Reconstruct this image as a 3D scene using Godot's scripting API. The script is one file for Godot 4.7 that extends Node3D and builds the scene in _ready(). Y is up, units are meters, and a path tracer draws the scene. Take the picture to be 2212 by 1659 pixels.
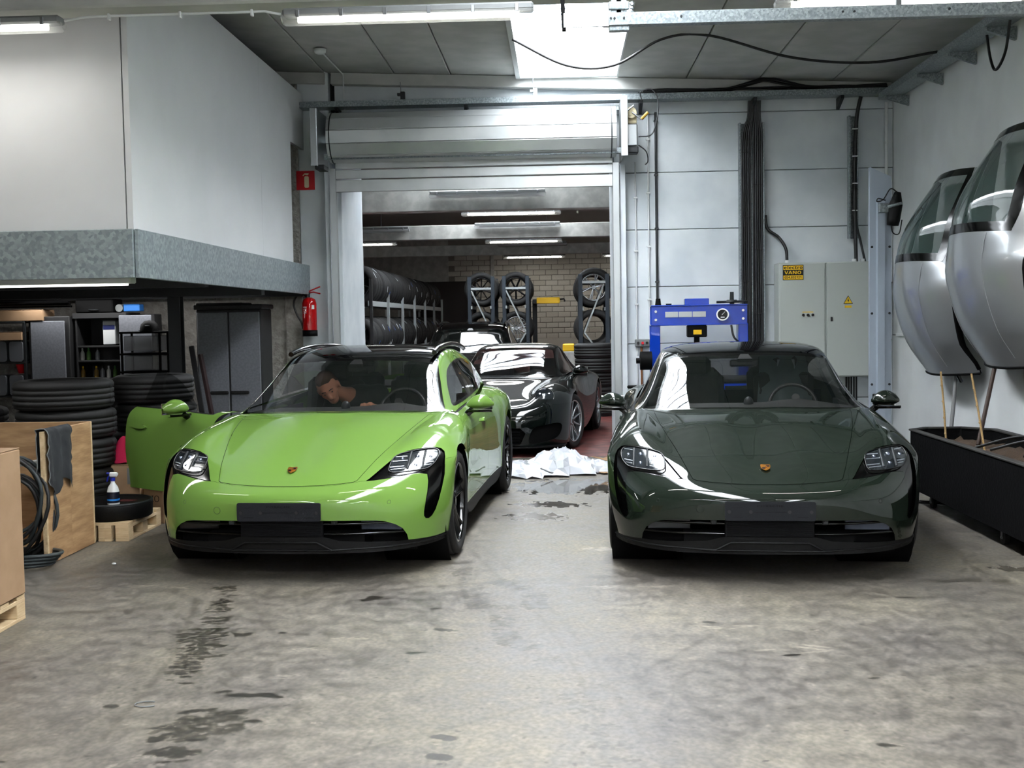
extends Node3D
# A workshop hall with two parked sports saloons, a hall of tyre racks behind an open roller door.
# World axes follow the building: +x right along the back wall, -z towards the back wall, camera above the origin.

var taken := {}
var mats := {}

# ---------------------------------------------------------------- mesh builder
class MB:
	var st := SurfaceTool.new()
	var xf := Transform3D.IDENTITY
	func _init():
		st.begin(Mesh.PRIMITIVE_TRIANGLES)
		st.set_smooth_group(-1)
	func sm(g: int):
		st.set_smooth_group(g)
	func v(p: Vector3):
		st.add_vertex(xf * p)
	func tri(a, b, c):   # counter-clockwise seen from outside
		v(a); v(c); v(b)
	func quad(a, b, c, d):
		tri(a, b, c); tri(a, c, d)
	func box(c: Vector3, s: Vector3, bs := Basis.IDENTITY):
		var h = s / 2
		var p = []
		for i in 8:
			p.append(c + bs * Vector3(h.x if i & 1 else -h.x, h.y if i & 2 else -h.y, h.z if i & 4 else -h.z))
		sm(-1)
		quad(p[4], p[5], p[7], p[6]); quad(p[1], p[0], p[2], p[3]); quad(p[5], p[1], p[3], p[7])
		quad(p[0], p[4], p[6], p[2]); quad(p[6], p[7], p[3], p[2]); quad(p[0], p[1], p[5], p[4])
	func bbox(c: Vector3, s: Vector3, r := 0.004, bs := Basis.IDENTITY):
		# box with chamfered edges
		var h = s / 2
		r = minf(r, minf(h.x, minf(h.y, h.z)) * 0.9)
		sm(-1)
		var P = func(x, y, z): return c + bs * Vector3(x, y, z)
		for ax in 3:
			for sg in [-1.0, 1.0]:
				var u = (ax + 1) % 3
				var w = (ax + 2) % 3
				var q = []
				for k in [[-1, -1], [1, -1], [1, 1], [-1, 1]]:
					var t = Vector3.ZERO
					t[ax] = sg * h[ax]; t[u] = k[0] * (h[u] - r); t[w] = k[1] * (h[w] - r)
					q.append(c + bs * t)
				if sg > 0: quad(q[0], q[1], q[2], q[3])
				else: quad(q[3], q[2], q[1], q[0])
		for ax in 3:
			var u = (ax + 1) % 3
			var w = (ax + 2) % 3
			for su in [-1.0, 1.0]:
				for sw in [-1.0, 1.0]:
					var q = []
					for k in [[-1, 0], [1, 0], [1, 1], [-1, 1]]:
						var t = Vector3.ZERO
						t[ax] = k[0] * (h[ax] - r)
						t[u] = su * (h[u] - (r if k[1] == 1 else 0.0)); t[w] = sw * (h[w] - (0.0 if k[1] == 1 else r))
						q.append(c + bs * t)
					if su * sw > 0: quad(q[3], q[2], q[1], q[0])
					else: quad(q[0], q[1], q[2], q[3])
		for i in 8:
			var s3 = Vector3(1 if i & 1 else -1, 1 if i & 2 else -1, 1 if i & 4 else -1)
			var a = c + bs * (s3 * (h - Vector3(0, r, r)))
			var b = c + bs * (s3 * (h - Vector3(r, 0, r)))
			var d = c + bs * (s3 * (h - Vector3(r, r, 0)))
			if s3.x * s3.y * s3.z > 0: tri(a, b, d)
			else: tri(a, d, b)
	func frame_of(dir: Vector3) -> Basis:
		var y = dir.normalized()
		var x = (Vector3.RIGHT if absf(y.x) < 0.8 else Vector3.FORWARD).cross(y).normalized()
		return Basis(x, y, x.cross(y))
	func cyl(a: Vector3, b: Vector3, r0: float, r1 := -1.0, n := 16, caps := true):
		if r1 < 0: r1 = r0
		var f = frame_of(b - a)
		sm(1)
		var A = []
		var B = []
		for i in n:
			var t = TAU * i / n
			var o = f.x * cos(t) + f.z * sin(t)
			A.append(a + o * r0); B.append(b + o * r1)
		for i in n:
			var j = (i + 1) % n
			quad(A[j], A[i], B[i], B[j])
		if caps:
			sm(-1)
			for i in n:
				var j = (i + 1) % n
				tri(B[i], b, B[j]) if false else tri(b, B[j], B[i])
				tri(a, A[i], A[j])
	func tube(pts: Array, r: float, n := 8, closed := false):
		var rings = []
		var m = pts.size()
		var f = frame_of(pts[1] - pts[0])
		for i in m:
			var d: Vector3 = pts[mini(i + 1, m - 1)] - pts[maxi(i - 1, 0)]
			if closed: d = pts[(i + 1) % m] - pts[(i + m - 1) % m]
			d = d.normalized()
			var x = (f.x - d * f.x.dot(d)).normalized()
			f = Basis(x, d, x.cross(d))
			var ring = []
			for k in n:
				var t = TAU * k / n
				ring.append(pts[i] + (f.x * cos(t) + f.z * sin(t)) * r)
			rings.append(ring)
		sm(1)
		for i in (m if closed else m - 1):
			for k in n:
				var l = (k + 1) % n
				var i2 = (i + 1) % m
				quad(rings[i][l], rings[i][k], rings[i2][k], rings[i2][l])
		if not closed:
			sm(-1)
			for k in n:
				var l = (k + 1) % n
				tri(pts[0], rings[0][k], rings[0][l]); tri(pts[m - 1], rings[m - 1][l], rings[m - 1][k])
	func lathe(prof: Array, n := 32, base := Transform3D.IDENTITY, a0 := 0.0, a1 := TAU):
		# profile of Vector2(radius, height), going up on the outside; axis +y of base
		sm(1)
		for i in prof.size() - 1:
			for k in n:
				var t0 = a0 + (a1 - a0) * k / n
				var t1 = a0 + (a1 - a0) * (k + 1) / n
				var q = []
				for e in [[i, t0], [i, t1], [i + 1, t1], [i + 1, t0]]:
					var p: Vector2 = prof[e[0]]
					q.append(base * Vector3(p.x * cos(e[1]), p.y, -p.x * sin(e[1])))
				if prof[i].x < 1e-6: tri(q[0], q[2], q[3])
				elif prof[i + 1].x < 1e-6: tri(q[0], q[1], q[2])
				else: quad(q[0], q[1], q[2], q[3])
	func prism(poly: PackedVector2Array, depth: float, base := Transform3D.IDENTITY, smooth := false):
		# polygon in base's xy plane, extruded along +z from 0 to depth
		if Geometry2D.is_polygon_clockwise(poly): poly.reverse()
		var ix = Geometry2D.triangulate_polygon(poly)
		sm(-1)
		for i in range(0, ix.size(), 3):
			var p = []
			for k in 3: p.append(poly[ix[i + k]])
			if (p[1] - p[0]).cross(p[2] - p[0]) < 0: p.reverse()
			tri(base * Vector3(p[0].x, p[0].y, depth), base * Vector3(p[1].x, p[1].y, depth), base * Vector3(p[2].x, p[2].y, depth))
			tri(base * Vector3(p[2].x, p[2].y, 0), base * Vector3(p[1].x, p[1].y, 0), base * Vector3(p[0].x, p[0].y, 0))
		sm(2 if smooth else -1)
		for i in poly.size():
			var a = poly[i]
			var b = poly[(i + 1) % poly.size()]
			quad(base * Vector3(a.x, a.y, 0), base * Vector3(b.x, b.y, 0), base * Vector3(b.x, b.y, depth), base * Vector3(a.x, a.y, depth))
	func ball(c: Vector3, r: Vector3, n := 16, bs := Basis.IDENTITY):
		var prof = []
		for i in n / 2 + 1:
			var t = -PI / 2 + PI * i / (n / 2)
			prof.append(Vector2(maxf(cos(t), 0.0) if i > 0 and i < n / 2 else 0.0, sin(t)))
		lathe(prof, n, Transform3D(bs * Basis.from_scale(r), c))
	func grid(rows: Array, flip := false):
		# rows of equal length, smooth
		sm(3)
		for i in rows.size() - 1:
			for j in rows[i].size() - 1:
				if flip: quad(rows[i][j + 1], rows[i][j], rows[i + 1][j], rows[i + 1][j + 1])
				else: quad(rows[i][j], rows[i][j + 1], rows[i + 1][j + 1], rows[i + 1][j])
	func mesh() -> ArrayMesh:
		st.generate_normals()
		st.index()
		return st.commit()

func mb() -> MB:
	return MB.new()

# ---------------------------------------------------------------- scene helpers
func numbered(called: String) -> String:
	if not taken.has(called):
		taken[called] = 0
		return called
	taken[called] += 1
	return "%s_%03d" % [called, taken[called]]

func put(b, called: String, m: Material, parent: Node = null) -> MeshInstance3D:
	var o := MeshInstance3D.new()
	o.mesh = b.mesh() if b is MB else b
	o.material_override = m
	if parent == null:
		o.name = numbered(called); add_child(o)
	else:
		o.name = called; parent.add_child(o, true)
	return o

func tag(o: Node, label: String, category: String, group := "", kind := "") -> Node:
	o.set_meta("label", label); o.set_meta("category", category)
	if group != "": o.set_meta("group", group)
	if kind != "": o.set_meta("kind", kind)
	return o

func thing(called: String, label: String, category: String, at := Vector3.ZERO, turn := 0.0, group := "") -> Node3D:
	var o := Node3D.new()
	o.name = numbered(called); add_child(o)
	o.position = at; o.rotation.y = turn
	tag(o, label, category, group)
	return o

func struct(b, called: String, m: Material, label := "", parent: Node = null) -> MeshInstance3D:
	var o = put(b, called, m, parent)
	if parent == null:
		o.set_meta("kind", "structure")
		if label != "": tag(o, label, called.split("_")[0])
	return o

func copy_of(o: Node3D, at: Vector3, turn := 0.0, label := "", group := "") -> Node3D:
	var c = o.duplicate()
	c.name = numbered(String(o.name).rstrip("0123456789").trim_suffix("_")); add_child(c)
	c.position = at; c.rotation.y = turn
	if label != "": c.set_meta("label", label)
	if group != "": c.set_meta("group", group)
	return c

func mat(c: Color, rough := 0.6, metal := 0.0, spec := 0.5) -> StandardMaterial3D:
	var m := StandardMaterial3D.new()
	m.albedo_color = c; m.roughness = rough; m.metallic = metal; m.metallic_specular = spec
	return m

func noise_tex(seed_: int, freq: float, c0: Color, c1: Color, size := 512, octaves := 4, lo := 0.0, hi := 1.0) -> ImageTexture:
	var n := FastNoiseLite.new()
	n.seed = seed_; n.frequency = freq; n.fractal_octaves = octaves
	n.noise_type = FastNoiseLite.TYPE_SIMPLEX_SMOOTH
	var im := n.get_seamless_image(size, size, false, false, 0.15)
	im.convert(Image.FORMAT_RGB8)
	var out := Image.create(size, size, false, Image.FORMAT_RGB8)
	for y in size:
		for x in size:
			var t = clampf((im.get_pixel(x, y).r - lo) / (hi - lo), 0, 1)
			out.set_pixel(x, y, c0.lerp(c1, t))
	return ImageTexture.create_from_image(out)

func bumpy(m: StandardMaterial3D, seed_: int, freq: float, strength: float, scale: float, size := 512, octaves := 4) -> StandardMaterial3D:
	var n := FastNoiseLite.new()
	n.seed = seed_; n.frequency = freq; n.fractal_octaves = octaves
	var im := n.get_seamless_image(size, size, false, false, 0.15)
	im.convert(Image.FORMAT_RGBA8)
	im.bump_map_to_normal_map(strength)
	m.normal_enabled = true
	m.normal_texture = ImageTexture.create_from_image(im)
	m.uv1_triplanar = true
	m.uv1_scale = Vector3.ONE * scale
	return m

func grained(c0: Color, c1: Color, seed_: int, freq: float, scale: float, rough := 0.8, lo := 0.25, hi := 0.75, octaves := 4) -> StandardMaterial3D:
	var m = mat(Color.WHITE, rough)
	m.albedo_texture = noise_tex(seed_, freq, c0, c1, 512, octaves, lo, hi)
	m.uv1_triplanar = true
	m.uv1_scale = Vector3.ONE * scale
	return m

func paint(c: Color, metal := 0.0, rough := 0.35) -> StandardMaterial3D:
	var m = mat(c, rough, metal, 0.12)
	m.clearcoat_enabled = true; m.clearcoat = 1.0; m.clearcoat_roughness = 0.02
	return m

func glass(c: Color, alpha: float, rough := 0.02) -> StandardMaterial3D:
	var m = mat(Color(c, alpha), rough)
	m.transparency = BaseMaterial3D.TRANSPARENCY_ALPHA
	return m

func glow(c: Color, e: float) -> StandardMaterial3D:
	var m = mat(Color(0.9, 0.9, 0.9), 0.4)
	m.emission_enabled = true; m.emission = c; m.emission_energy_multiplier = e
	return m

func V(x: float, y: float, z: float) -> Vector3:
	return Vector3(x, y, z)

func B(ax: Vector3, deg: float) -> Basis:
	return Basis(ax.normalized(), deg_to_rad(deg))

func spline(pts: Array, steps: int, closed := false) -> Array:
	# Catmull-Rom through the points
	var out = []
	var n = pts.size()
	for i in (n if closed else n - 1):
		var p0 = pts[(i - 1 + n) % n] if closed or i > 0 else pts[0] * 2 - pts[1]
		var p1 = pts[i]
		var p2 = pts[(i + 1) % n]
		var p3 = pts[(i + 2) % n] if closed or i < n - 2 else pts[n - 1] * 2 - pts[n - 2]
		for k in steps:
			var t = float(k) / steps
			out.append(((p1 * 2) + (p2 - p0) * t + (p0 * 2 - p1 * 5 + p2 * 4 - p3) * t * t + (p1 * 3 - p0 - p2 * 3 + p3) * t * t * t) * 0.5)
	if not closed: out.append(pts[n - 1])
	return out

func P2(a: Array) -> PackedVector2Array:
	# flat list of numbers to points
	var o := PackedVector2Array()
	for i in range(0, a.size(), 2): o.append(Vector2(a[i], a[i + 1]))
	return o

func rounded_rect(w: float, h: float, r: float, n := 4) -> PackedVector2Array:
	var o := PackedVector2Array()
	for c in [[1, 1, 0.0], [-1, 1, PI / 2], [-1, -1, PI], [1, -1, PI * 1.5]]:
		for k in n + 1:
			var t = c[2] + PI / 2 * k / n
			o.append(Vector2(c[0] * (w / 2 - r) + r * cos(t), c[1] * (h / 2 - r) + r * sin(t)))
	return o

func text(parent: Node, s: String, size: float, at: Vector3, m: Material, bs := Basis.IDENTITY, bold := false, wide := 1.0, called := "lettering") -> MeshInstance3D:
	var t := TextMesh.new()
	var f := SystemFont.new()
	f.font_names = PackedStringArray(["Droid Sans"])
	if bold: f.font_weight = 700
	t.font = f; t.text = s; t.font_size = 32; t.pixel_size = size / 32.0; t.depth = 0.001
	var o := MeshInstance3D.new()
	o.mesh = t; o.material_override = m; o.name = called
	parent.add_child(o, true)
	o.transform = Transform3D(bs * Basis.from_scale(Vector3(wide, 1, 1)), at)
	return o

# ================================================================ scene
const ZB := -13.2      # front face of the back wall
const XR := 3.75       # right wall
const XL := -6.6       # left wall

func ceil_y(x: float) -> float:
	return 4.315 - 0.0425 * x

func _ready():
	# --- camera
	var cam := Camera3D.new()
	cam.name = "camera"
	add_child(cam)
	cam.position = V(0, 1.6, 0)
	cam.rotation = Vector3(-0.0558, 0.0426, -0.017)
	cam.fov = rad_to_deg(2.0 * atan(829.5 / 2490.0))
	cam.near = 0.05; cam.far = 200.0
	cam.current = true
	# --- overcast sky, seen only through the roof lights
	var we := WorldEnvironment.new()
	we.name = "environment"
	var env := Environment.new()
	var sky := Sky.new()
	var ps := ProceduralSkyMaterial.new()
	ps.sky_top_color = Color(0.96, 0.98, 1.0); ps.sky_horizon_color = Color(0.94, 0.97, 1.0)
	ps.ground_bottom_color = Color(0.35, 0.35, 0.34); ps.ground_horizon_color = Color(0.55, 0.55, 0.55)
	ps.sky_energy_multiplier = 5.0
	sky.sky_material = ps
	env.background_mode = Environment.BG_SKY
	env.sky = sky
	env.ambient_light_source = Environment.AMBIENT_SOURCE_DISABLED
	env.tonemap_mode = Environment.TONE_MAPPER_LINEAR
	env.tonemap_exposure = 1.24
	env.sdfgi_enabled = true; env.ssao_enabled = true; env.ssil_enabled = true
	we.environment = env
	add_child(we)
	make_materials()
	build_shell()
	build_lamps()
	build_door()
	build_back_hall()
	build_wall_services()
	build_cars()
	build_right_side()
	build_left_side()
	build_floor_things()

func make_materials():
	mats.white = grained(Color(0.80, 0.81, 0.81), Color(0.85, 0.86, 0.86), 3, 0.006, 0.25, 0.75)
	mats.panel = grained(Color(0.76, 0.785, 0.80), Color(0.82, 0.84, 0.85), 5, 0.008, 0.3, 0.7)
	mats.board = grained(Color(0.78, 0.785, 0.79), Color(0.80, 0.805, 0.81), 9, 0.01, 0.2, 0.55)
	mats.ceil = grained(Color(0.66, 0.66, 0.645), Color(0.71, 0.71, 0.695), 7, 0.01, 0.4, 0.85)
	mats.dark_gap = mat(Color(0.12, 0.12, 0.12), 0.9)
	mats.plaster = bumpy(grained(Color(0.55, 0.535, 0.51), Color(0.63, 0.615, 0.59), 11, 0.02, 0.8, 0.9), 12, 0.035, 5.0, 0.9)
	mats.galv = spangle(Color(0.50, 0.54, 0.555), Color(0.64, 0.68, 0.69), 21, 0.055, 1.6)
	mats.galv_fine = spangle(Color(0.44, 0.47, 0.48), Color(0.62, 0.65, 0.66), 22, 0.07, 3.0)
	mats.alu = mat(Color(0.72, 0.735, 0.74), 0.32, 0.75)
	mats.alu_worn = grained(Color(0.70, 0.715, 0.715), Color(0.75, 0.76, 0.76), 31, 0.006, 0.6, 0.36)
	mats.alu_worn.metallic = 0.55
	mats.steel = mat(Color(0.55, 0.56, 0.57), 0.35, 0.9)
	mats.chrome = mat(Color(0.85, 0.85, 0.86), 0.1, 1.0)
	mats.dark_steel = mat(Color(0.12, 0.13, 0.14), 0.5, 0.3)
	mats.black = mat(Color(0.012, 0.012, 0.013), 0.7, 0.0, 0.25)
	mats.black_gloss = mat(Color(0.012, 0.012, 0.013), 0.12)
	mats.black_plastic = bumpy(mat(Color(0.035, 0.035, 0.037), 0.5, 0.0, 0.3), 41, 0.2, 2.0, 6.0, 256)
	mats.grey_plastic = mat(Color(0.42, 0.43, 0.43), 0.5)
	mats.white_plastic = mat(Color(0.82, 0.83, 0.83), 0.45)
	mats.rubber = grained(Color(0.016, 0.016, 0.017), Color(0.036, 0.036, 0.037), 51, 0.05, 2.0, 0.72)
	mats.cable = mat(Color(0.03, 0.03, 0.034), 0.5)
	mats.cable_grey = mat(Color(0.14, 0.145, 0.155), 0.5)
	mats.cardboard = grained(Color(0.57, 0.455, 0.34), Color(0.60, 0.485, 0.37), 61, 0.01, 0.9, 0.85)
	mats.wood = wood(Color(0.54, 0.41, 0.275), Color(0.68, 0.55, 0.40), 71)
	mats.pine = wood(Color(0.68, 0.58, 0.44), Color(0.80, 0.71, 0.57), 72)
	mats.red = paint(Color(0.62, 0.03, 0.04))
	mats.red_flat = mat(Color(0.74, 0.02, 0.06), 0.5)
	mats.blue = paint(Color(0.03, 0.20, 0.62), 0.0, 0.4)
	mats.yellow = mat(Color(0.88, 0.70, 0.05), 0.5)
	mats.ink = mat(Color(0.02, 0.02, 0.02), 0.6)
	mats.clear_drawer = glass(Color(0.55, 0.56, 0.58), 0.45, 0.25)
	mats.tub = mat(Color(0.33, 0.34, 0.36), 0.6)
	mats.towel = bumpy(mat(Color(0.15, 0.16, 0.17), 0.95), 46, 0.3, 4.0, 6.0, 256)
	mats.hose = mat(Color(0.05, 0.055, 0.06), 0.5)
	mats.hose_light = mat(Color(0.16, 0.19, 0.20), 0.5)
	mats.spray_blue = mat(Color(0.05, 0.12, 0.55), 0.4)
	mats.pink = mat(Color(0.72, 0.06, 0.26), 0.8)
	mats.sheet = mat(Color(0.74, 0.75, 0.77), 0.4)
	mats.sheet.backlight_enabled = true; mats.sheet.backlight = Color(0.3, 0.3, 0.3)
	mats.cream = mat(Color(0.85, 0.80, 0.66), 0.6)
	mats.cab_body = mat(Color(0.66, 0.68, 0.66), 0.5)
	mats.cab_door = mat(Color(0.68, 0.70, 0.68), 0.45)
	mats.planter = bumpy(mat(Color(0.03, 0.031, 0.035), 0.7, 0.0, 0.2), 45, 0.05, 1.0, 2.0, 256)
	mats.planter_rim = mat(Color(0.16, 0.155, 0.145), 0.6)
	mats.bamboo = grained(Color(0.55, 0.44, 0.28), Color(0.70, 0.58, 0.38), 92, 0.05, 4.0, 0.6)

func spangle(c0: Color, c1: Color, seed_: int, freq: float, scale: float) -> StandardMaterial3D:
	# hot-dip galvanised sheet: crystal flakes
	var n := FastNoiseLite.new()
	n.seed = seed_; n.frequency = freq; n.noise_type = FastNoiseLite.TYPE_CELLULAR
	n.cellular_return_type = FastNoiseLite.RETURN_CELL_VALUE
	n.fractal_type = FastNoiseLite.FRACTAL_NONE
	n.domain_warp_enabled = true; n.domain_warp_amplitude = 14.0; n.domain_warp_frequency = 0.05
	var im := n.get_seamless_image(512, 512, false, false, 0.1)
	var out := Image.create(512, 512, false, Image.FORMAT_RGB8)
	for y in 512:
		for x in 512:
			out.set_pixel(x, y, c0.lerp(c1, im.get_pixel(x, y).r))
	var m = mat(Color.WHITE, 0.42, 0.55)
	m.albedo_texture = ImageTexture.create_from_image(out)
	m.uv1_triplanar = true; m.uv1_scale = Vector3.ONE * scale
	return m

func wood(c0: Color, c1: Color, seed_: int) -> StandardMaterial3D:
	var n := FastNoiseLite.new()
	n.seed = seed_; n.frequency = 0.02; n.fractal_octaves = 4
	var out := Image.create(512, 512, false, Image.FORMAT_RGB8)
	for y in 512:
		for x in 512:
			var a = TAU * y / 512.0
			var g = n.get_noise_3d(x * 0.28, 90.0 * cos(a) * 1.2, 90.0 * sin(a) * 1.2) + 0.35 * n.get_noise_2d(x * 0.6 + 900, y * 9.0)
			out.set_pixel(x, y, c0.lerp(c1, clampf(g * 0.9 + 0.5, 0, 1)))
	var m = mat(Color.WHITE, 0.6)
	m.albedo_texture = ImageTexture.create_from_image(out)
	m.uv1_triplanar = true; m.uv1_scale = Vector3.ONE * 0.9
	return m

# floor coordinates in the texture: x -4.1..3.9, z -13.4..-3.4
func floor_uv(p: Vector3) -> Vector2:
	return Vector2((p.x + 4.1) / 8.0, (p.z + 13.4) / 10.0)

func bytes_of(seed_: int, freq: float, w: int, octaves := 4, warp := 0.0) -> PackedByteArray:
	var n := FastNoiseLite.new()
	n.seed = seed_; n.frequency = freq; n.fractal_octaves = octaves
	if warp > 0:
		n.domain_warp_enabled = true; n.domain_warp_amplitude = warp; n.domain_warp_frequency = freq * 0.7
	var im = n.get_image(w, w, false, false, true)
	im.convert(Image.FORMAT_L8)
	return im.get_data()

func streaks_of(seed_: int, w: int) -> PackedByteArray:
	# trowel and broom strokes: noise drawn out along x
	var n := FastNoiseLite.new()
	n.seed = seed_; n.frequency = 0.03; n.fractal_octaves = 4
	n.domain_warp_enabled = true; n.domain_warp_amplitude = 25.0; n.domain_warp_frequency = 0.01
	var im = n.get_image(w / 5, w, false, false, true)
	im.convert(Image.FORMAT_L8)
	im.resize(w, w, Image.INTERPOLATE_CUBIC)
	return im.get_data()

func splat(a: PackedFloat32Array, w: int, p: Vector2, rx: float, ry: float, turn: float, val: float, soft := 0.5, nz: PackedByteArray = PackedByteArray(), rag := 0.0):
	# a mark of some matter at p (metres), with a ragged outline
	var sx = w / 8.0
	var sz = w / 10.0
	var cx = (p.x + 4.1) * sx
	var cy = (p.y + 13.4) * sz
	var R = maxf(rx, ry) * 1.3
	var c = cos(turn)
	var sn = sin(turn)
	for y in range(maxi(0, int(cy - R * sz)), mini(w, int(cy + R * sz) + 2)):
		for x in range(maxi(0, int(cx - R * sx)), mini(w, int(cx + R * sx) + 2)):
			var dx = (x - cx) / sx
			var dy = (y - cy) / sz
			var u = (dx * c + dy * sn) / rx
			var v = (-dx * sn + dy * c) / ry
			var d = sqrt(u * u + v * v)
			if rag > 0: d += (nz[y * w + x] / 255.0 - 0.5) * rag
			if d < 1.0:
				a[y * w + x] = maxf(a[y * w + x], val * clampf((1.0 - d) / soft, 0, 1))

func floor_material() -> StandardMaterial3D:
	var w := 1536
	var big = bytes_of(101, 0.004, w, 4)
	var mid = bytes_of(102, 0.045, w, 5)
	var fine = bytes_of(103, 0.16, w, 3)
	var spots = bytes_of(104, 0.08, w, 2)
	var brush = streaks_of(107, w)
	var dirt := PackedFloat32Array(); dirt.resize(w * w)
	var wet := PackedFloat32Array(); wet.resize(w * w)
	var rng := RandomNumberGenerator.new(); rng.seed = 7
	# tyre prints: short rows of damp tread blocks, broken off here and there
	var pale := PackedFloat32Array(); pale.resize(w * w)
	var prints = [[[-2.08, -6.9], [-1.95, -6.35], [-1.83, -5.85], [-1.71, -5.42], 1.0], [[-1.98, -5.93], [-1.81, -5.42], [-1.75, -4.99], 1.0], [[-1.53, -4.67], [-1.48, -4.39], [-1.44, -4.1], 1.0], [[-1.60, -4.5], [-1.48, -4.1], 1.0], [[-1.40, -4.65], [-1.34, -4.39], .8],
		[[-.72, -7.6], [-.57, -6.9], [-.47, -6.31], .6], [[-.43, -7.0], [-.2, -6.68], [-.17, -6.3], .7], [[-.35, -6.4], [-.3, -5.74], [-.16, -5.53], .6], [[-.1, -5.4], [.1, -4.6], [.2, -4.0], .4]]
	for q in prints:
		var hv: float = q[q.size() - 1]
		var pts = []
		for k in q.size() - 1: pts.append(Vector2(q[k][0], q[k][1]))
		pts = spline(pts, 30)
		var on = 1.0
		for i in range(1, pts.size()):
			if i % 5 == 0: on = 1.0 if rng.randf() < .62 else .15
			var dr = (pts[i] - pts[i - 1]).normalized()
			var nr = Vector2(-dr.y, dr.x)
			for j in 5:
				if rng.randf() < on * .55:
					splat(dirt, w, pts[i] + nr * ((j - 2) * .026 + rng.randf_range(-.006, .006)), rng.randf_range(.018, .038), rng.randf_range(.010, .019), nr.angle() + rng.randf_range(-.35, .35), hv * rng.randf_range(.45, 1.0), .3, fine, .7)
	# long rubber smears
	for q in [[[-.66, -8.0], [-.32, -6.79], [-.08, -5.89], [.09, -4.86], [.14, -4.1]], [[-1.80, -4.3], [-1.90, -5.4], [-2.13, -6.54]], [[-.9, -4.1], [.2, -5.0], [.9, -6.0]], [[-.55, -8.0], [-.18, -6.7], [.08, -5.6], [.3, -4.3]]]:
		var pts = []
		for k in q: pts.append(Vector2(k[0], k[1]))
		pts = spline(pts, 60)
		for i in pts.size(): splat(dirt, w, pts[i], .05, .022, (pts[mini(i + 1, pts.size() - 1)] - pts[maxi(i - 1, 0)]).angle(), .16, .8, mid, .8)
	# oil and damp stains
	for q in [[-1.48, -4.9, .05, .03], [-1.92, -4.71, .05, .025], [-1.26, -4.52, .045, .02], [-1.24, -4.82, .05, .02], [-.47, -4.34, .06, .03], [-.47, -4.14, .05, .035], [-1.1, -6.56, .10, .05], [-.62, -5.88, .08, .03], [-1.66, -5.81, .06, .04], [-.72, -6.32, .04, .02], [-1.46, -5.84, .03, .02], [-.73, -5.47, .05, .02], [-1.35, -4.85, .12, .03], [1.35, -5.05, .03, .015], [1.9, -6.5, .05, .015], [.75, -6.0, .04, .02], [1.2, -4.25, .06, .02], [2.1, -4.6, .03, .015], [1.05, -5.4, .06, .015], [-2.6, -6.3, .5, .05], [2.4, -6.9, .6, .08], [-.4, -6.95, .8, .05]]:
		splat(dirt, w, Vector2(q[0], q[1]), q[2], q[3], rng.randf_range(-0.3, 0.3), 0.9 if q[2] < .3 else .3, 0.3 if q[2] < .3 else .8, mid, 1.3)
	for i in 420:
		splat(dirt, w, Vector2(rng.randf_range(-3.2, 3.4), rng.randf_range(-8.4, -3.6)), rng.randf_range(.005, .022), rng.randf_range(.003, .009), rng.randf_range(-.4, .4), rng.randf_range(.25, .85), .5, mid, 1.2)
	# scuffs and drips of white paint
	for q in [[-1.57, -4.14, .06, .02], [-1.67, -4.06, .04, .02], [-1.5, -4.08, .03, .03], [-1.0, -4.5, .025, .008], [-1.25, -5.54, .10, .02], [-1.09, -5.72, .07, .03], [-1.34, -5.1, .12, .03], [.85, -5.9, .2, .03], [1.1, -5.5, .15, .05], [.2, -7.9, .1, .1], [.4, -6.8, .25, .04], [-2.5, -6.9, .2, .04]]:
		for k in 7: splat(pale, w, Vector2(q[0] + rng.randf_range(-1, 1) * q[2], q[1] + rng.randf_range(-1, 1) * q[3]), q[2] * rng.randf_range(.2, .6), q[3] * rng.randf_range(.15, .5), rng.randf_range(-.5, .5), .7, .5, mid, 1.5)
	for i in 120: splat(pale, w, Vector2(rng.randf_range(-3.2, 3.4), rng.randf_range(-8.4, -3.6)), rng.randf_range(.004, .03), rng.randf_range(.003, .007), rng.randf_range(-.4, .4), rng.randf_range(.3, .9), .5, mid, 1.2)
	# water left on the floor between the cars and the roller door
	splat(wet, w, Vector2(0.08, -10.95), 0.62, 0.50, 0.1, 1.0, 0.12, mid, 1.0)
	splat(wet, w, Vector2(-0.10, -9.9), 0.30, 0.16, 0.2, 0.9, 0.2, mid, 1.4)
	splat(wet, w, Vector2(-0.22, -9.3), 0.26, 0.20, 0.2, 0.7, 0.3, mid, 1.5)
	splat(wet, w, Vector2(2.9, -7.2), 0.3, 0.10, 0.2, 0.6, 0.3, mid, 1.5)
	splat(wet, w, Vector2(-2.1, -3.85), 0.10, 0.05, 0.2, 0.8, 0.3, mid, 1.5)
	var alb := PackedByteArray(); alb.resize(w * w * 3)
	var rgh := PackedByteArray(); rgh.resize(w * w)
	for i in w * w:
		var b = big[i] / 255.0 - 0.5
		var m = mid[i] / 255.0 - 0.5
		var f = fine[i] / 255.0 - 0.5
		var k = brush[i] / 255.0 - 0.5
		var l = 0.355 + b * 0.09 + m * 0.13 + f * 0.13 + k * 0.08 + pale[i] * 0.18
		var sp = spots[i] / 255.0
		if sp > 0.78: l += (sp - 0.78) * 0.4
		elif sp < 0.22: l -= (0.22 - sp) * 0.6
		var d = dirt[i]
		var wt = wet[i]
		l *= (1.0 - 0.64 * d) * (1.0 - 0.34 * wt)
		alb[i * 3] = clampi(int(l * 262), 0, 255)
		alb[i * 3 + 1] = clampi(int(l * (247 - 8 * d)), 0, 255)
		alb[i * 3 + 2] = clampi(int(l * (225 - 20 * b - 30 * d)), 0, 255)
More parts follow.
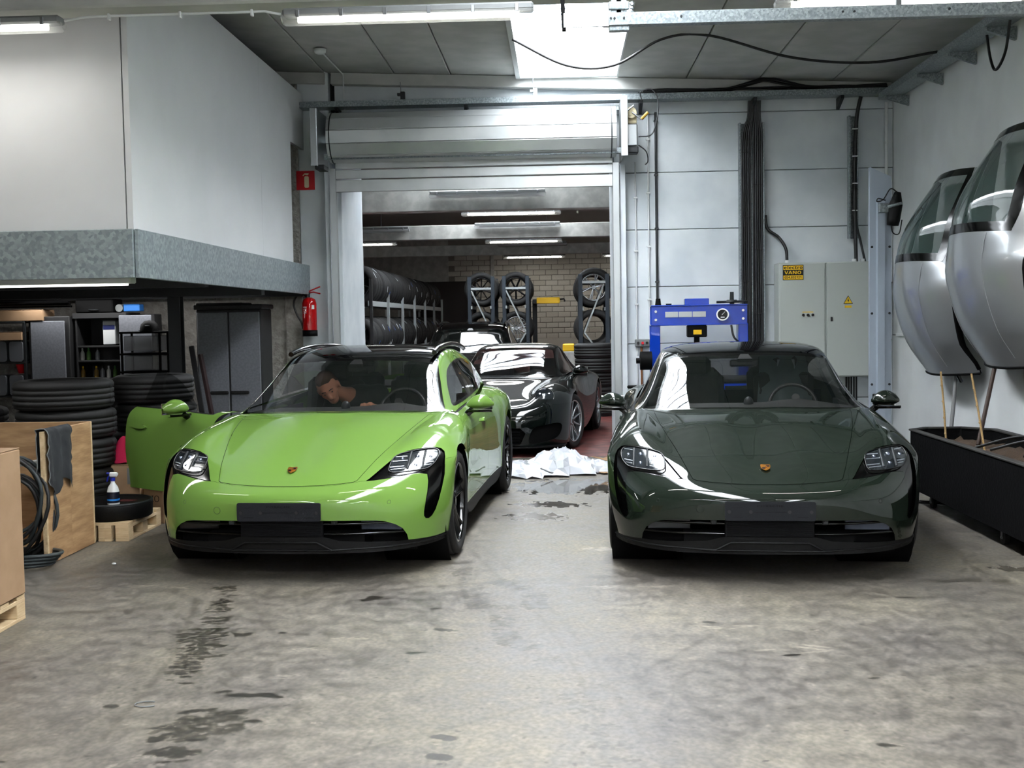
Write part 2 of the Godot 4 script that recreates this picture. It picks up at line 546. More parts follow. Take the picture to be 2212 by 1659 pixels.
		rgh[i] = clampi(int(255 * (clampf(0.5 + m * 0.25 + b * 0.2 + k * 0.1 - d * 0.1, 0.28, 0.8) * (1.0 - wt) + 0.05 * wt)), 0, 255)
	var M = mat(Color.WHITE, 1.0)
	M.albedo_texture = ImageTexture.create_from_image(Image.create_from_data(w, w, false, Image.FORMAT_RGB8, alb))
	M.roughness_texture = ImageTexture.create_from_image(Image.create_from_data(w, w, false, Image.FORMAT_L8, rgh))
	M.roughness_texture_channel = BaseMaterial3D.TEXTURE_CHANNEL_RED
	return M

func flat_quad(a, b, c, d, uva, uvb, uvc, uvd) -> ArrayMesh:
	var s := SurfaceTool.new()
	s.begin(Mesh.PRIMITIVE_TRIANGLES)
	for e in [[a, uva], [c, uvc], [b, uvb], [a, uva], [d, uvd], [c, uvc]]:
		s.set_uv(e[1]); s.add_vertex(e[0])
	s.generate_normals()
	s.generate_tangents()
	return s.commit()

func roof_light(x0: float, x1: float, z0: float, z1: float, label: String):
	var sk := Node3D.new(); sk.name = numbered("window_roof_light"); add_child(sk)
	sk.set_meta("kind", "structure"); tag(sk, label, "window")
	var xm = (x0 + x1) / 2
	var zm = (z0 + z1) / 2
	var ln = z1 - z0
	var w = x1 - x0
	var yb = ceil_y(x1) + .0
	var yt = yb + .48
	var m = mb()
	m.box(V(x0 - .02, (yb + yt) / 2 + .03, zm), V(.05, yt - yb + .06, ln + .06)); m.box(V(x1 + .02, (yb + yt) / 2 + .03, zm), V(.05, yt - yb + .06, ln + .06))
	m.box(V(xm, (yb + yt) / 2, z0 - .03), V(w + .08, yt - yb, .06)); m.box(V(xm, (yb + yt) / 2, z1 + .03), V(w + .08, yt - yb, .06))
	put(m, "well", mats.white, sk)
	m = mb(); m.bbox(V(xm, yb + .24, z0 + .004), V(w - .02, .014, .012), .004)
	put(m, "well_joint", mats.white, sk)
	var arch = func(z: float, dy: float) -> Array:
		var row = []
		for j in 13:
			var t = j / 12.0
			row.append(V(x0 - .05 + (w + .1) * t, yt + .02 + .06 * sin(PI * t) + dy, z))
		return row
	var rows = []
	for i in 9: rows.append(arch.call(z0 - .05 + (ln + .1) * i / 8.0, 0.0))
	m = mb(); m.grid(rows, false)
	put(m, "sheet", mats.roof_sheet, sk)
	var n = int(ln / .22)
	for i in n:
		var z = z0 + .11 + .22 * i
		m = mb(); m.grid([arch.call(z - .016, -.004), arch.call(z - .006, -.022), arch.call(z + .006, -.022), arch.call(z + .016, -.004)], false)
		put(m, "rib", mats.roof_rib, sk)

func build_shell():
	# floor: the part in view carries the worn concrete, the rest of the hall a plain concrete
	var fm = floor_material()
	var a = V(-4.1, 0, -3.4); var b = V(3.9, 0, -3.4); var c = V(3.9, 0, -13.4); var d = V(-4.1, 0, -13.4)
	var o = struct(flat_quad(a, b, c, d, floor_uv(a), floor_uv(b), floor_uv(c), floor_uv(d)), "floor", fm)
	tag(o, "worn grey concrete floor with tyre prints and stains", "floor")
	var plain = grained(Color(0.40, 0.385, 0.36), Color(0.46, 0.445, 0.42), 105, 0.01, 0.2, 0.5)
	var m = mb()
	m.box(V(-1.4, -0.11, 3.3), V(10.8, 0.2, 13.4)); m.box(V(-5.4, -0.1005, -8.4), V(2.6, 0.2, 10.0))
	m.box(V(0, -0.12, -8.4), V(10, 0.2, 10))
	struct(m, "floor", plain)
	var red = grained(Color(0.30, 0.14, 0.13), Color(0.46, 0.25, 0.23), 106, 0.02, 0.35, 0.42, 0.3, 0.7, 5)
	m = mb(); m.box(V(-4, -0.096, -23.3), V(20, 0.2, 20.0))
	tag(struct(m, "floor", red), "worn red painted floor beyond the roller door", "floor")
	# right wall, in two lifts with a seam
	m = mb(); m.box(V(XR + 0.1, 0.675, -1.6), V(0.2, 1.35, 23.6))
	m.box(V(XR + 0.105, 2.93, -1.6), V(0.2, 3.14, 23.6))
	struct(m, "wall_right", mats.white)
	# left wall and the wall behind the camera
	m = mb(); m.box(V(XL - 0.1, 2.3, -1.8), V(0.2, 4.8, 23.6))
	struct(m, "wall_left", mats.plaster)
	m = mb(); m.box(V(-1.4, 2.3, 10.1), V(11, 4.8, 0.2))
	struct(m, "wall_front", mats.white)
	# back wall: precast panels right of the door, white lintel above it, rough plaster on the left
	m = mb(); m.box(V(0.6, 4.13, ZB - 0.13), V(6.5, 0.9, 0.14)); m.box(V(2.3, 2.1, ZB - 0.16), V(3.3, 4.4, 0.08))
	var wb = struct(m, "wall_back", mats.dark_gap)
	var ys = [0.0, 0.655, 1.30, 1.945, 2.59, 3.232, 3.885]
	for i in ys.size():
		var y1 = ys[i + 1] if i < 6 else 4.6
		m = mb(); m.bbox(V(2.19, (ys[i] + y1) / 2, ZB - 0.06), V(3.12, y1 - ys[i] - 0.007, 0.12), 0.004)
		put(m, "panel", mats.panel, wb)
	m = mb(); m.box(V(-0.95, 4.2, ZB - 0.05), V(3.16, 0.95, 0.1))
	put(m, "lintel", mats.panel, wb)
	m = mb(); m.bbox(V(-2.77, 2.2, ZB - 0.0), V(0.36, 4.6, 0.16), 0.01)
	put(m, "door_pier", mats.panel, wb)
	m = mb(); m.box(V(-4.8, 2.35, ZB - 0.1), V(3.8, 4.8, 0.2)); m.bbox(V(-3.02, 2.4, ZB + 0.02), V(0.26, 4.7, 0.1), 0.012)
	put(m, "rough_wall", mats.plaster, wb)
	# sloping timber/concrete strip under the ceiling
	m = mb()
	for e in [[-6.4, -2.62, 0.0], [-2.55, 3.7, 0.0]]:
		var q0 = V(e[0], ceil_y(e[0]) - 0.07, ZB + 0.06)
		var q1 = V(e[1], ceil_y(e[1]) - 0.07, ZB + 0.06)
		m.bbox((q0 + q1) / 2, V(q0.distance_to(q1), 0.13, 0.12), 0.006, Basis(Vector3.BACK, atan2(q1.y - q0.y, q1.x - q0.x)))
	struct(m, "trim_1", mats.ceil)
	# side walls of the passage through the wall
	m = mb(); m.bbox(V(-2.56, 1.75, -13.95), V(0.14, 3.6, 1.4), 0.01)
	struct(m, "wall_passage_left", mats.panel)
	m = mb(); m.bbox(V(0.71, 1.75, -13.95), V(0.14, 3.6, 1.4), 0.01)
	struct(m, "wall_passage_right", mats.panel)
	m = mb(); m.box(V(-0.92, 3.6, -13.95), V(3.5, 0.12, 1.4))
	struct(m, "ceiling_passage", mats.panel)
	# ceiling: long panels running towards the back wall, open at the roof-light strip
	var cl := Node3D.new(); cl.name = "ceiling"; add_child(cl)
	cl.set_meta("kind", "structure"); tag(cl, "grey ceiling of long panels sloping down to the right", "ceiling")
	var xs = [-6.7, -5.9, -5.1, -4.3, -3.5, -2.62, -1.83, -1.19, -0.41, 0.67, 1.45, 2.25, 3.06, 3.8]
	for bay in [[-13.2, -7.42], [-7.2, -1.2], [-1.0, 4.6], [4.8, 10.0]]:
		for i in xs.size() - 1:
			if i == 8 or (bay[0] > -1.5 and i in [3, 11]): continue
			var x0 = xs[i] + 0.006
			var x1 = xs[i + 1] - 0.006
			var q0 = V(x0, ceil_y(x0) + 0.06, 0)
			var q1 = V(x1, ceil_y(x1) + 0.06, 0)
			m = mb()
			m.bbox(V((x0 + x1) / 2, (q0.y + q1.y) / 2, (bay[0] + bay[1]) / 2), V(q0.distance_to(q1), 0.12, bay[1] - bay[0] - 0.01), 0.008, Basis(Vector3.BACK, atan2(q1.y - q0.y, x1 - x0)))
			put(m, "panel", mats.ceil, cl)
	m = mb()
	m.box(V(-3.55, ceil_y(-3.5) + 0.22, -7.3), V(6.3, 0.04, 12.0), Basis(Vector3.BACK, -0.0425)); m.box(V(2.24, ceil_y(2.24) + 0.20, -7.3), V(3.14, 0.04, 12.0), Basis(Vector3.BACK, -0.0425))
	for e in [[-6.7, -4.3], [-3.5, -.41], [.67, 2.25], [3.06, 3.85]]:
		var xm = (e[0] + e[1]) / 2
		m.box(V(xm, ceil_y(xm) + 0.21, 4.4), V(e[1] - e[0], 0.04, 11.4), Basis(Vector3.BACK, -0.0425))
	for z in [-7.32, -1.1, 4.7]: m.box(V(0, 4.66, z), V(13.4, 0.1, .5))
	put(m, "roof_deck", mats.dark_gap, cl)
	# roof lights: white well, ribs and an arched translucent sheet; one strip down the middle; unseen side strips behind the camera added for frontal light
	mats.roof_sheet = glass(Color(0.93, 0.96, 0.98), 0.30, 0.05)
	mats.roof_rib = mat(Color(0.62, 0.66, 0.70), 0.6)
	for e in [[-.41, .67, -13.02, -7.6, "above the roller door"], [-.41, .67, -7.1, -1.4, "in front of the concrete beam"], [-.41, .67, -.9, 4.4, "over the middle of the hall"], [-.41, .67, 4.9, 9.6, "at the middle of the hall's far front end"], [-4.3, -3.5, -.9, 4.4, "added unseen for more light over the left of the hall"], [-4.3, -3.5, 4.9, 9.6, "added unseen for more light at the left of the hall's far front end"], [2.25, 3.06, -.9, 4.4, "added unseen for more light over the right of the hall"], [2.25, 3.06, 4.9, 9.6, "added unseen for more light at the right of the hall's far front end"]]:
		roof_light(e[0], e[1], e[2], e[3], "ribbed translucent roof light in a white well, " + e[4])
	# the deep concrete beam across the hall
	m = mb(); m.bbox(V(-1.45, 4.0, -7.36), V(10.3, 0.8, 0.24), 0.012)
	m.bbox(V(-1.45, 3.78, -7.22), V(10.3, 0.16, 0.06), 0.008)
	struct(m, "trim_2", mats.ceil)
	# boxed-in upper storey on the left with its galvanised skirt
	m = mb()
	m.box(V(-4.76, 3.2, -7.78), V(3.66, 1.9, 0.06))
	struct(m, "wall_loft_front", mats.board)
	var side = mb()
	var tr = Transform3D(Basis(V(0, 0, -1), V(0, 1, 0), V(1, 0, 0)), V(-2.92, 0, 0))
	side.prism(P2([7.75, 2.24, 11.18, 2.24, 11.18, 4.18, 7.75, 4.18]), 0.04, tr)
	var wl = struct(side, "wall_loft_side", mats.board)
	side = mb(); side.prism(P2([11.183, 2.24, 12.45, 2.24, 12.45, 3.56, 13.1, 3.56, 13.1, 4.18, 11.183, 4.18]), 0.04, tr)
	put(side, "panel", mats.board, wl)
	m = mb(); m.box(V(-4.75, 2.23, -10.4), V(3.7, 0.03, 5.3)); m.box(V(-4.75, 4.16, -10.4), V(3.7, 0.03, 5.4))
	struct(m, "ceiling_loft", mats.dark_steel)
	m = mb(); m.bbox(V(-4.73, 2.09, -7.715), V(3.72, 0.33, 0.03), 0.004)
	tag(struct(m, "trim_3", mats.galv), "galvanised sheet skirt along the front of the white loft", "skirt")
	m = mb(); m.bbox(V(-2.855, 2.09, -10.4), V(0.03, 0.33, 5.35), 0.004)
	tag(struct(m, "trim_4", mats.galv), "galvanised sheet skirt along the side of the white loft", "skirt")
	# dark beams carrying the loft, and its post
	m = mb(); m.box(V(-4.75, 2.0, -9.4), V(3.7, 0.18, 0.1)); m.box(V(-4.75, 2.0, -12.9), V(3.7, 0.2, 0.1)); m.box(V(-2.92, 2.02, -10.4), V(0.1, 0.16, 5.2)); m.box(V(-4.75, 1.98, -11.2), V(3.7, 0.2, 0.12))
	tag(struct(m, "trim_5", mats.dark_steel), "dark steel beams under the white loft", "beam")
	m = mb(); m.bbox(V(-3.79, 0.95, -11.2), V(0.12, 1.9, 0.02), 0.002); m.bbox(V(-3.79, 0.95, -11.31), V(0.12, 1.9, 0.02), 0.002); m.bbox(V(-3.79, 0.95, -11.255), V(0.02, 1.9, 0.11), 0.002)
	tag(struct(m, "trim_6", mats.dark_steel), "dark steel post holding up the white loft", "post")

# ================================================================ tube lamps
func tube_lamp(at: Vector3, label: String, lit := true, length := 1.57, group := "", light := 0.0, hang := 0.0) -> Node3D:
	# at = centre of the fitting's underside; it runs along x
	var t = thing("tube_lamp", label, "lamp", at, 0.0, group)
	var m = mb()
	m.bbox(V(0, 0.075, 0), V(length - 0.02, 0.05, 0.10), 0.012)
	put(m, "housing", mats.grey_plastic, t)
	m = mb()
	var sec = []
	for i in 13:
		var a = PI * i / 12.0
		sec.append(Vector2(0.062 * cos(a), 0.055 - 0.055 * sin(a)))
	var rows = []
	for x in [-length / 2, -length / 2 + 0.02, length / 2 - 0.02, length / 2]:
		var row = []
		var k = 0.75 if absf(x) > length / 2 - 0.01 else 1.0
		for p in sec: row.append(V(x, 0.055 + (p.y - 0.055) * k, p.x * k))
		rows.append(row)
	m.grid(rows, true)
	for e in [0, 3]:
		for i in 12: 
			if e == 0: m.tri(rows[0][0], rows[0][i + 1], rows[0][i])
			else: m.tri(rows[3][0], rows[3][i], rows[3][i + 1])
	put(m, "cover", mats.lamp_cover if lit else mats.lamp_cover_dull, t)
	m = mb(); m.cyl(V(-length / 2 + 0.10, 0.035, 0), V(length / 2 - 0.10, 0.035, 0), 0.019, -1, 12)
	put(m, "tube", mats.tube_lit if lit else mats.white_plastic, t)
	for i in 6:
		m = mb(); m.bbox(V(-length / 2 + 0.11 + (length - 0.22) * i / 5.0, 0.06, 0.066), V(0.022, 0.045, 0.008), 0.002)
		put(m, "clip", mats.steel, t)
	if hang > 0:
		for x in [-length * .3, length * .3]:
			m = mb(); m.cyl(V(x, .09, 0), V(x, hang, 0), .006, -1, 6); put(m, "hanger_rod", mats.steel, t)
	if light > 0:
		var l := AreaLight3D.new()
		l.name = "light"
		t.add_child(l, true)
		l.area_size = Vector2(length - 0.2, 0.05)
		l.position = V(0, -0.006, 0); l.rotation.x = -PI / 2
		l.light_energy = light; l.light_color = Color(1.0, 0.985, 0.955)
		l.area_range = 40.0; l.shadow_enabled = true
	return t

func build_lamps():
	mats.lamp_cover = glass(Color(0.92, 0.93, 0.92), 0.18, 0.15)
	mats.lamp_cover_dull = glass(Color(0.75, 0.76, 0.76), 0.55, 0.3)
	mats.tube_lit = glow(Color(1.0, 0.985, 0.95), 9.0)
	var m0 = mb()
	var g = "tube lamps on the concrete beam"
	tube_lamp(V(-0.91, 3.44, -7.2), "lit tube lamp on the beam, beside the ribbed roof light", true, 1.57, g, 1.0)
	tube_lamp(V(-3.86, 3.44, -7.2), "lit tube lamp on the beam, in front of the white loft", true, 1.57, g, 1.0)
	tube_lamp(V(2.12, 3.45, -7.2), "lit tube lamp on the beam, above the galvanised rail", true, 1.57, g, 1.0)
	# unseen lamps on the next beam behind the camera, added for more light
	for e in [[-3.6, -1.1, "left half of the hall"], [-.9, -1.1, "middle of the hall"], [2.1, -1.1, "right half of the hall"]]:
		tube_lamp(V(e[0], 3.55, e[1]), "added unseen tube lamp on the next beam, brightening the %s" % e[2], true, 1.57, "added tube lamps on the next beam", 3.0)
	m0.bbox(V(-1.45, 4.0, -1.1), V(10.3, 0.8, 0.24), 0.012)
	struct(m0, "trim_8", mats.ceil)
	# conduit and clips along the beam between the lamps
	var c = thing("lamp_conduit", "thin white conduit clipped along the beam between two tube lamps", "conduit", V(0, 0, 0))
	var m = mb(); m.tube([V(-3.06, 3.505, -7.18), V(-2.95, 3.525, -7.185), V(-2.85, 3.53, -7.185), V(-1.8, 3.53, -7.185), V(-1.7, 3.51, -7.18)], 0.008, 8)
	put(m, "pipe", mats.white_plastic, c)
	for x in [-2.78, -2.33, -1.88]:
		m = mb(); m.bbox(V(x, 3.525, -7.19), V(0.016, 0.04, 0.03), 0.003)
		put(m, "clip", mats.white_plastic, c)
	# long strip lamp under the loft
	var t = thing("strip_lamp", "lit strip lamp under the galvanised skirt of the loft", "lamp", V(-4.35, 1.90, -8.3))
	m = mb(); m.bbox(V(0, 0.035, 0), V(2.5, 0.05, 0.12), 0.008)
	put(m, "housing", mats.white_plastic, t)
	m = mb(); m.bbox(V(0, 0.004, 0), V(2.4, 0.016, 0.08), 0.004)
	put(m, "diffuser", glow(Color(1, 0.99, 0.96), 3.0), t)
	var l := AreaLight3D.new(); l.name = "light"; t.add_child(l)
	l.area_size = Vector2(2.3, 0.07); l.position = V(0, -0.008, 0); l.rotation.x = -PI / 2
	l.light_energy = 1.0; l.area_range = 30.0; l.shadow_enabled = true

# ================================================================ car body surfaces
class Soup:
	var P := PackedVector3Array()
	var N := PackedVector3Array()
	var Q := PackedVector2Array()
	func add(o: Soup) -> Soup:
		P.append_array(o.P); N.append_array(o.N); Q.append_array(o.Q)
		return self
	func mirrored() -> Soup:
		var r := Soup.new()
		for i in range(0, P.size(), 3):
			for k in [0, 2, 1]:
				var p = P[i + k]
				var n = N[i + k]
				r.P.append(Vector3(-p.x, p.y, p.z)); r.N.append(Vector3(-n.x, n.y, n.z)); r.Q.append(Q[i + k])
		return r
	func both() -> Soup:
		var r := Soup.new()
		return r.add(self).add(mirrored())
	func moved(v: Vector3) -> Soup:
		var r := Soup.new()
		r.N = N; r.Q = Q
		for p in P: r.P.append(p + v)
		return r
	func pushed(d: float) -> Soup:
		var r := Soup.new()
		r.N = N; r.Q = Q
		for i in P.size(): r.P.append(P[i] + N[i] * d)
		return r
	func mesh() -> ArrayMesh:
		var a := []
		a.resize(Mesh.ARRAY_MAX)
		var pv := PackedVector3Array()
		var nv := PackedVector3Array()
		for i in range(0, P.size(), 3):
			for k in [0, 2, 1]:
				pv.append(P[i + k]); nv.append(N[i + k])
		a[Mesh.ARRAY_VERTEX] = pv; a[Mesh.ARRAY_NORMAL] = nv
		var m := ArrayMesh.new()
		if pv.size() > 0: m.add_surface_from_arrays(Mesh.PRIMITIVE_TRIANGLES, a)
		return m

func pad_get(C: Array, k: int, s: int, mirror: bool) -> Vector3:
	var nk = C.size()
	var ns = C[0].size()
	if k < 0: return pad_get(C, 0, s, mirror) * 2 - pad_get(C, 1, s, mirror)
	if k >= nk: return pad_get(C, nk - 1, s, mirror) * 2 - pad_get(C, nk - 2, s, mirror)
	if s < 0:
		if mirror: return C[k][1] * Vector3(-1, 1, 1)
		return C[k][0] * 2 - C[k][1]
	if s >= ns: return C[k][ns - 1] * 2 - C[k][ns - 2]
	return C[k][s]

func control_net(data: Array, mirror := true, sharp := 2) -> Array:
	# B-spline net whose surface passes close to the points in data (rows of [x, y, d] triples)
	var D = []
	for row in data:
		var r = []
		for e in row: r.append(Vector3(e[0], e[1], -e[2]))
		D.append(r)
	var C = []
	for r in D: C.append(r.duplicate())
	var w = [1.0 / 6, 4.0 / 6, 1.0 / 6]
	for it in sharp:
		var E = []
		for k in D.size():
			var row = []
			for s in D[0].size():
				var p = Vector3.ZERO
				for i in 3:
					for j in 3: p += pad_get(C, k + i - 1, s + j - 1, mirror) * w[i] * w[j]
				row.append(C[k][s] + (D[k][s] - p))
			E.append(row)
		C = E
	return C

func bs(t: float) -> Array:
	return [(1 - t) * (1 - t) * (1 - t) / 6.0, (3 * t * t * t - 6 * t * t + 4) / 6.0, (-3 * t * t * t + 3 * t * t + 3 * t + 1) / 6.0, t * t * t / 6.0]
func bd(t: float) -> Array:
	return [-(1 - t) * (1 - t) / 2.0, (9 * t * t - 12 * t) / 6.0, (-9 * t * t + 6 * t + 3) / 6.0, t * t / 2.0]

func patch_at(C: Array, k: float, s: float, mirror: bool) -> Array:
	var ki = clampi(int(floor(k)), 0, C.size() - 2)
	var si = clampi(int(floor(s)), 0, C[0].size() - 2)
	var bk = bs(k - ki); var dk = bd(k - ki); var b_s = bs(s - si); var ds = bd(s - si)
	var p = Vector3.ZERO; var pk = Vector3.ZERO; var pS = Vector3.ZERO
	for i in 4:
		for j in 4:
			var c = pad_get(C, ki + i - 1, si + j - 1, mirror)
			p += c * bk[i] * b_s[j]; pk += c * dk[i] * b_s[j]; pS += c * bk[i] * ds[j]
	return [p, pS.cross(pk).normalized()]

func patch(C: Array, k0: float, k1: float, s0: float, s1: float, res := 6, mirror := true) -> Soup:
	var nk = int(ceil((k1 - k0) * res))
	var ns = int(ceil((s1 - s0) * res))
	var pts = []
	for i in nk + 1:
		var row = []
		for j in ns + 1:
			var k = k0 + (k1 - k0) * i / nk
			var s = s0 + (s1 - s0) * j / ns
			var e = patch_at(C, k, s, mirror)
			e.append(Vector2(s, k)); row.append(e)
		pts.append(row)
	var o := Soup.new()
	for i in nk:
		for j in ns:
			var a = pts[i][j]; var b = pts[i][j + 1]; var c = pts[i + 1][j + 1]; var d = pts[i + 1][j]
			for e in [a, b, c, a, c, d]:
				o.P.append(e[0]); o.N.append(e[1]); o.Q.append(e[2])
	return o

func flat_of(p: Vector3, q: Vector2, how: String) -> Vector2:
	match how:
		"front": return Vector2(p.x, p.y) * 100
		"side": return Vector2(-p.z, p.y) * 100
		"top": return Vector2(p.x, -p.z) * 100
	return q * 100

func split(so: Soup, how: String, poly_: PackedVector2Array) -> Array:
	# [inside, outside] of the polygon seen along one axis
	var poly := PackedVector2Array()
	for p in poly_: poly.append(p * 100)
	var lo = poly[0]; var hi = poly[0]
	for p in poly: lo = lo.min(p); hi = hi.max(p)
	var ins := Soup.new()
	var out := Soup.new()
	for i in range(0, so.P.size(), 3):
		var f = []
		for k in 3: f.append(flat_of(so.P[i + k], so.Q[i + k], how))
		var tl = f[0].min(f[1]).min(f[2]); var th = f[0].max(f[1]).max(f[2])
		if tl.x > hi.x or tl.y > hi.y or th.x < lo.x or th.y < lo.y:
			_keep(out, so, i); continue
		var area = (f[1] - f[0]).cross(f[2] - f[0])
		if absf(area) < 1e-4:
			var c = (f[0] + f[1] + f[2]) / 3
			_keep(ins if Geometry2D.is_point_in_polygon(c, poly) else out, so, i); continue
		var t := PackedVector2Array(f)
		if area < 0: t.reverse()
		_cut(ins, so, i, f, area, Geometry2D.intersect_polygons(t, poly))
		_cut(out, so, i, f, area, Geometry2D.clip_polygons(t, poly))
	return [ins, out]

func _keep(d: Soup, so: Soup, i: int):
	for k in 3:
		d.P.append(so.P[i + k]); d.N.append(so.N[i + k]); d.Q.append(so.Q[i + k])

func _cut(d: Soup, so: Soup, i: int, f: Array, area: float, polys: Array):
	for pg in polys:
		if pg.size() < 3: continue
		var ix = Geometry2D.triangulate_polygon(pg)
		for j in range(0, ix.size(), 3):
			var a: Vector2 = pg[ix[j]]; var b: Vector2 = pg[ix[j + 1]]; var c: Vector2 = pg[ix[j + 2]]
			var ar = (b - a).cross(c - a)
			if absf(ar) < 1e-7: continue
			var order = [a, b, c] if ar * area > 0 else [a, c, b]
			for q in order:
				var w1 = (q - f[0]).cross(f[2] - f[0]) / area
				var w2 = (f[1] - f[0]).cross(q - f[0]) / area
				var w0 = 1.0 - w1 - w2
				d.P.append(so.P[i] * w0 + so.P[i + 1] * w1 + so.P[i + 2] * w2)
				d.N.append((so.N[i] * w0 + so.N[i + 1] * w1 + so.N[i + 2] * w2).normalized())
				d.Q.append(so.Q[i] * w0 + so.Q[i + 1] * w1 + so.Q[i + 2] * w2)

func skirt(so: Soup, v: Vector3, along_normal := 0.0) -> Soup:
	# walls from the open edges of a surface, pushed by v or along the normals
	var seen := {}
	var key = func(p: Vector3): return Vector3i((p * 5000.0).round())
	for i in range(0, so.P.size(), 3):
		for k in 3:
			var a = key.call(so.P[i + k]); var b = key.call(so.P[i + (k + 1) % 3])
			if a == b: continue
			seen[[a, b]] = [i + k, i + (k + 1) % 3]
	var o := Soup.new()
	for e in seen:
		if seen.has([e[1], e[0]]): continue
		var ia = seen[e][0]; var ib = seen[e][1]
		var a = so.P[ia]; var b = so.P[ib]
		var a2 = a + v + so.N[ia] * along_normal; var b2 = b + v + so.N[ib] * along_normal
		var n = (b - a).cross(a2 - a).normalized()
		for p in [a, a2, b, b, a2, b2]:
			o.P.append(p); o.N.append(-n); o.Q.append(Vector2.ZERO)
	return o

func ring_poly(c: Vector2, r: float, n := 40) -> PackedVector2Array:
	var o := PackedVector2Array()
	for i in n: o.append(c + Vector2(cos(TAU * i / n), sin(TAU * i / n)) * r)
	return o

func smooth_poly(a: Array, steps := 4) -> PackedVector2Array:
	var p = []
	for i in range(0, a.size(), 2): p.append(Vector2(a[i], a[i + 1]))
	return PackedVector2Array(spline(p, steps, true))

func panel_of(so: Soup, how: String, poly: PackedVector2Array, gap := 0.003) -> Array:
	# cut a panel out of a surface leaving an open seam round it: [panel, rest]
	var r = split(so, how, poly)
	var inner = Geometry2D.offset_polygon(_scaled(poly, 100.0), -gap * 100.0)
	if inner.size() > 0: r[0] = split(r[0], how, _scaled(inner[0], 0.01))[0]
	return r

func _scaled(p: PackedVector2Array, k: float) -> PackedVector2Array:
	var o := PackedVector2Array()
	for q in p: o.append(q * k)
	return o

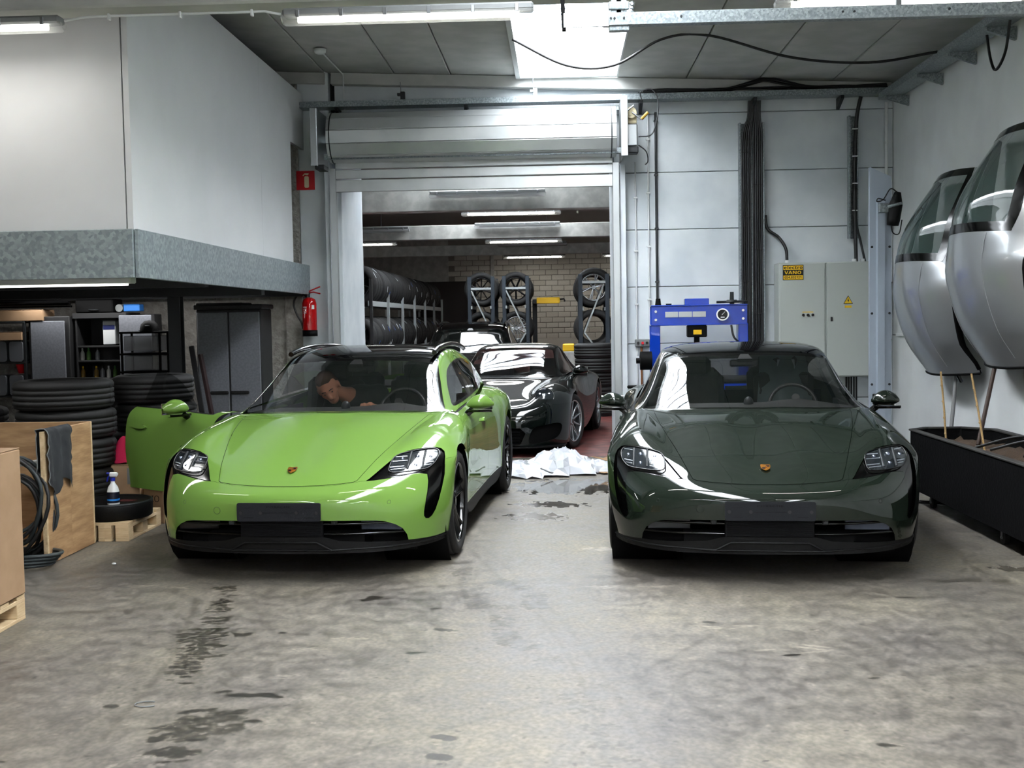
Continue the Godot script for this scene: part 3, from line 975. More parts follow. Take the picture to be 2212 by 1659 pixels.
# ================================================================ the two electric saloons
func saloon_rows() -> Array:
	return [
		[[0, .20, .0], [.22, .20, .006], [.45, .20, .04], [.60, .20, .09], [.74, .20, .19], [.85, .20, .33], [.905, .20, .46], [.93, .20, .56], [.94, .20, .64]],
		[[0, .33, -.012], [.22, .33, -.006], [.45, .33, .03], [.60, .33, .08], [.745, .33, .17], [.86, .33, .31], [.925, .34, .44], [.955, .34, .53], [.965, .34, .60]],
		[[0, .46, -.034], [.22, .46, -.026], [.45, .46, .015], [.61, .46, .08], [.75, .47, .18], [.865, .47, .32], [.932, .48, .44], [.968, .48, .54], [.978, .48, .62]],
		[[0, .545, -.012], [.22, .548, -.002], [.45, .555, .05], [.61, .575, .15], [.75, .59, .28], [.87, .60, .41], [.94, .60, .51], [.975, .60, .58], [.985, .60, .66]],
		[[0, .597, .10], [.22, .60, .115], [.45, .618, .17], [.60, .665, .32], [.745, .69, .42], [.87, .695, .50], [.945, .69, .58], [.982, .69, .66], [.988, .69, .72]],
		[[0, .672, .29], [.23, .678, .30], [.47, .692, .34], [.61, .728, .45], [.75, .762, .54], [.86, .757, .62], [.938, .735, .68], [.98, .72, .74], [.988, .715, .80]],
		[[0, .762, .58], [.24, .768, .59], [.53, .772, .61], [.645, .796, .66], [.765, .828, .72], [.87, .815, .78], [.947, .775, .84], [.982, .75, .88], [.988, .735, .90]],
		[[0, .846, .88], [.25, .852, .89], [.585, .848, .92], [.67, .860, .95], [.775, .877, .98], [.875, .855, 1.01], [.952, .80, 1.04], [.982, .75, 1.06], [.988, .70, 1.08]],
		[[0, .898, 1.12], [.26, .904, 1.13], [.63, .895, 1.17], [.71, .899, 1.20], [.795, .902, 1.22], [.88, .88, 1.24], [.952, .82, 1.24], [.98, .74, 1.24], [.986, .58, 1.22]],
		[[0, .936, 1.33], [.27, .940, 1.345], [.66, .928, 1.42], [.745, .928, 1.44], [.825, .92, 1.45], [.89, .89, 1.45], [.947, .83, 1.43], [.972, .72, 1.38], [.975, .45, 1.28]],
		[[0, .95, 1.55], [.3, .95, 1.57], [.68, .938, 1.64], [.765, .938, 1.66], [.84, .925, 1.66], [.90, .89, 1.65], [.945, .82, 1.62], [.965, .65, 1.56], [.955, .2, 1.42]],
		[[0, .95, 2.1], [.4, .95, 2.1], [.68, .95, 2.1], [.76, .95, 2.1], [.832, .942, 2.1], [.892, .905, 2.1], [.94, .825, 2.1], [.962, .6, 2.1], [.95, .2, 2.1]],
		[[0, .96, 2.7], [.4, .96, 2.7], [.68, .96, 2.7], [.75, .96, 2.7], [.822, .952, 2.7], [.885, .918, 2.7], [.935, .835, 2.7], [.957, .6, 2.7], [.945, .2, 2.7]],
		[[0, .98, 3.2], [.4, .98, 3.2], [.66, .98, 3.2], [.73, .98, 3.2], [.80, .972, 3.2], [.878, .94, 3.22], [.945, .85, 3.25], [.965, .6, 3.28], [.955, .2, 3.36]],
		[[0, .99, 3.5], [.4, .99, 3.5], [.63, .99, 3.5], [.70, .99, 3.5], [.77, .988, 3.5], [.868, .965, 3.5], [.958, .89, 3.5], [.985, .7, 3.5], [.988, .45, 3.48]],
		[[0, .99, 3.78], [.4, .99, 3.78], [.6, .99, 3.78], [.67, .99, 3.78], [.74, .99, 3.78], [.856, .97, 3.8], [.962, .90, 3.8], [.99, .78, 3.8], [.99, .69, 3.80]],
		[[0, .98, 4.05], [.4, .98, 4.05], [.58, .98, 4.05], [.65, .98, 4.05], [.715, .98, 4.05], [.845, .957, 4.05], [.952, .89, 4.05], [.985, .77, 4.05], [.988, .68, 4.0]],
		[[0, .965, 4.35], [.4, .965, 4.35], [.55, .965, 4.35], [.62, .965, 4.35], [.69, .965, 4.35], [.82, .94, 4.35], [.93, .86, 4.35], [.965, .7, 4.3], [.968, .5, 4.17]],
		[[0, .945, 4.7], [.35, .945, 4.7], [.5, .945, 4.7], [.56, .945, 4.7], [.63, .945, 4.69], [.76, .92, 4.66], [.87, .83, 4.6], [.92, .6, 4.5], [.93, .25, 4.3]],
		[[0, .93, 4.94], [.3, .93, 4.94], [.42, .93, 4.93], [.47, .93, 4.93], [.53, .925, 4.92], [.63, .90, 4.90], [.73, .80, 4.86], [.80, .55, 4.78], [.84, .25, 4.6]],
		[[0, .91, 4.99], [.1, .91, 4.99], [.16, .91, 4.99], [.2, .91, 4.99], [.25, .90, 4.99], [.3, .86, 4.99], [.35, .75, 4.98], [.4, .5, 4.92], [.42, .25, 4.75]],
		[[0, .905, 5.0], [.002, .905, 5.0], [.003, .905, 5.0], [.004, .905, 5.0], [.005, .895, 5.0], [.006, .855, 5.0], [.007, .745, 4.99], [.008, .495, 4.93], [.009, .25, 4.76]]]

func canopy_rows(estate: bool) -> Array:
	var r = [
		[[0, .932, 1.34], [.25, .932, 1.355], [.48, .929, 1.40], [.64, .926, 1.46], [.74, .924, 1.53], [.785, .924, 1.58], [.805, .926, 1.61], [.82, .926, 1.64], [.832, .92, 1.67]],
		[[0, 1.05, 1.57], [.25, 1.05, 1.58], [.47, 1.045, 1.62], [.61, 1.04, 1.67], [.70, 1.03, 1.73], [.742, 1.012, 1.77], [.77, .985, 1.79], [.80, .955, 1.81], [.832, .93, 1.83]],
		[[0, 1.19, 1.85], [.25, 1.19, 1.86], [.45, 1.182, 1.89], [.575, 1.172, 1.93], [.65, 1.157, 1.98], [.692, 1.13, 2.01], [.735, 1.07, 2.03], [.78, 1.0, 2.04], [.83, .94, 2.05]],
		[[0, 1.322, 2.14], [.24, 1.320, 2.15], [.42, 1.312, 2.17], [.53, 1.30, 2.19], [.605, 1.282, 2.22], [.648, 1.25, 2.24], [.705, 1.15, 2.26], [.765, 1.04, 2.28], [.828, .945, 2.30]],
		[[0, 1.388, 2.6], [.24, 1.386, 2.6], [.42, 1.377, 2.6], [.53, 1.362, 2.6], [.598, 1.342, 2.6], [.645, 1.305, 2.6], [.705, 1.185, 2.6], [.765, 1.06, 2.6], [.822, .952, 2.6]],
		[[0, 1.374, 3.1], [.24, 1.372, 3.1], [.41, 1.362, 3.1], [.51, 1.347, 3.1], [.58, 1.325, 3.1], [.625, 1.29, 3.1], [.685, 1.18, 3.1], [.745, 1.07, 3.1], [.80, .968, 3.1]],
		[[0, 1.305, 3.6], [.23, 1.30, 3.6], [.40, 1.288, 3.6], [.49, 1.27, 3.6], [.55, 1.247, 3.6], [.595, 1.215, 3.6], [.65, 1.14, 3.6], [.705, 1.06, 3.6], [.76, .98, 3.6]],
		[[0, 1.185, 4.1], [.22, 1.18, 4.1], [.37, 1.168, 4.1], [.46, 1.15, 4.1], [.52, 1.13, 4.1], [.56, 1.11, 4.1], [.61, 1.07, 4.1], [.66, 1.02, 4.1], [.71, .97, 4.1]],
		[[0, 1.05, 4.55], [.2, 1.045, 4.55], [.36, 1.035, 4.55], [.45, 1.02, 4.55], [.51, 1.01, 4.55], [.55, 1.0, 4.55], [.59, .985, 4.55], [.63, .97, 4.55], [.66, .945, 4.55]],
		[[0, .95, 4.9], [.2, .95, 4.9], [.34, .945, 4.9], [.43, .94, 4.9], [.49, .935, 4.9], [.52, .93, 4.89], [.54, .925, 4.88], [.55, .92, 4.87], [.56, .915, 4.86]]]
	if estate:
		var lift = [0, 0, 0, 0, .008, .03, .075, .13, .16, .02]
		for i in r.size():
			for j in 9:
				var w = clampf((r[i][j][1] - 0.95) / 0.12, 0, 1)
				r[i][j][1] += lift[i] * w
		for j in 9: r[8][j][2] += 0.12
	return r

func wheel(parent: Node, c: Vector3, side: float, kind: String, rim_mat: Material, r := 0.36, w := 0.265, called := "wheel", steer := 0.0) -> Node3D:
	# side +1: outer face towards +x
	var n := Node3D.new(); n.name = called
	parent.add_child(n, true)
	n.position = c; n.rotation.y = (0.0 if side > 0 else PI) + steer
	var ax = Transform3D(Basis(V(0, 1, 0), V(1, 0, 0), V(0, 0, -1)), Vector3.ZERO)   # lathe axis along +x
	var rr = r * 0.745
	var m = mb()
	var prof = [Vector2(rr, -w * 0.40), Vector2(rr + .012, -w * 0.47), Vector2(rr + .05, -w * 0.5), Vector2(r - .025, -w * 0.47), Vector2(r - .008, -w * 0.42)]
	for i in 4:
		var x = -w * 0.36 + w * 0.72 * (i + 0.5) / 4.0
		prof.append(Vector2(r, x - w * 0.08)); prof.append(Vector2(r, x + w * 0.06)); prof.append(Vector2(r - .008, x + w * 0.07)); prof.append(Vector2(r - .008, x + w * 0.095))
	prof += [Vector2(r - .008, w * 0.42), Vector2(r - .025, w * 0.47), Vector2(rr + .05, w * 0.5), Vector2(rr + .012, w * 0.47), Vector2(rr, w * 0.40)]
	m.lathe(prof, 48, ax)
	put(m, "tyre", mats.rubber, n)
	m = mb()
	m.lathe([Vector2(rr - .012, w * .3), Vector2(rr - .03, -w * .35), Vector2(rr, -w * .42), Vector2(rr + .002, -w * .40), Vector2(rr + .002, w * .40), Vector2(rr + .008, w * .455), Vector2(rr - .006, w * .46), Vector2(rr - .014, w * .42), Vector2(rr - .012, w * .3)], 48, ax)
	put(m, "rim", rim_mat, n)
	m = mb()
	m.cyl(V(-w * .1, 0, 0), V(-w * .1 + .03, 0, 0), rr * 0.72, -1, 32)
	put(m, "brake_disc", mats.steel, n)
	m = mb(); m.lathe([Vector2(.062, w * .1), Vector2(.06, w * .33), Vector2(.03, w * .36), Vector2(0, w * .36)], 24, ax)
	put(m, "hub", rim_mat, n)
	var spokes = {"twin": 5, "ten": 10, "mesh": 10, "five": 5, "seven": 7, "six": 6}[kind]
	for i in spokes:
		m = mb()
		var a0 = TAU * i / spokes + 0.3
		var pairs = [[-0.10, -0.16], [0.10, 0.16]] if kind in ["twin", "six"] else [[0.0, -0.15], [0.0, 0.15]] if kind == "mesh" else [[0.0, 0.0]]
		for pr in pairs:
			var hw = {"twin": .013, "ten": .010, "mesh": .008, "five": .028, "seven": .018, "six": .014}[kind]
			var rows = []
			for j in 6:
				var t = j / 5.0
				var a = a0 + lerpf(pr[0], pr[1], t)
				var rad = lerpf(0.045, rr - 0.008, t)
				var er = V(0, sin(a), cos(a))
				var et = V(0, cos(a), -sin(a))
				var xo = w * (0.335 + 0.09 * sin(t * PI / 2)) - 0.012 * sin(PI * t)
				var h2 = hw * lerpf(1.5, 0.9, t)
				var p = er * rad
				rows.append([p + et * h2 + V(xo - .03, 0, 0), p + et * h2 + V(xo - .006, 0, 0), p + et * h2 * .6 + V(xo, 0, 0), p - et * h2 * .6 + V(xo, 0, 0), p - et * h2 + V(xo - .006, 0, 0), p - et * h2 + V(xo - .03, 0, 0)])
			m.grid(rows, true)
		put(m, "spoke", rim_mat, n)
	m = mb(); m.cyl(V(w * .355, 0, 0), V(w * .37, 0, 0), .03, .027, 20)
	put(m, "hub_cap", mats.black_gloss if kind != "mesh" else mats.steel, n)
	return n

func mirror_unit(parent: Node, side: float, pm: Material) -> Node3D:
	# origin at the mirror's foot on the door; side +1 sticks out to +x
	var n := Node3D.new(); n.name = "mirror"
	parent.add_child(n, true)
	var m = mb()
	var rows = []
	for i in 13:
		var t = i / 12.0
		var k = pow(sin(PI * clampf(t, .015, .985)), 0.55)
		var row = []
		for j in 17:
			var a = TAU * j / 16
			var x = 0.035 + 0.205 * t
			row.append(V(side * x, 0.055 + .012 * sin(PI * t) + 0.066 * k * sin(a) * (1.0 if sin(a) > 0 else .72), -0.02 - 0.035 * t + 0.075 * k * cos(a) * (1.15 if cos(a) > 0 else 0.6)))
		rows.append(row)
	m.grid(rows, side < 0)
	put(m, "shell", pm, n)
	m = mb(); m.tube([V(-side * .02, -.035, -.01), V(side * .03, -.02, -.015), V(side * .075, .015, -.02)], .024, 10)
	put(m, "foot", mats.black_gloss, n)
	m = mb()
	rows = []
	for i in 9:
		var t = i / 8.0
		var k = sin(PI * clampf(t, .05, .95))
		rows.append([V(side * (.045 + .19 * t), .024 - .002 * k, .03 + .035 * k), V(side * (.045 + .19 * t), .008, .035 + .03 * k), V(side * (.045 + .19 * t), -.002, .0)])
	m.grid(rows, side < 0)
	put(m, "lower_blade", mats.black_gloss, n)
	m = mb()
	m.bbox(V(side * .14, .058, -.085), V(.17, .09, .006), .02)
	put(m, "mirror_glass", mats.chrome, n)
	return n

func crest(parent: Node, at: Vector3, tilt: float):
	var n := Node3D.new(); n.name = "crest"; parent.add_child(n, true)
	n.position = at; n.rotation.x = tilt
	var sh = smooth_poly([-.026, .034, 0, .03, .026, .034, .03, .012, .024, -.014, .012, -.028, 0, -.036, -.012, -.028, -.024, -.014, -.03, .012], 2)
	var m = mb(); m.prism(sh, .004)
	put(m, "shield", mats.gold, n)
	m = mb(); m.bbox(V(-.012, -.010, .0045), V(.019, .018, .002), .001)
	put(m, "dark_field", mats.crest_red, n)
	m = mb(); m.bbox(V(.013, .014, .0045), V(.021, .018, .002), .001)
	put(m, "dark_field", mats.crest_red, n)
	m = mb(); m.prism(smooth_poly([-.008, .009, .008, .009, .007, -.004, 0, -.010, -.007, -.004], 2), .003, Transform3D(Basis.IDENTITY, V(0, 0.002, .004)))
	put(m, "centre_shield", mats.gold, n)
	m = mb(); m.bbox(V(.001, .003, .0075), V(.004, .009, .001), .0005)
	put(m, "mark", mats.ink, n)

func saloon(called: String, label: String, at: Vector3, turn: float, pm: Material, estate: bool, door_open: bool, wheel_kind: String) -> Node3D:
	var car = thing(called, label, "car", at, turn)
	var rws = saloon_rows()
	for k in range(5, 9):       # the bonnet's two long creases
		rws[k][0][1] -= .007; rws[k][1][1] += .009; rws[k][2][1] -= .003
	var C = control_net(rws, true, 2)
	var front = patch(C, 0, 9.62, 0, 8, 7)
	var side_ = patch(C, 9.62, 21, 4.25, 8, 5)
	var r
	# --- grille opening
	var gr = P2([-.05, .391, .265, .391, .46, .387, .58, .382, .64, .370, .69, .348, .728, .318, .750, .275, .756, .238, .60, .246, .36, .262, .27, .288, -.05, .288])
	r = split(front, "front", gr)
	var grille_hole = r[0]
	var rest = r[1]
	# --- black lower valance
	r = split(rest, "front", P2([-.05, .10, 1.1, .10, 1.1, .222, .90, .226, .756, .238, .60, .2465, .36, .2625, .27, .2885, -.05, .2885]))
	var valance = r[0]
	rest = r[1]
	# --- headlamp and air curtain
	var hl = P2([.498, .611, .515, .622, .545, .650, .587, .690, .622, .722, .655, .744, .70, .760, .756, .769, .81, .772, .857, .770, .893, .760, .918, .740, .931, .712, .938, .66, .940, .608, .932, .537, .918, .462, .900, .40, .882, .366, .866, .353, .850, .357, .842, .375, .842, .40, .850, .46, .856, .52, .855, .58, .845, .622, .80, .632, .765, .631, .70, .625, .626, .618, .55, .612])
	r = split(rest, "front", hl)
	var lamp_hole = r[0]
	rest = r[1]
	# --- bonnet
	var hood_poly = P2([-.05, .588, .10, .589, .22, .592, .35, .599, .425, .606, .445, .613, .455, .628, .482, .668, .515, .718, .55, .763, .585, .803, .622, .846, .655, .885, .69, .93, .70, .99, -.05, .99])
	r = panel_of(rest, "front", hood_poly, 0.0025)
	var hood = r[0]
	rest = r[1]
	put(hood.both().mesh(), "bonnet", pm, car)
	# --- bumper and fender
	r = panel_of(rest, "front", P2([-.05, .15, -.05, .585, .22, .589, .35, .596, .43, .605, .47, .611, .52, .613, .60, .66, .75, .69, .925, .700, 1.2, .715, 1.2, .15]), 0.0008)
	put(r[0].both().mesh(), "front_bumper", pm, car)
	put(valance.both().mesh(), "valance", mats.black_plastic, car)
	var body = r[1].add(side_)
	var FA = Vector2(.93, .36)
	var RA = Vector2(3.83, .36)
	body = split(body, "side", ring_poly(FA, .40, 64))[1]
	body = split(body, "side", ring_poly(RA, .405, 64))[1]
	# front bumper was cut before the arch: fine, it ends inside it
	# --- sill
	r = split(body, "side", P2([1.2, .1, 3.55, .1, 3.55, .285, 1.2, .285]))
	put(r[0].mesh(), "sill", mats.black_plastic, car)
	put(r[0].mirrored().mesh(), "sill", mats.black_plastic, car)
	body = r[1]
	# --- doors
	var dp = P2([1.50, .30, 1.43, .50, 1.42, .75, 1.46, .87, 1.52, 1.1, 2.60, 1.1, 2.60, .60, 2.58, .30])
	var dr = panel_of(body, "side", dp, 0.003)
	var door = dr[0]
	var rd = panel_of(dr[1], "side", P2([2.61, .30, 2.615, .60, 2.615, 1.1, 3.42, 1.1, 3.44, .82, 3.36, .60, 3.28, .30]), 0.003)
	put(rd[1].both().mesh(), "body_side", pm, car)
	put(rd[0].mesh(), "rear_door", pm, car)
	put(rd[0].mirrored().mesh(), "rear_door", pm, car)
	var groove = smooth_poly([2.30, .795, 2.36, .815, 2.46, .815, 2.50, .80, 2.45, .785, 2.36, .78], 3)
	# --- canopy
	var K = control_net(canopy_rows(estate), true, 2)
	var top = patch(K, 0, 9, 0, 5, 6)
	var cs = patch(K, 0, 9, 5, 8, 6)
	r = split(top, "par", P2([-.1, -.1, 4.75, -.1, 4.72, .3, 4.55, 1.0, 4.42, 2.0, 4.30, 2.7, 4.05, 2.93, 3.5, 2.97, -.1, 2.97]))
	var screen = r[0]
	top = r[1]
	var fr = split(screen, "par", P2([-.1, .10, 3.9, .13, 4.25, .30, 4.28, 1.0, 4.17, 2.0, 4.05, 2.60, 3.8, 2.74, 3.0, 2.78, -.1, 2.78]))
	put(fr[0].both().mesh(), "windscreen", mats.screen, car)
	put(fr[1].both().mesh(), "windscreen_border", mats.black_gloss, car)
	r = split(top, "par", P2([-.1, 2.97, 3.5, 2.97, 4.05, 2.93, 4.08, 3.15, 4.05, 4.0, 4.0, 6.3, 3.6, 6.6, -.1, 6.6]))
	put(r[0].both().mesh(), "glass_roof", mats.roof_glass, car)
	top = r[1]
	r = split(top, "par", P2([-.1, 6.85, 3.7, 6.85, 4.0, 7.2, 4.0, 8.2, 3.7, 8.5, -.1, 8.5]))
	put(r[0].both().mesh(), "rear_screen", mats.side_glass, car)
	top = r[1]
	var win
	if estate:
		win = smooth_poly([1.80, .958, 1.90, 1.02, 2.10, 1.135, 2.32, 1.222, 2.62, 1.268, 3.0, 1.278, 3.4, 1.262, 3.8, 1.205, 4.02, 1.12, 3.98, 1.04, 3.7, 1.012, 3.1, .992, 2.5, .972, 2.0, .956], 3)
	else:
		win = smooth_poly([1.80, .958, 1.90, 1.02, 2.10, 1.135, 2.32, 1.222, 2.62, 1.265, 3.0, 1.262, 3.4, 1.205, 3.7, 1.115, 3.82, 1.04, 3.7, 1.01, 3.1, .992, 2.5, .972, 2.0, .956], 3)
	var sp = split(cs, "side", win)
	var glass_all = sp[0]
	var inner = _scaled(Geometry2D.offset_polygon(_scaled(win, 100), -2.0)[0], .01)
	var gi = split(glass_all, "side", inner)
	var border = gi[1]
	var gl = split(gi[0], "side", P2([2.56, .8, 2.64, .8, 2.60, 1.4, 2.50, 1.4]))
	border.add(gl[0])
	var fg = split(gl[1], "side", P2([1.5, .8, 2.60, .8, 2.56, 1.4, 1.5, 1.4]))
	put(top.add(sp[1]).both().mesh(), "roof_frame", pm, car)
	put(border.both().mesh() if not door_open else border.mesh(), "window_border", mats.black_gloss, car)
	put(fg[0].mesh(), "door_window", mats.side_glass, car)
	put(fg[1].both().mesh(), "rear_side_window", mats.side_glass, car)
	# front doors; the one at -x may stand open
	var hinge = V(-.945, 0, -1.43)
	var plus := Node3D.new(); plus.name = "front_door"; car.add_child(plus, true)
	_door(plus, door, groove, pm, 1.0, Vector3.ZERO, dp)
	mirror_unit(plus, 1.0, pm).position = V(.862, .905, -1.80)
	var minus := Node3D.new(); minus.name = "front_door"; car.add_child(minus, true)
	_door(minus, door.mirrored(), groove, pm, -1.0, -hinge, dp)
	mirror_unit(minus, -1.0, pm).position = V(-.862, .905, -1.80) - hinge
	var wg = put(fg[0].mirrored().moved(-hinge).mesh(), "window", mats.side_glass, minus)
	wg.name = "window"
	minus.position = hinge
	if door_open: minus.rotation.y = deg_to_rad(57)
	# --- grille internals
	var m = mb()
	m.box(V(0, .32, -.34), V(1.56, .34, .02)); m.box(V(0, .425, -.22), V(1.0, .02, .24)); m.box(V(.775, .31, -.36), V(.02, .2, .10)); m.box(V(-.775, .31, -.36), V(.02, .2, .10))
	put(m, "grille_back", mats.black, car)
	m = mb(); m.bbox(V(0, .335, -.022), V(.52, .104, .02), .004)
	var sh = put(m, "grille_shutter", mats.shutter, car)
	for i in 9:
		m = mb(); m.bbox(V(0, .293 + i * .0105, -.011), V(.50, .005, .008), .001)
		put(m, "rib", mats.shutter, sh)
	for s in [-1.0, 1.0]:
		for yy in [[.363, .0], [.300, .0]]:
			m = mb()
			var pts = []
			for i in 9:
				var x = lerpf(.262, .745, i / 8.0)
				pts.append(V(s * x, yy[0] - .004 * i / 8.0, -(.03 + .62 * pow(x, 3.0) * .62)))
			m.tube(pts, .008, 6)
			put(m, "grille_bar", mats.black_gloss, car)
		m = mb(); m.bbox(V(s * .59, .335, -.19), V(.26, .062, .02), .003)
		put(m, "radiator", mats.radiator if s > 0 else mats.pipe_blue, car)
		m = mb(); m.bbox(V(s * .325, .372, -.045), V(.036, .03, .03), .005); m.cyl(V(s * .325, .372, -.03), V(s * .325, .372, -.026), .007, -1, 10)
		put(m, "parking_sensor", mats.dark_steel, car)
	# splitter edge lines
	m = mb()
	var lip = []
	for i in range(-14, -5): lip.append(patch_at(C, .08, -i * .5, true)[0] * V(-1, 1, 1) + V(0, 0, .004))
	lip += [V(-.318, .207, .004), V(-.225, .256, .012), V(.225, .256, .012), V(.318, .207, .004)]
	for i in range(6, 15): lip.append(patch_at(C, .08, i * .5, true)[0] + V(0, 0, .004))
	m.tube(lip, .007, 6)
	m.tube([V(-.318, .206, .006), V(.318, .206, .006)], .006, 6)
	put(m, "splitter_edge", mats.black_plastic, car)
	m = mb()
	var tp := PackedVector2Array()
	for i in range(-14, 15):
		var e = patch_at(C, 0, absf(i) * .5, true)[0]
		tp.append(Vector2(e.x * signf(i), e.z + .006))
	tp.append(Vector2(.88, -.64)); tp.append(Vector2(-.88, -.64))
	m.prism(tp, .02, Transform3D(Basis(V(1, 0, 0), V(0, 0, 1), V(0, -1, 0)), V(0, .205, 0)))
	put(m, "splitter", mats.black_plastic, car)
	# --- number plate carrier
	m = mb(); m.prism(rounded_rect(.524, .113, .012), .014, Transform3D(Basis.IDENTITY, V(0, .449, .028)))
	var pl = put(m, "plate_holder", mats.plate, car)
	for x in [-.237, -.112, .112, .237]:
		m = mb(); m.cyl(V(x, .445, .041), V(x, .445, .0435), .0105, -1, 16)
		put(m, "screw_hole", mats.ink, pl)
	for e in [[0, .445, .19], [-.19, .475, .06], [.19, .475, .06], [-.19, .415, .06], [.19, .415, .06]]:
		m = mb(); m.box(V(e[0], e[1], .0425), V(e[2], .0022, .0014))
		put(m, "rib", mats.plate_line, pl)
	text(pl, "PORSCHE", .016, V(0, .481, .0424), mats.plate_line, Basis.IDENTITY, true, 2.2)
	m = mb(); m.box(V(0, .45, .0), V(.5, .09, .06))
	put(m, "plate_mount", mats.black, car)
	crest(car, V(0, .668, -.262) , deg_to_rad(-66))
	# towing-eye cover and sensor rings
	m = mb()
	var ringp = []
	for i in 24: ringp.append(V(-.405 + .022 * cos(TAU * i / 24), .452 + .022 * sin(TAU * i / 24), .0))
	for i in 24: ringp[i] = _on_front(front, ringp[i])
	m.tube(ringp, .0012, 5, true)
	put(m, "tow_cover_seam", mats.ink, car)
	for s in [-1.0, 1.0]:
		m = mb(); ringp = []
		for i in 14: ringp.append(_on_front(front, V(s * (.655) + .010 * cos(TAU * i / 14), .488 + .011 * sin(TAU * i / 14), 0)))
		m.tube(ringp, .001, 5, true)
		put(m, "sensor_seam", mats.ink, car)
	# --- headlamps
	for s in [1.0, -1.0]:
		var h := Node3D.new(); h.name = "headlamp"; car.add_child(h, true)
		var hole = lamp_hole if s > 0 else lamp_hole.mirrored()
		var pit = hole.moved(V(0, 0, -.028))
		put(pit.add(skirt(hole, V(0, 0, -.028))).mesh(), "surround", mats.black_gloss, h)
		var lens_poly = smooth_poly([.612, .672, .616, .712, .64, .738, .70, .754, .76, .762, .82, .766, .855, .763, .88, .752, .892, .728, .886, .70, .868, .676, .835, .656, .75, .649, .68, .646, .640, .648, .618, .656], 3)
		var src = lamp_hole
		var lens = split(src, "front", lens_poly)[0]
		if s < 0: lens = lens.mirrored()
		put(lens.pushed(-.004).mesh(), "lens", mats.lens, h)
		var rimp = []
		for q in lens_poly: rimp.append(_on_front(lamp_hole, V(q.x, q.y, 0)) * V(s, 1, 1))
		m = mb(); m.tube(rimp, .004, 6, true)
		put(m, "lens_rim", mats.lamp_trim, h)
		for q in [[.66, .725, .085, .006], [.665, .702, .09, .005], [.655, .672, .085, .006], [.665, .660, .08, .005], [.845, .744, .075, .006], [.838, .686, .06, .006], [.83, .672, .055, .005]]:
			var a = _on_front(lamp_hole, V(q[0] - q[2] / 2, q[1], 0)) + V(0, 0, -.014)
			var b2 = _on_front(lamp_hole, V(q[0] + q[2] / 2, q[1] + .004, 0)) + V(0, 0, -.014)
			m = mb(); m.tube([a * V(s, 1, 1), b2 * V(s, 1, 1)], q[3] * .8, 6)
			put(m, "light_bar", mats.lamp_silver, h)
		for q in [[.675, .713, .012], [.765, .722, .016], [.765, .675, .013], [.845, .716, .013]]:
			var a = _on_front(lamp_hole, V(q[0], q[1], 0)) + V(0, 0, -.022)
			m = mb(); m.ball(a * V(s, 1, 1), Vector3.ONE * q[2], 14)
			put(m, "projector", mats.projector, h)
		for q in [.722, .808]:
			var pts = []
			for i in 7: pts.append((_on_front(lamp_hole, V(q, lerpf(.658, .752, i / 6.0), 0)) + V(0, 0, -.016)) * V(s, 1, 1))
			m = mb(); m.tube(pts, .009, 6)
			put(m, "divider", mats.dark_steel, h)
	# --- running gear, liners, underbody
	for s in [-1.0, 1.0]:
		wheel(car, V(s * .845, .36, -.93), s, wheel_kind, mats.rim_black)
		wheel(car, V(s * .845, .36, -3.83), s, wheel_kind, mats.rim_black, .36, .285)
		for d in [.93, 3.83]:
			m = mb()
			var ax = Transform3D(Basis(V(0, 0, 1), V(1, 0, 0), V(0, 1, 0)), V(s * .74, .36, -d))
			m.lathe([Vector2(.42, -.22), Vector2(.42, .20)], 24, ax, 0, TAU)
			m.cyl(V(s * .52, .36, -d), V(s * .50, .36, -d), .42, -1, 24)
			put(m, "wheel_liner", mats.black, car)
	m = mb()
	m.box(V(0, .21, -2.4), V(1.84, .1, 2.0)); m.box(V(0, .25, -.75), V(1.0, .1, 1.3)); m.box(V(0, .25, -4.1), V(1.0, .1, 1.4))
	m.box(V(0, .5, -1.42), V(1.5, .7, .04)); m.box(V(0, .6, -3.45), V(1.5, .7, .04))
	put(m, "underbody", mats.black, car)
	_cabin(car)
	if estate:
		for s in [-1.0, 1.0]:
			m = mb()
			var pts = []
			for i in 15:
				var t = i / 14.0
				pts.append(V(s * lerpf(.585, .545, t), 1.335 + .062 * pow(sin(PI * clampf(t * .97 + .01, 0, 1)), .42) + .012 * sin(PI * t) - .02 * t, -lerpf(2.22, 4.05, t)))
			m.tube(pts, .021, 8)
			put(m, "roof_rail", mats.black_gloss, car)
	return car

func _nose_d(x: float) -> float:
	return .02 * x + .30 * pow(x, 3.2) + .55 * pow(maxf(x - .62, 0), 1.6)

func _on_front(so: Soup, p: Vector3) -> Vector3:
	# the point of the surface that lies at (x, y) seen from the front
	var q = Vector2(absf(p.x), p.y)
	var best = 1e9
	var z = 0.0
	for i in range(0, so.P.size(), 3):
		var a = Vector2(so.P[i].x, so.P[i].y); var b = Vector2(so.P[i + 1].x, so.P[i + 1].y); var c = Vector2(so.P[i + 2].x, so.P[i + 2].y)
		var ar = (b - a).cross(c - a)
		if absf(ar) < 1e-9: continue
		var w1 = (q - a).cross(c - a) / ar
		var w2 = (b - a).cross(q - a) / ar
		var ex = maxf(maxf(-w1, -w2), w1 + w2 - 1.0)
		if ex < best:
			best = ex
			z = so.P[i].z * (1 - w1 - w2) + so.P[i + 1].z * w1 + so.P[i + 2].z * w2
		if ex <= 0: break
	return V(p.x, p.y, z)

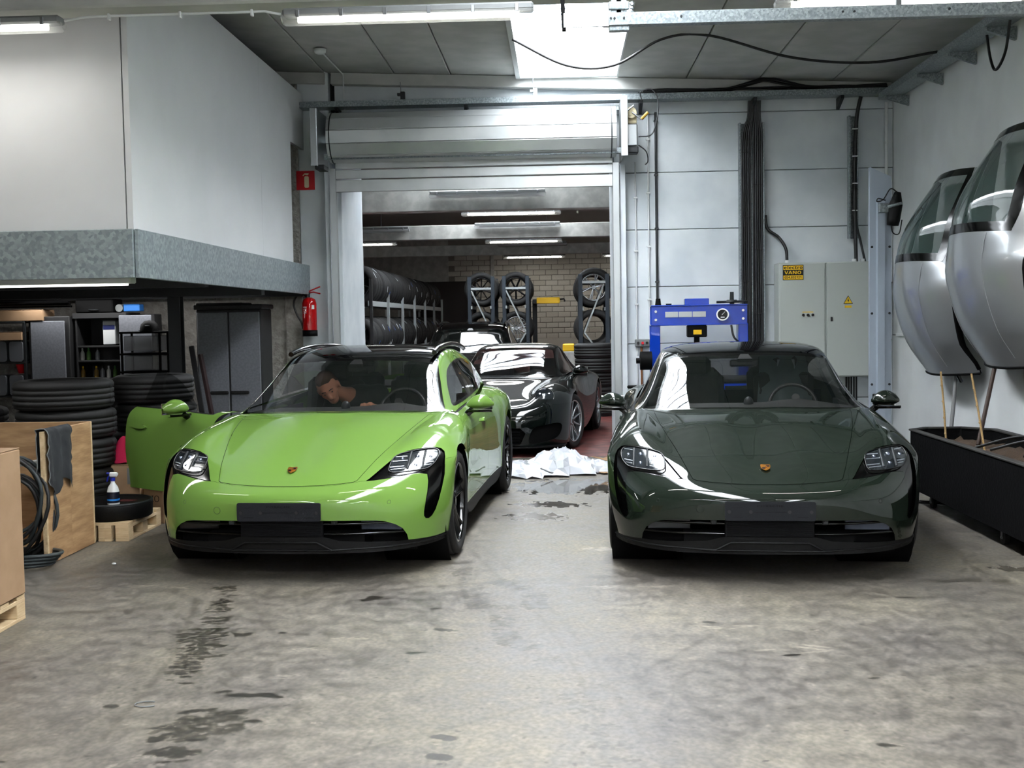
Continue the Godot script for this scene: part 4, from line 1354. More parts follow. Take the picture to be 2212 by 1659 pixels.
func _door(n: Node3D, so: Soup, groove: PackedVector2Array, pm: Material, s: float, off: Vector3, dp: PackedVector2Array):
	var r = split(so, "side", groove)
	var skin = so.moved(off)
	put(skin.mesh(), "skin", pm, n)
	put(skin.moved(V(-s * .05, 0, 0)).add(skirt(skin, V(-s * .05, 0, 0))).mesh(), "inner_trim", mats.black, n)
	var h = r[0].moved(off).pushed(.022)
	put(h.add(skirt(h, Vector3.ZERO, -.022)).mesh(), "handle", pm, n)

func _cabin(car: Node3D):
	var m = mb()
	# dashboard
	var rows = []
	for e in [[.935, 1.42], [.952, 1.60], [.955, 1.78], [.93, 1.90], [.86, 1.95], [.62, 1.93]]:
		var row = []
		for i in 13:
			var t = lerpf(-1, 1, i / 12.0)
			row.append(V(t * .76, e[0] - .03 * pow(absf(t), 4.0) + (.03 * exp(-pow((t * .76 - .36) / .17, 2.0)) if e[1] > 1.7 else 0.0), -e[1] - .05 * t * t))
		rows.append(row)
	m.grid(rows, false)
	put(m, "dashboard", mats.cabin, car)
	m = mb(); m.ball(V(0, .965, -1.66), V(.035, .045, .035), 14)
	put(m, "dash_clock", mats.dark_steel, car)
	# steering wheel on the image-right side
	var c = V(.36, .905, -2.05)
	var bsx = Basis(V(1, 0, 0), deg_to_rad(-24))
	var pts = []
	for i in 32: pts.append(c + bsx * V(.178 * cos(TAU * i / 32), .178 * sin(TAU * i / 32), 0))
	m = mb(); m.tube(pts, .015, 8, true)
	for a in [0.0, PI, -PI / 2]: m.tube([c + bsx * V(.05 * cos(a), .05 * sin(a), 0), c + bsx * V(.17 * cos(a), .17 * sin(a), 0)], .012, 6)
	m.ball(c, V(.065, .06, .03), 14, bsx); m.cyl(c, c + bsx * V(0, 0, .2), .03)
	put(m, "steering_wheel", mats.cabin_trim, car)
	for x in [-.36, .36]:
		for row in [[2.35, 0.0], [3.15, .02]]:
			m = mb()
			var d = row[0]
			m.bbox(V(x, .50, -d), V(.50, .16, .50), .05)
			m.bbox(V(x, .83, -d - .34), V(.48, .64, .14), .05, Basis(V(1, 0, 0), deg_to_rad(-16)) * Basis.IDENTITY)
			m.bbox(V(x, 1.17, -d - .44), V(.27, .20, .10), .04, Basis(V(1, 0, 0), deg_to_rad(-12)))
			put(m, "seat", mats.cabin, car)
	m = mb(); m.bbox(V(0, .55, -2.3), V(.22, .3, 1.0), .04)
	put(m, "centre_console", mats.cabin, car)
	# inside mirror and camera housing
	m = mb(); m.bbox(V(0, 1.235, -2.17), V(.21, .055, .03), .012)
	put(m, "inside_mirror", mats.cabin_trim, car)
	m = mb(); m.prism(P2([-.055, -.035, .055, -.035, .03, .04, -.03, .04]), .03, Transform3D(Basis(V(1, 0, 0), deg_to_rad(-62)), V(0, 1.262, -2.055)))
	put(m, "camera_housing", mats.cabin_trim, car)
	m = mb(); m.box(V(0, .31, -2.5), V(1.7, .02, 2.1)); m.box(V(.86, .60, -2.4), V(.03, .55, 2.0)); m.box(V(-.86, .60, -2.95), V(.03, .55, .9))
	put(m, "cabin_floor", mats.cabin, car)
	m = mb(); m.box(V(0, 1.0, -4.2), V(1.2, .02, 1.1))
	put(m, "parcel_shelf", mats.cabin, car)

func build_cars():
	mats.gold = mat(Color(0.82, 0.55, 0.22), 0.25, 0.9)
	mats.crest_red = mat(Color(0.10, 0.02, 0.02), 0.3)
	mats.screen = glass(Color(0.05, 0.07, 0.065), 0.30)
	mats.side_glass = glass(Color(0.02, 0.025, 0.024), 0.62)
	mats.roof_glass = mat(Color(0.008, 0.008, 0.009), 0.03)
	mats.lens = glass(Color(0.5, 0.55, 0.6), 0.05)
	mats.shutter = mat(Color(0.05, 0.051, 0.057), 0.5, 0.0, 0.2)
	mats.plate = bumpy(mat(Color(0.12, 0.123, 0.135), 0.5, 0.0, 0.2), 43, 0.2, 1.0, 6.0, 256)
	mats.plate_line = mat(Color(0.06, 0.062, 0.07), 0.5, 0.0, 0.2)
	mats.radiator = mat(Color(0.25, 0.27, 0.32), 0.45, 0.5)
	mats.pipe_blue = mat(Color(0.03, 0.045, 0.075), 0.3)
	mats.lamp_trim = mat(Color(0.02, 0.02, 0.022), 0.2)
	mats.lamp_silver = mat(Color(0.8, 0.82, 0.85), 0.15, 0.9)
	mats.projector = mat(Color(0.55, 0.58, 0.65), 0.05, 0.9)
	mats.rim_black = mat(Color(0.02, 0.02, 0.022), 0.12, 0.0)
	mats.cabin = bumpy(mat(Color(0.028, 0.027, 0.026), 0.7), 44, 0.1, 2.0, 4.0, 256)
	mats.cabin_trim = mat(Color(0.05, 0.05, 0.05), 0.4)
	mats.green = paint(Color(0.375, 0.50, 0.22), 0.0, 0.5)
	mats.dark_green = paint(Color(0.075, 0.105, 0.08), 0.0, 0.6)
	var g = saloon("estate_car", "bright green estate car with its driver-side door open and black roof rails", V(-1.734, 0, -6.961), -0.0654, mats.green, true, true, "twin")
	saloon("saloon_car", "dark green metallic saloon car parked beside the black planter", V(1.2207, 0, -6.818), -0.0884, mats.dark_green, false, false, "twin")
	# plastic cover with a paper tag over the driver's seat of the dark saloon
	var sc = thing("seat_cover", "pale plastic seat cover with a paper tag inside the dark green saloon", "seat cover", V(1.2207, 0, -6.818), -0.0884)
	var rows = []
	for i in 13:
		var u = i / 12.0
		var row = []
		for j in 9:
			var v = lerpf(-1, 1, j / 8.0)
			row.append(V(.36 + v * (.25 - .07 * u), .60 + .70 * u, -2.48 - .20 * u - .10 * u * u + .02 * sin(j * 2.1 + i) - .06 * v * v))
		rows.append(row)
	var cm = mb(); cm.grid(rows, false); put(cm, "cover", mat(Color(.34, .40, .40), .35), sc)
	cm = mb(); cm.bbox(V(.38, 1.19, -2.735), V(.14, .11, .003), .001, Basis(V(1, 0, 0), -.4)); put(cm, "paper_tag", mat(Color(.6, .64, .66), .7), sc)
	mats.bottle_green = paint(Color(0.010, 0.028, 0.022), 0.0, 0.5)
	coupe("very dark green low coupe with round headlamps nosing through the roller door", V(-.88, 0, -13.33), -0.14, mats.bottle_green)
	var black = paint(Color(0.008, 0.008, 0.009))
	var s = copy_of(g, V(-1.60, 0, -17.95), -0.02, "black estate car with roof rails parked behind the coupe in the tyre hall")
	s.scale = V(1.0, 1.12, 1.0)
	recolour(s, mats.green, black)
	s.get_node("front_door2" if s.has_node("front_door2") else "front_door").rotation.y = 0.0
	for c in s.get_children():
		if String(c.name).begins_with("front_door"): c.rotation.y = 0.0

# ================================================================ the low coupe in the passage and the black estate behind it
func filled(rows: Array) -> Array:
	# rows that give only the outer five points get inner ones at the same height
	var o = []
	for r in rows:
		if r.size() == 9: o.append(r); continue
		var a = r[0]
		var q = []
		for k in 4: q.append([a[0] * k / 4.0, a[1], a[2]])
		o.append(q + r)
	return o

func coupe(label: String, at: Vector3, turn: float, pm: Material) -> Node3D:
	var car = thing("coupe_car", label, "car", at, turn)
	var rows = filled([
		[[0, .13, .0], [.22, .13, .01], [.42, .13, .04], [.56, .13, .09], [.68, .13, .16], [.78, .13, .27], [.85, .13, .40], [.885, .13, .5], [.895, .13, .6]],
		[[0, .32, -.02], [.22, .32, -.01], [.42, .32, .02], [.56, .32, .07], [.69, .32, .14], [.79, .33, .25], [.865, .33, .38], [.905, .33, .5], [.915, .33, .58]],
		[[0, .48, .0], [.22, .48, .01], [.42, .48, .04], [.56, .49, .09], [.69, .50, .16], [.80, .51, .27], [.875, .52, .40], [.915, .52, .52], [.922, .52, .60]],
		[[0, .56, .08], [.22, .565, .09], [.42, .575, .12], [.55, .60, .17], [.69, .63, .24], [.80, .63, .34], [.885, .62, .46], [.918, .61, .56], [.925, .61, .66]],
		[[0, .62, .28], [.22, .625, .29], [.42, .64, .31], [.52, .69, .34], [.67, .755, .40], [.80, .735, .46], [.885, .70, .56], [.918, .68, .64], [.925, .68, .74]],
		[[0, .675, .52], [.22, .68, .53], [.42, .70, .55], [.52, .755, .58], [.66, .815, .62], [.80, .785, .66], [.89, .735, .74], [.92, .705, .80], [.925, .70, .86]],
		[[0, .74, .80], [.24, .745, .81], [.45, .76, .82], [.54, .80, .85], [.66, .843, .88], [.80, .81, .92], [.89, .755, .96], [.92, .72, 1.0], [.925, .69, 1.04]],
		[[0, .80, 1.05], [.26, .805, 1.06], [.5, .81, 1.08], [.58, .835, 1.10], [.68, .858, 1.13], [.80, .83, 1.16], [.885, .77, 1.18], [.915, .70, 1.18], [.92, .56, 1.2]],
		[[0, .85, 1.25], [.28, .855, 1.27], [.54, .85, 1.32], [.62, .86, 1.34], [.70, .868, 1.36], [.80, .84, 1.37], [.88, .77, 1.36], [.905, .66, 1.33], [.91, .42, 1.30]],
		[[0, .86, 1.45], [.3, .86, 1.47], [.6, .865, 1.52], [.66, .87, 1.54], [.725, .872, 1.56], [.80, .845, 1.57], [.87, .77, 1.56], [.895, .6, 1.52], [.885, .15, 1.45]],
		[[.72, .885, 2.0], [.79, .855, 2.0], [.86, .775, 2.0], [.885, .55, 2.0], [.87, .15, 2.0]],
		[[.70, .90, 2.5], [.79, .87, 2.5], [.875, .79, 2.5], [.90, .55, 2.5], [.88, .15, 2.6]],
		[[.69, .905, 2.85], [.81, .885, 2.85], [.915, .80, 2.9], [.94, .62, 2.98], [.94, .40, 3.12]],
		[[.68, .90, 3.2], [.82, .885, 3.2], [.92, .81, 3.2], [.945, .72, 3.25], [.945, .66, 3.3]],
		[[.66, .87, 3.55], [.80, .86, 3.55], [.915, .80, 3.55], [.945, .72, 3.55], [.945, .66, 3.5]],
		[[.6, .82, 3.9], [.75, .81, 3.9], [.88, .76, 3.9], [.93, .65, 3.85], [.93, .5, 3.76]],
		[[.5, .77, 4.3], [.65, .75, 4.28], [.8, .68, 4.25], [.87, .5, 4.2], [.87, .25, 4.1]],
		[[.2, .74, 4.5], [.3, .72, 4.5], [.4, .62, 4.5], [.45, .45, 4.48], [.45, .25, 4.4]]])
	var C = control_net(rows, true, 2)
	var front = patch(C, 0, 8.6, 0, 8, 5)
	var side_ = patch(C, 8.6, 17, 4.2, 8, 4)
	var r = split(front, "front", P2([.0, .15, .40, .15, .46, .28, .40, .34, .0, .34]))
	var pit = r[0]
	var rest = r[1]
	put(pit.moved(V(0, 0, -.12)).add(skirt(pit, V(0, 0, -.12))).both().mesh(), "intake", mats.black, car)
	for i in 9:
		var m0 = mb(); m0.bbox(V(0, .165 + i * .018, .0), V(.8, .004, .02), .001)
		put(m0, "intake_rib", mats.shutter, car)
	r = split(rest, "front", smooth_poly([.50, .16, .66, .17, .80, .22, .845, .34, .80, .385, .66, .365, .54, .33], 3))
	pit = r[0]
	put(pit.moved(V(0, 0, -.05)).add(skirt(pit, V(0, 0, -.05))).both().mesh(), "side_intake", mats.black, car)
	rest = r[1]
	r = panel_of(rest, "front", P2([-.05, .555, .2, .558, .38, .565, .45, .585, .47, .62, .49, .68, .51, .74, .54, .79, .58, .83, .60, .88, -.05, .90]), .003)
	put(r[0].both().mesh(), "bonnet", pm, car)
	rest = r[1]
	r = panel_of(rest, "front", P2([-.05, .0, -.05, .55, .2, .553, .40, .56, .50, .575, .70, .60, .95, .60, .95, 0]), .001)
	put(r[0].both().mesh(), "front_bumper", pm, car)
	var body = r[1].add(side_)
	body = split(body, "side", ring_poly(Vector2(1.02, .34), .375, 48))[1]
	body = split(body, "side", ring_poly(Vector2(3.47, .35), .39, 48))[1]
	r = panel_of(body, "side", P2([1.50, .25, 1.46, .5, 1.47, .8, 1.52, 1.0, 2.62, 1.0, 2.60, .6, 2.52, .25]), .003)
	put(r[0].mesh(), "door", pm, car)
	put(r[0].mirrored().mesh(), "door", pm, car)
	put(r[1].both().mesh(), "body_side", pm, car)
	var can = [
		[[0, .86, 1.27], [.25, .86, 1.29], [.45, .86, 1.34], [.56, .865, 1.40], [.62, .868, 1.45], [.66, .87, 1.50], [.68, .872, 1.54], [.70, .875, 1.58], [.715, .87, 1.62]],
		[[0, 1.0, 1.50], [.23, 1.0, 1.51], [.42, .995, 1.54], [.52, .985, 1.59], [.575, .975, 1.63], [.61, .96, 1.67], [.64, .935, 1.69], [.67, .905, 1.71], [.712, .88, 1.73]],
		[[0, 1.14, 1.76], [.22, 1.14, 1.77], [.39, 1.13, 1.79], [.47, 1.12, 1.82], [.53, 1.105, 1.86], [.565, 1.08, 1.89], [.60, 1.02, 1.91], [.65, .95, 1.92], [.708, .885, 1.93]],
		[[0, 1.24, 1.98], [.2, 1.238, 1.99], [.36, 1.23, 2.0], [.44, 1.22, 2.03], [.5, 1.205, 2.06], [.535, 1.175, 2.08], [.58, 1.08, 2.1], [.64, .97, 2.12], [.70, .888, 2.14]],
		[[0, 1.285, 2.4], [.2, 1.283, 2.4], [.35, 1.275, 2.4], [.43, 1.262, 2.4], [.49, 1.24, 2.4], [.53, 1.205, 2.4], [.575, 1.10, 2.4], [.63, .985, 2.4], [.695, .895, 2.4]],
		[[0, 1.235, 2.9], [.2, 1.233, 2.9], [.34, 1.222, 2.9], [.42, 1.21, 2.9], [.48, 1.185, 2.9], [.52, 1.15, 2.9], [.56, 1.07, 2.9], [.62, .98, 2.9], [.68, .90, 2.9]],
		[[0, 1.09, 3.4], [.2, 1.088, 3.4], [.33, 1.078, 3.4], [.4, 1.065, 3.4], [.46, 1.045, 3.4], [.5, 1.02, 3.4], [.55, .97, 3.4], [.6, .92, 3.4], [.66, .87, 3.4]],
		[[0, .92, 3.9], [.2, .918, 3.9], [.32, .91, 3.9], [.39, .90, 3.9], [.44, .89, 3.9], [.48, .875, 3.9], [.52, .86, 3.9], [.56, .84, 3.9], [.6, .81, 3.9]],
		[[0, .78, 4.3], [.2, .78, 4.3], [.3, .775, 4.3], [.36, .77, 4.3], [.4, .765, 4.3], [.44, .76, 4.3], [.47, .755, 4.3], [.49, .75, 4.3], [.5, .745, 4.3]]]
	var K = control_net(can, true, 2)
	var top = patch(K, 0, 8, 0, 5, 5)
	var cs = patch(K, 0, 8, 5, 8, 5)
	r = split(top, "par", P2([-.1, -.1, 4.7, -.1, 4.6, .4, 4.45, 1.5, 4.3, 2.6, 4.0, 2.9, 3.5, 2.95, -.1, 2.95]))
	var fr = split(r[0], "par", P2([-.1, .10, 3.9, .13, 4.3, .35, 4.3, 1.0, 4.2, 2.0, 4.05, 2.6, 3.8, 2.78, -.1, 2.82]))
	put(fr[0].both().mesh(), "windscreen", mats.screen, car)
	put(fr[1].both().mesh(), "windscreen_border", mats.black_gloss, car)
	var win = smooth_poly([1.66, .905, 1.80, .985, 2.0, 1.08, 2.2, 1.145, 2.5, 1.165, 2.8, 1.13, 3.05, 1.05, 3.12, .97, 2.9, .935, 2.4, .915, 1.9, .900], 3)
	var sp = split(cs, "side", win)
	put(sp[0].both().mesh(), "side_window", mats.side_glass, car)
	put(r[1].add(sp[1]).both().mesh(), "roof", pm, car)
	# round headlamps set into the wing tops
	for s in [-1.0, 1.0]:
		var h := Node3D.new(); h.name = "headlamp"; car.add_child(h, true)
		h.transform = Transform3D(Basis(V(0, 1, 0), s * .28) * Basis(V(1, 0, 0), deg_to_rad(-34)), V(s * .645, .690, -.325))
		var ax = Transform3D(Basis(V(1, 0, 0), V(0, 0, 1), V(0, -1, 0)), Vector3.ZERO)
		var m = mb(); m.lathe([Vector2(.118, -.06), Vector2(.118, .012), Vector2(.108, .020), Vector2(.104, .012), Vector2(.10, -.04), Vector2(0, -.04)], 28, ax)
		put(m, "bowl", mats.black_gloss, h)
		m = mb(); m.lathe([Vector2(.106, .014), Vector2(.085, .030), Vector2(.05, .041), Vector2(0, .045)], 28, ax)
		put(m, "lens", mats.lens, h)
		m = mb(); m.ball(V(0, .005, -.01), Vector3.ONE * .03, 14); put(m, "projector", mats.projector, h)
		for q in [[-.055, .035], [.055, .035], [-.055, -.04], [.055, -.04]]:
			m = mb(); m.bbox(V(q[0], q[1], -.005), V(.03, .022, .03), .006); put(m, "light_module", mats.lamp_silver, h)
	for s in [-1.0, 1.0]:
		wheel(car, V(s * .80, .34, -1.02), s, "ten", mats.alloy, .34, .255, "wheel", deg_to_rad(-14))
		wheel(car, V(s * .79, .35, -3.47), s, "ten", mats.alloy, .355, .315)
		mirror_unit(car, s, pm).position = V(s * .765, .87, -1.66)
		for d in [1.02, 3.47]:
			var m = mb()
			m.lathe([Vector2(.40, -.20), Vector2(.40, .18)], 24, Transform3D(Basis(V(0, 0, 1), V(1, 0, 0), V(0, 1, 0)), V(s * .70, .35, -d)), 0, TAU)
			m.cyl(V(s * .50, .35, -d), V(s * .48, .35, -d), .40, -1, 24)
			put(m, "wheel_liner", mats.black, car)
	var m = mb()
	m.box(V(0, .2, -2.2), V(1.7, .08, 1.9)); m.box(V(0, .25, -.7), V(.9, .1, 1.2)); m.box(V(0, .25, -3.7), V(.9, .1, 1.2)); m.box(V(0, .45, -1.38), V(1.3, .7, .04)); m.box(V(0, .5, -3.0), V(1.3, .7, .04))
	put(m, "underbody", mats.black, car)
	m = mb(); m.bbox(V(0, .82, -1.62), V(1.24, .10, .4), .04)
	put(m, "dashboard", mats.cabin, car)
	for x in [-.34, .34]:
		m = mb(); m.bbox(V(x, .38, -2.1), V(.48, .14, .5), .05); m.bbox(V(x, .72, -2.42), V(.46, .72, .12), .05, Basis(V(1, 0, 0), deg_to_rad(-18)))
		put(m, "seat", mats.cabin, car)
	m = mb()
	var tp := PackedVector2Array()
	for i in 15:
		var x = lerpf(-.88, .88, i / 14.0)
		tp.append(Vector2(x, -.30 * pow(absf(x), 3.0) - .3 * pow(maxf(absf(x) - .6, 0), 1.5) + .03))
	tp.append(Vector2(.88, -.5)); tp.append(Vector2(-.88, -.5))
	m.prism(tp, .015, Transform3D(Basis(V(1, 0, 0), V(0, 0, 1), V(0, -1, 0)), V(0, .125, 0)))
	put(m, "splitter", mats.black_plastic, car)
	return car

func recolour(n: Node, from: Material, to: Material):
	if n is MeshInstance3D and n.material_override == from: n.material_override = to
	for c in n.get_children(): recolour(c, from, to)

# ================================================================ roller door
func build_door():
	var d := thing("roller_door", "grey metal roller door rolled up above the opening to the tyre hall", "door", V(0, 0, 0))
	d.set_meta("kind", "structure")
	var x0 := -2.52
	var x1 := 0.64
	var cx := (x0 + x1) / 2
	var ln := x1 - x0
	var cy := 3.64
	var cz := -12.84
	var rad := 0.27
	for i in 12:   # rolled slats show as flats of a drum
		var a0 = TAU * i / 12.0 + .18
		var a1 = TAU * (i + 1) / 12.0 + .18
		var m = mb()
		var p0 = V(0, cy + rad * sin(a0), cz + rad * cos(a0)); var p1 = V(0, cy + rad * sin(a1), cz + rad * cos(a1))
		var mid = (p0 + p1) / 2
		var dir = (p1 - p0)
		m.bbox(V(cx, mid.y, mid.z), V(ln, dir.length() - .004, .02), .003, Basis(V(1, 0, 0), atan2(dir.z, dir.y)))
		put(m, "drum_slat", mats.alu_worn, d)
	var m = mb(); m.cyl(V(x0, cy, cz), V(x1, cy, cz), rad * .94, -1, 24)
	put(m, "drum", mats.alu_worn, d)
	for x in [x0 + .03, x1 - .06]:
		m = mb(); m.cyl(V(x, cy, cz), V(x + .012, cy, cz), rad * 1.045, -1, 24)
		put(m, "drum_band", mats.dark_steel, d)
	m = mb(); m.bbox(V(x0 - .10, 3.62, -12.86), V(.015, .62, .60), .003); m.bbox(V(x0 - .13, 3.62, -12.56), V(.07, .62, .012), .003)
	put(m, "end_plate", mats.alu, d)
	m = mb(); m.bbox(V(x1 + .06, 3.66, -12.86), V(.015, .64, .60), .003); m.bbox(V(x1 + .08, 3.66, -12.56), V(.075, .64, .012), .003)
	put(m, "end_plate", mats.alu, d)
	m = mb(); m.bbox(V(cx, 3.42, -12.72), V(ln + .1, .06, .04), .004); m.bbox(V(cx, 3.40, -12.76), V(ln + .1, .012, .12), .003)
	put(m, "lower_rail", mats.galv_fine, d)
	m = mb(); m.bbox(V(cx, 3.93, -13.04), V(ln + .1, .05, .06), .004)
	put(m, "upper_rail", mats.galv_fine, d)
	for e in [[3.305, 3.385], [3.195, 3.300], [3.050, 3.190]]:
		m = mb(); m.bbox(V(-.94, (e[0] + e[1]) / 2, -12.9), V(3.09, e[1] - e[0] - .006, .03), .006)
		put(m, "slat", mats.alu_worn, d)
	for x in [-2.52, .64]:
		m = mb(); m.bbox(V(x, 1.66, -12.92), V(.07, 3.32, .012), .002); m.bbox(V(x, 1.66, -12.98), V(.07, 3.32, .012), .002); m.bbox(V(x + (.03 if x > 0 else -.03), 1.66, -12.95), V(.012, 3.32, .06), .002)
		put(m, "guide_rail", mats.alu, d)
	m = mb(); m.bbox(V(-2.60, 1.66, -13.02), V(.05, 3.3, .1), .004)
	put(m, "frame_post", mats.panel, d)
	m = mb(); m.bbox(V(.72, 1.66, -13.05), V(.06, 3.3, .12), .004)
	put(m, "frame_post", mats.panel, d)
	m = mb(); m.bbox(V(-2.60, 3.30, -12.72), V(.10, .05, .24), .004)
	put(m, "bracket", mats.dark_steel, d)
	# motor with hand crank at the right end
	var mo := thing("door_motor", "grey roller door motor with a yellow crank handle", "motor", V(.78, 3.62, -12.75))
	m = mb(); m.bbox(V(.03, -.04, 0), V(.12, .24, .14), .012); put(m, "casing", mats.alu, mo)
	m = mb(); m.bbox(V(.02, -.20, 0), V(.15, .07, .16), .008); put(m, "base", mats.dark_steel, mo)
	m = mb(); m.cyl(V(.02, .20, 0), V(.02, .20, .07), .06, -1, 20); m.bbox(V(.02, .15, -.01), V(.13, .12, .06), .01); put(m, "gearbox", mats.cream, mo)
	m = mb(); m.tube([V(.03, .20, .08), V(.10, .14, .10), V(.13, .12, .10)], .009, 8); put(m, "crank", mats.steel, mo)
	m = mb(); m.tube([V(.13, .12, .10), V(.20, .19, .11)], .018, 10); put(m, "crank_handle", mat(Color(.62, .48, .12), .5), mo)
	m = mb(); m.tube([V(-.05, .19, .09), V(.05, .27, .09)], .009, 8); put(m, "lever", mats.steel, mo)
	m = mb(); m.tube(spline([V(.10, -.15, .05), V(.18, -.22, .05), V(.20, -.32, .03), V(.17, -.36, .02)], 6), .007, 6); put(m, "motor_cable", mats.cable, mo)
	m = mb(); m.tube(spline([V(.10, -.06, .05), V(.24, -.04, .05), V(.30, .12, .04), V(.32, .32, .0), V(.26, .46, -.05), V(.14, .45, -.1), V(.15, .36, -.12)], 6), .007, 6); put(m, "motor_cable", mats.cable_grey, mo)
	m = mb(); m.bbox(V(-.045, .05, -.1), V(.04, .5, .05), .003); put(m, "bearing_plate", mats.dark_steel, mo)

# ================================================================ hall behind the door
var tyre_mesh: ArrayMesh
func tyre_shape(r := .34, w := .25) -> ArrayMesh:
	# axis along z
	var m = mb()
	var ri = r * .68
	var prof = [Vector2(ri, -w * .38), Vector2(ri + .02, -w * .48), Vector2(r - .05, -w * .5), Vector2(r - .012, -w * .43)]
	for i in 4:
		var x = -w * .36 + w * .72 * (i + .5) / 4.0
		prof += [Vector2(r, x - w * .075), Vector2(r, x + w * .05), Vector2(r - .008, x + w * .06), Vector2(r - .008, x + w * .10)]
	prof += [Vector2(r - .012, w * .43), Vector2(r - .05, w * .5), Vector2(ri + .02, w * .48), Vector2(ri, w * .38), Vector2(ri - .004, 0), Vector2(ri, -w * .38)]
	m.lathe(prof, 36, Transform3D(Basis(V(1, 0, 0), V(0, 0, 1), V(0, -1, 0)), Vector3.ZERO))
	return m.mesh()

func build_back_hall():
	mats.hall_ceiling = mat(Color(.60, .60, .585), .85)
	mats.beam = grained(Color(.62, .62, .60), Color(.70, .70, .68), 81, .02, .5, .8)
	mats.mortar = mat(Color(.50, .485, .455), .9)
	mats.brick = []
	for i in 4: mats.brick.append(grained(Color(.66, .645, .60).lightened(i * .05), Color(.74, .725, .68).lightened(i * .05), 82 + i, .05, 2.0, .9))
	# shell
	var m = mb(); m.box(V(-8.1, 2.2, -23), V(.2, 4.6, 17)); struct(m, "wall_hall_left", mats.plaster)
	m = mb(); m.box(V(3.3, 2.2, -23), V(.2, 4.6, 17)); struct(m, "wall_hall_right", mats.panel)
	m = mb(); m.box(V(-5.4, 2.2, -14.55), V(5.7, 4.6, .16)); m.box(V(2.1, 2.2, -14.55), V(2.7, 4.6, .16)); m.box(V(-.9, 4.05, -14.55), V(3.6, .86, .16)); struct(m, "wall_hall_front", mats.panel)
	m = mb(); m.box(V(-5.2, 4.05, -23), V(6.2, .12, 17)); m.box(V(1.9, 4.05, -23), V(3.0, .12, 17)); m.box(V(-.85, 4.05, -30), V(2.6, .12, 3)); m.box(V(-.85, 4.05, -14.9), V(2.6, .12, .6))
	m.box(V(-.85, 4.05, -18.95), V(2.6, .12, 2.7)); m.box(V(-.85, 4.05, -25.2), V(2.6, .12, 6.8))
	struct(m, "ceiling_hall", mats.hall_ceiling)
	var sheet = mats.roof_sheet
	var spans = [[-15.2, -17.6], [-20.3, -21.8]]
	for q in spans:
		m = mb(); m.box(V(-.85, 4.13, (q[0] + q[1]) / 2), V(2.66, .01, q[0] - q[1] + .06))
		var rl = struct(m, "window_hall_roof_light", sheet)
		tag(rl, "ribbed translucent roof light of the tyre hall above the " + ["coupe", "black estate car"][spans.find(q)], "window")
		for i in int((q[0] - q[1]) / .25):
			m = mb(); m.box(V(-.85, 4.10, q[0] - .12 - .25 * i), V(2.6, .03, .035)); put(m, "rib", mats.roof_rib, rl)
	# far wall of painted bricks; the bricks in view are single pieces
	var zf := -30.2
	m = mb(); m.box(V(-2.4, 2.2, zf - .13), V(11.4, 4.6, .2))
	var fw = struct(m, "wall_hall_back", mats.beam)
	m = mb(); m.box(V(-5.4, 2.0, zf - .02), V(5.0, 4.4, .08)); m.box(V(2.35, 2.0, zf - .02), V(1.8, 4.4, .08)); put(m, "plain_wall", mats.beam, fw)
	m = mb(); m.box(V(-.7, .55, zf - .02), V(4.4, 1.1, .06)); put(m, "plain_wall", mats.brick[1], fw)
	m = mb(); m.box(V(-.7, 2.2, zf - .018), V(4.4, 4.2, .03)); put(m, "mortar", mats.mortar, fw)
	var bl = []
	for i in 3: 
		m = mb(); m.bbox(Vector3.ZERO, V(.305, .125, .05), .008); bl.append(m.mesh())
	var rng := RandomNumberGenerator.new(); rng.seed = 4
	for j in 17:
		for i in 14:
			var o = put(bl[0], "brick", mats.brick[rng.randi() % 4], fw)
			o.position = V(-2.75 + i * .318 + (.159 if j % 2 else 0.0), 1.16 + j * .138, zf - .02 + rng.randf_range(-.004, .004))
	m = mb(); m.bbox(V(-1.75, 2.6, zf + .02), V(.10, 2.2, .05), .005); put(m, "pipe_casing", mats.beam, fw)
	m = mb(); m.bbox(V(-3.05, 1.31, zf + .12), V(1.55, 2.61, .06), .01)
	tag(put(m, "hall_door", mat(Color(.10, .065, .05), .6)), "dark brown sliding door on the tyre hall's far wall", "door")
	# beams
	var hb = [[-15.75, 3.08, .40], [-21.2, 3.08, .26], [-26.5, 3.08, .24]]
	for k in hb.size():
		m = mb(); m.bbox(V(-2.4, hb[k][1] + hb[k][2] / 2, hb[k][0]), V(11.3, hb[k][2], .24), .01)
		tag(struct(m, "trim_hall_beam", mats.beam), "pale concrete beam across the tyre hall, " + ["just inside the passage", "above the middle racks", "next to the brick wall"][k], "beam")
	# lamps
	var g = "tube lamps of the tyre hall"
	for e in [[-.75, 3.24, -18.3, true, "lit tube lamp under the tyre hall ceiling behind its first pale beam"], [-.72, 3.15, -23.6, true, "lit tube lamp under the tyre hall ceiling behind its second pale beam"], [-.62, 3.12, -29.0, true, "lit tube lamp in front of the tyre hall's brick wall"], [-4.1, 3.15, -23.6, true, "lit tube lamp over the long tyre row, behind the second pale beam"], [1.85, 3.12, -29.0, true, "lit tube lamp in front of the brick wall, above the single rack"]]:
		tube_lamp(V(e[0], e[1], e[2]), e[4], true, 1.57, g, 1.1, 4.0 - e[1])
	for e in [[-.95, 3.24, -15.55, "unlit tube lamp on the pale beam just inside the passage"], [-.75, 3.26, -21.0, "unlit tube lamp on the pale beam above the middle racks"], [-.6, 3.26, -26.3, "unlit tube lamp on the pale beam next to the brick wall"], [-3.5, 3.22, -21.0, "unlit tube lamp on the pale beam above the long tyre row"]]:
		tube_lamp(V(e[0], e[1], e[2]), e[3], false, 1.57, g)
	# tyre racks
	tyre_mesh = tyre_shape()
	var small = tyre_shape(.325, .22)
	var wide = tyre_shape(.345, .29)
	mats.rack = mat(Color(.16, .19, .22), .5, .3)
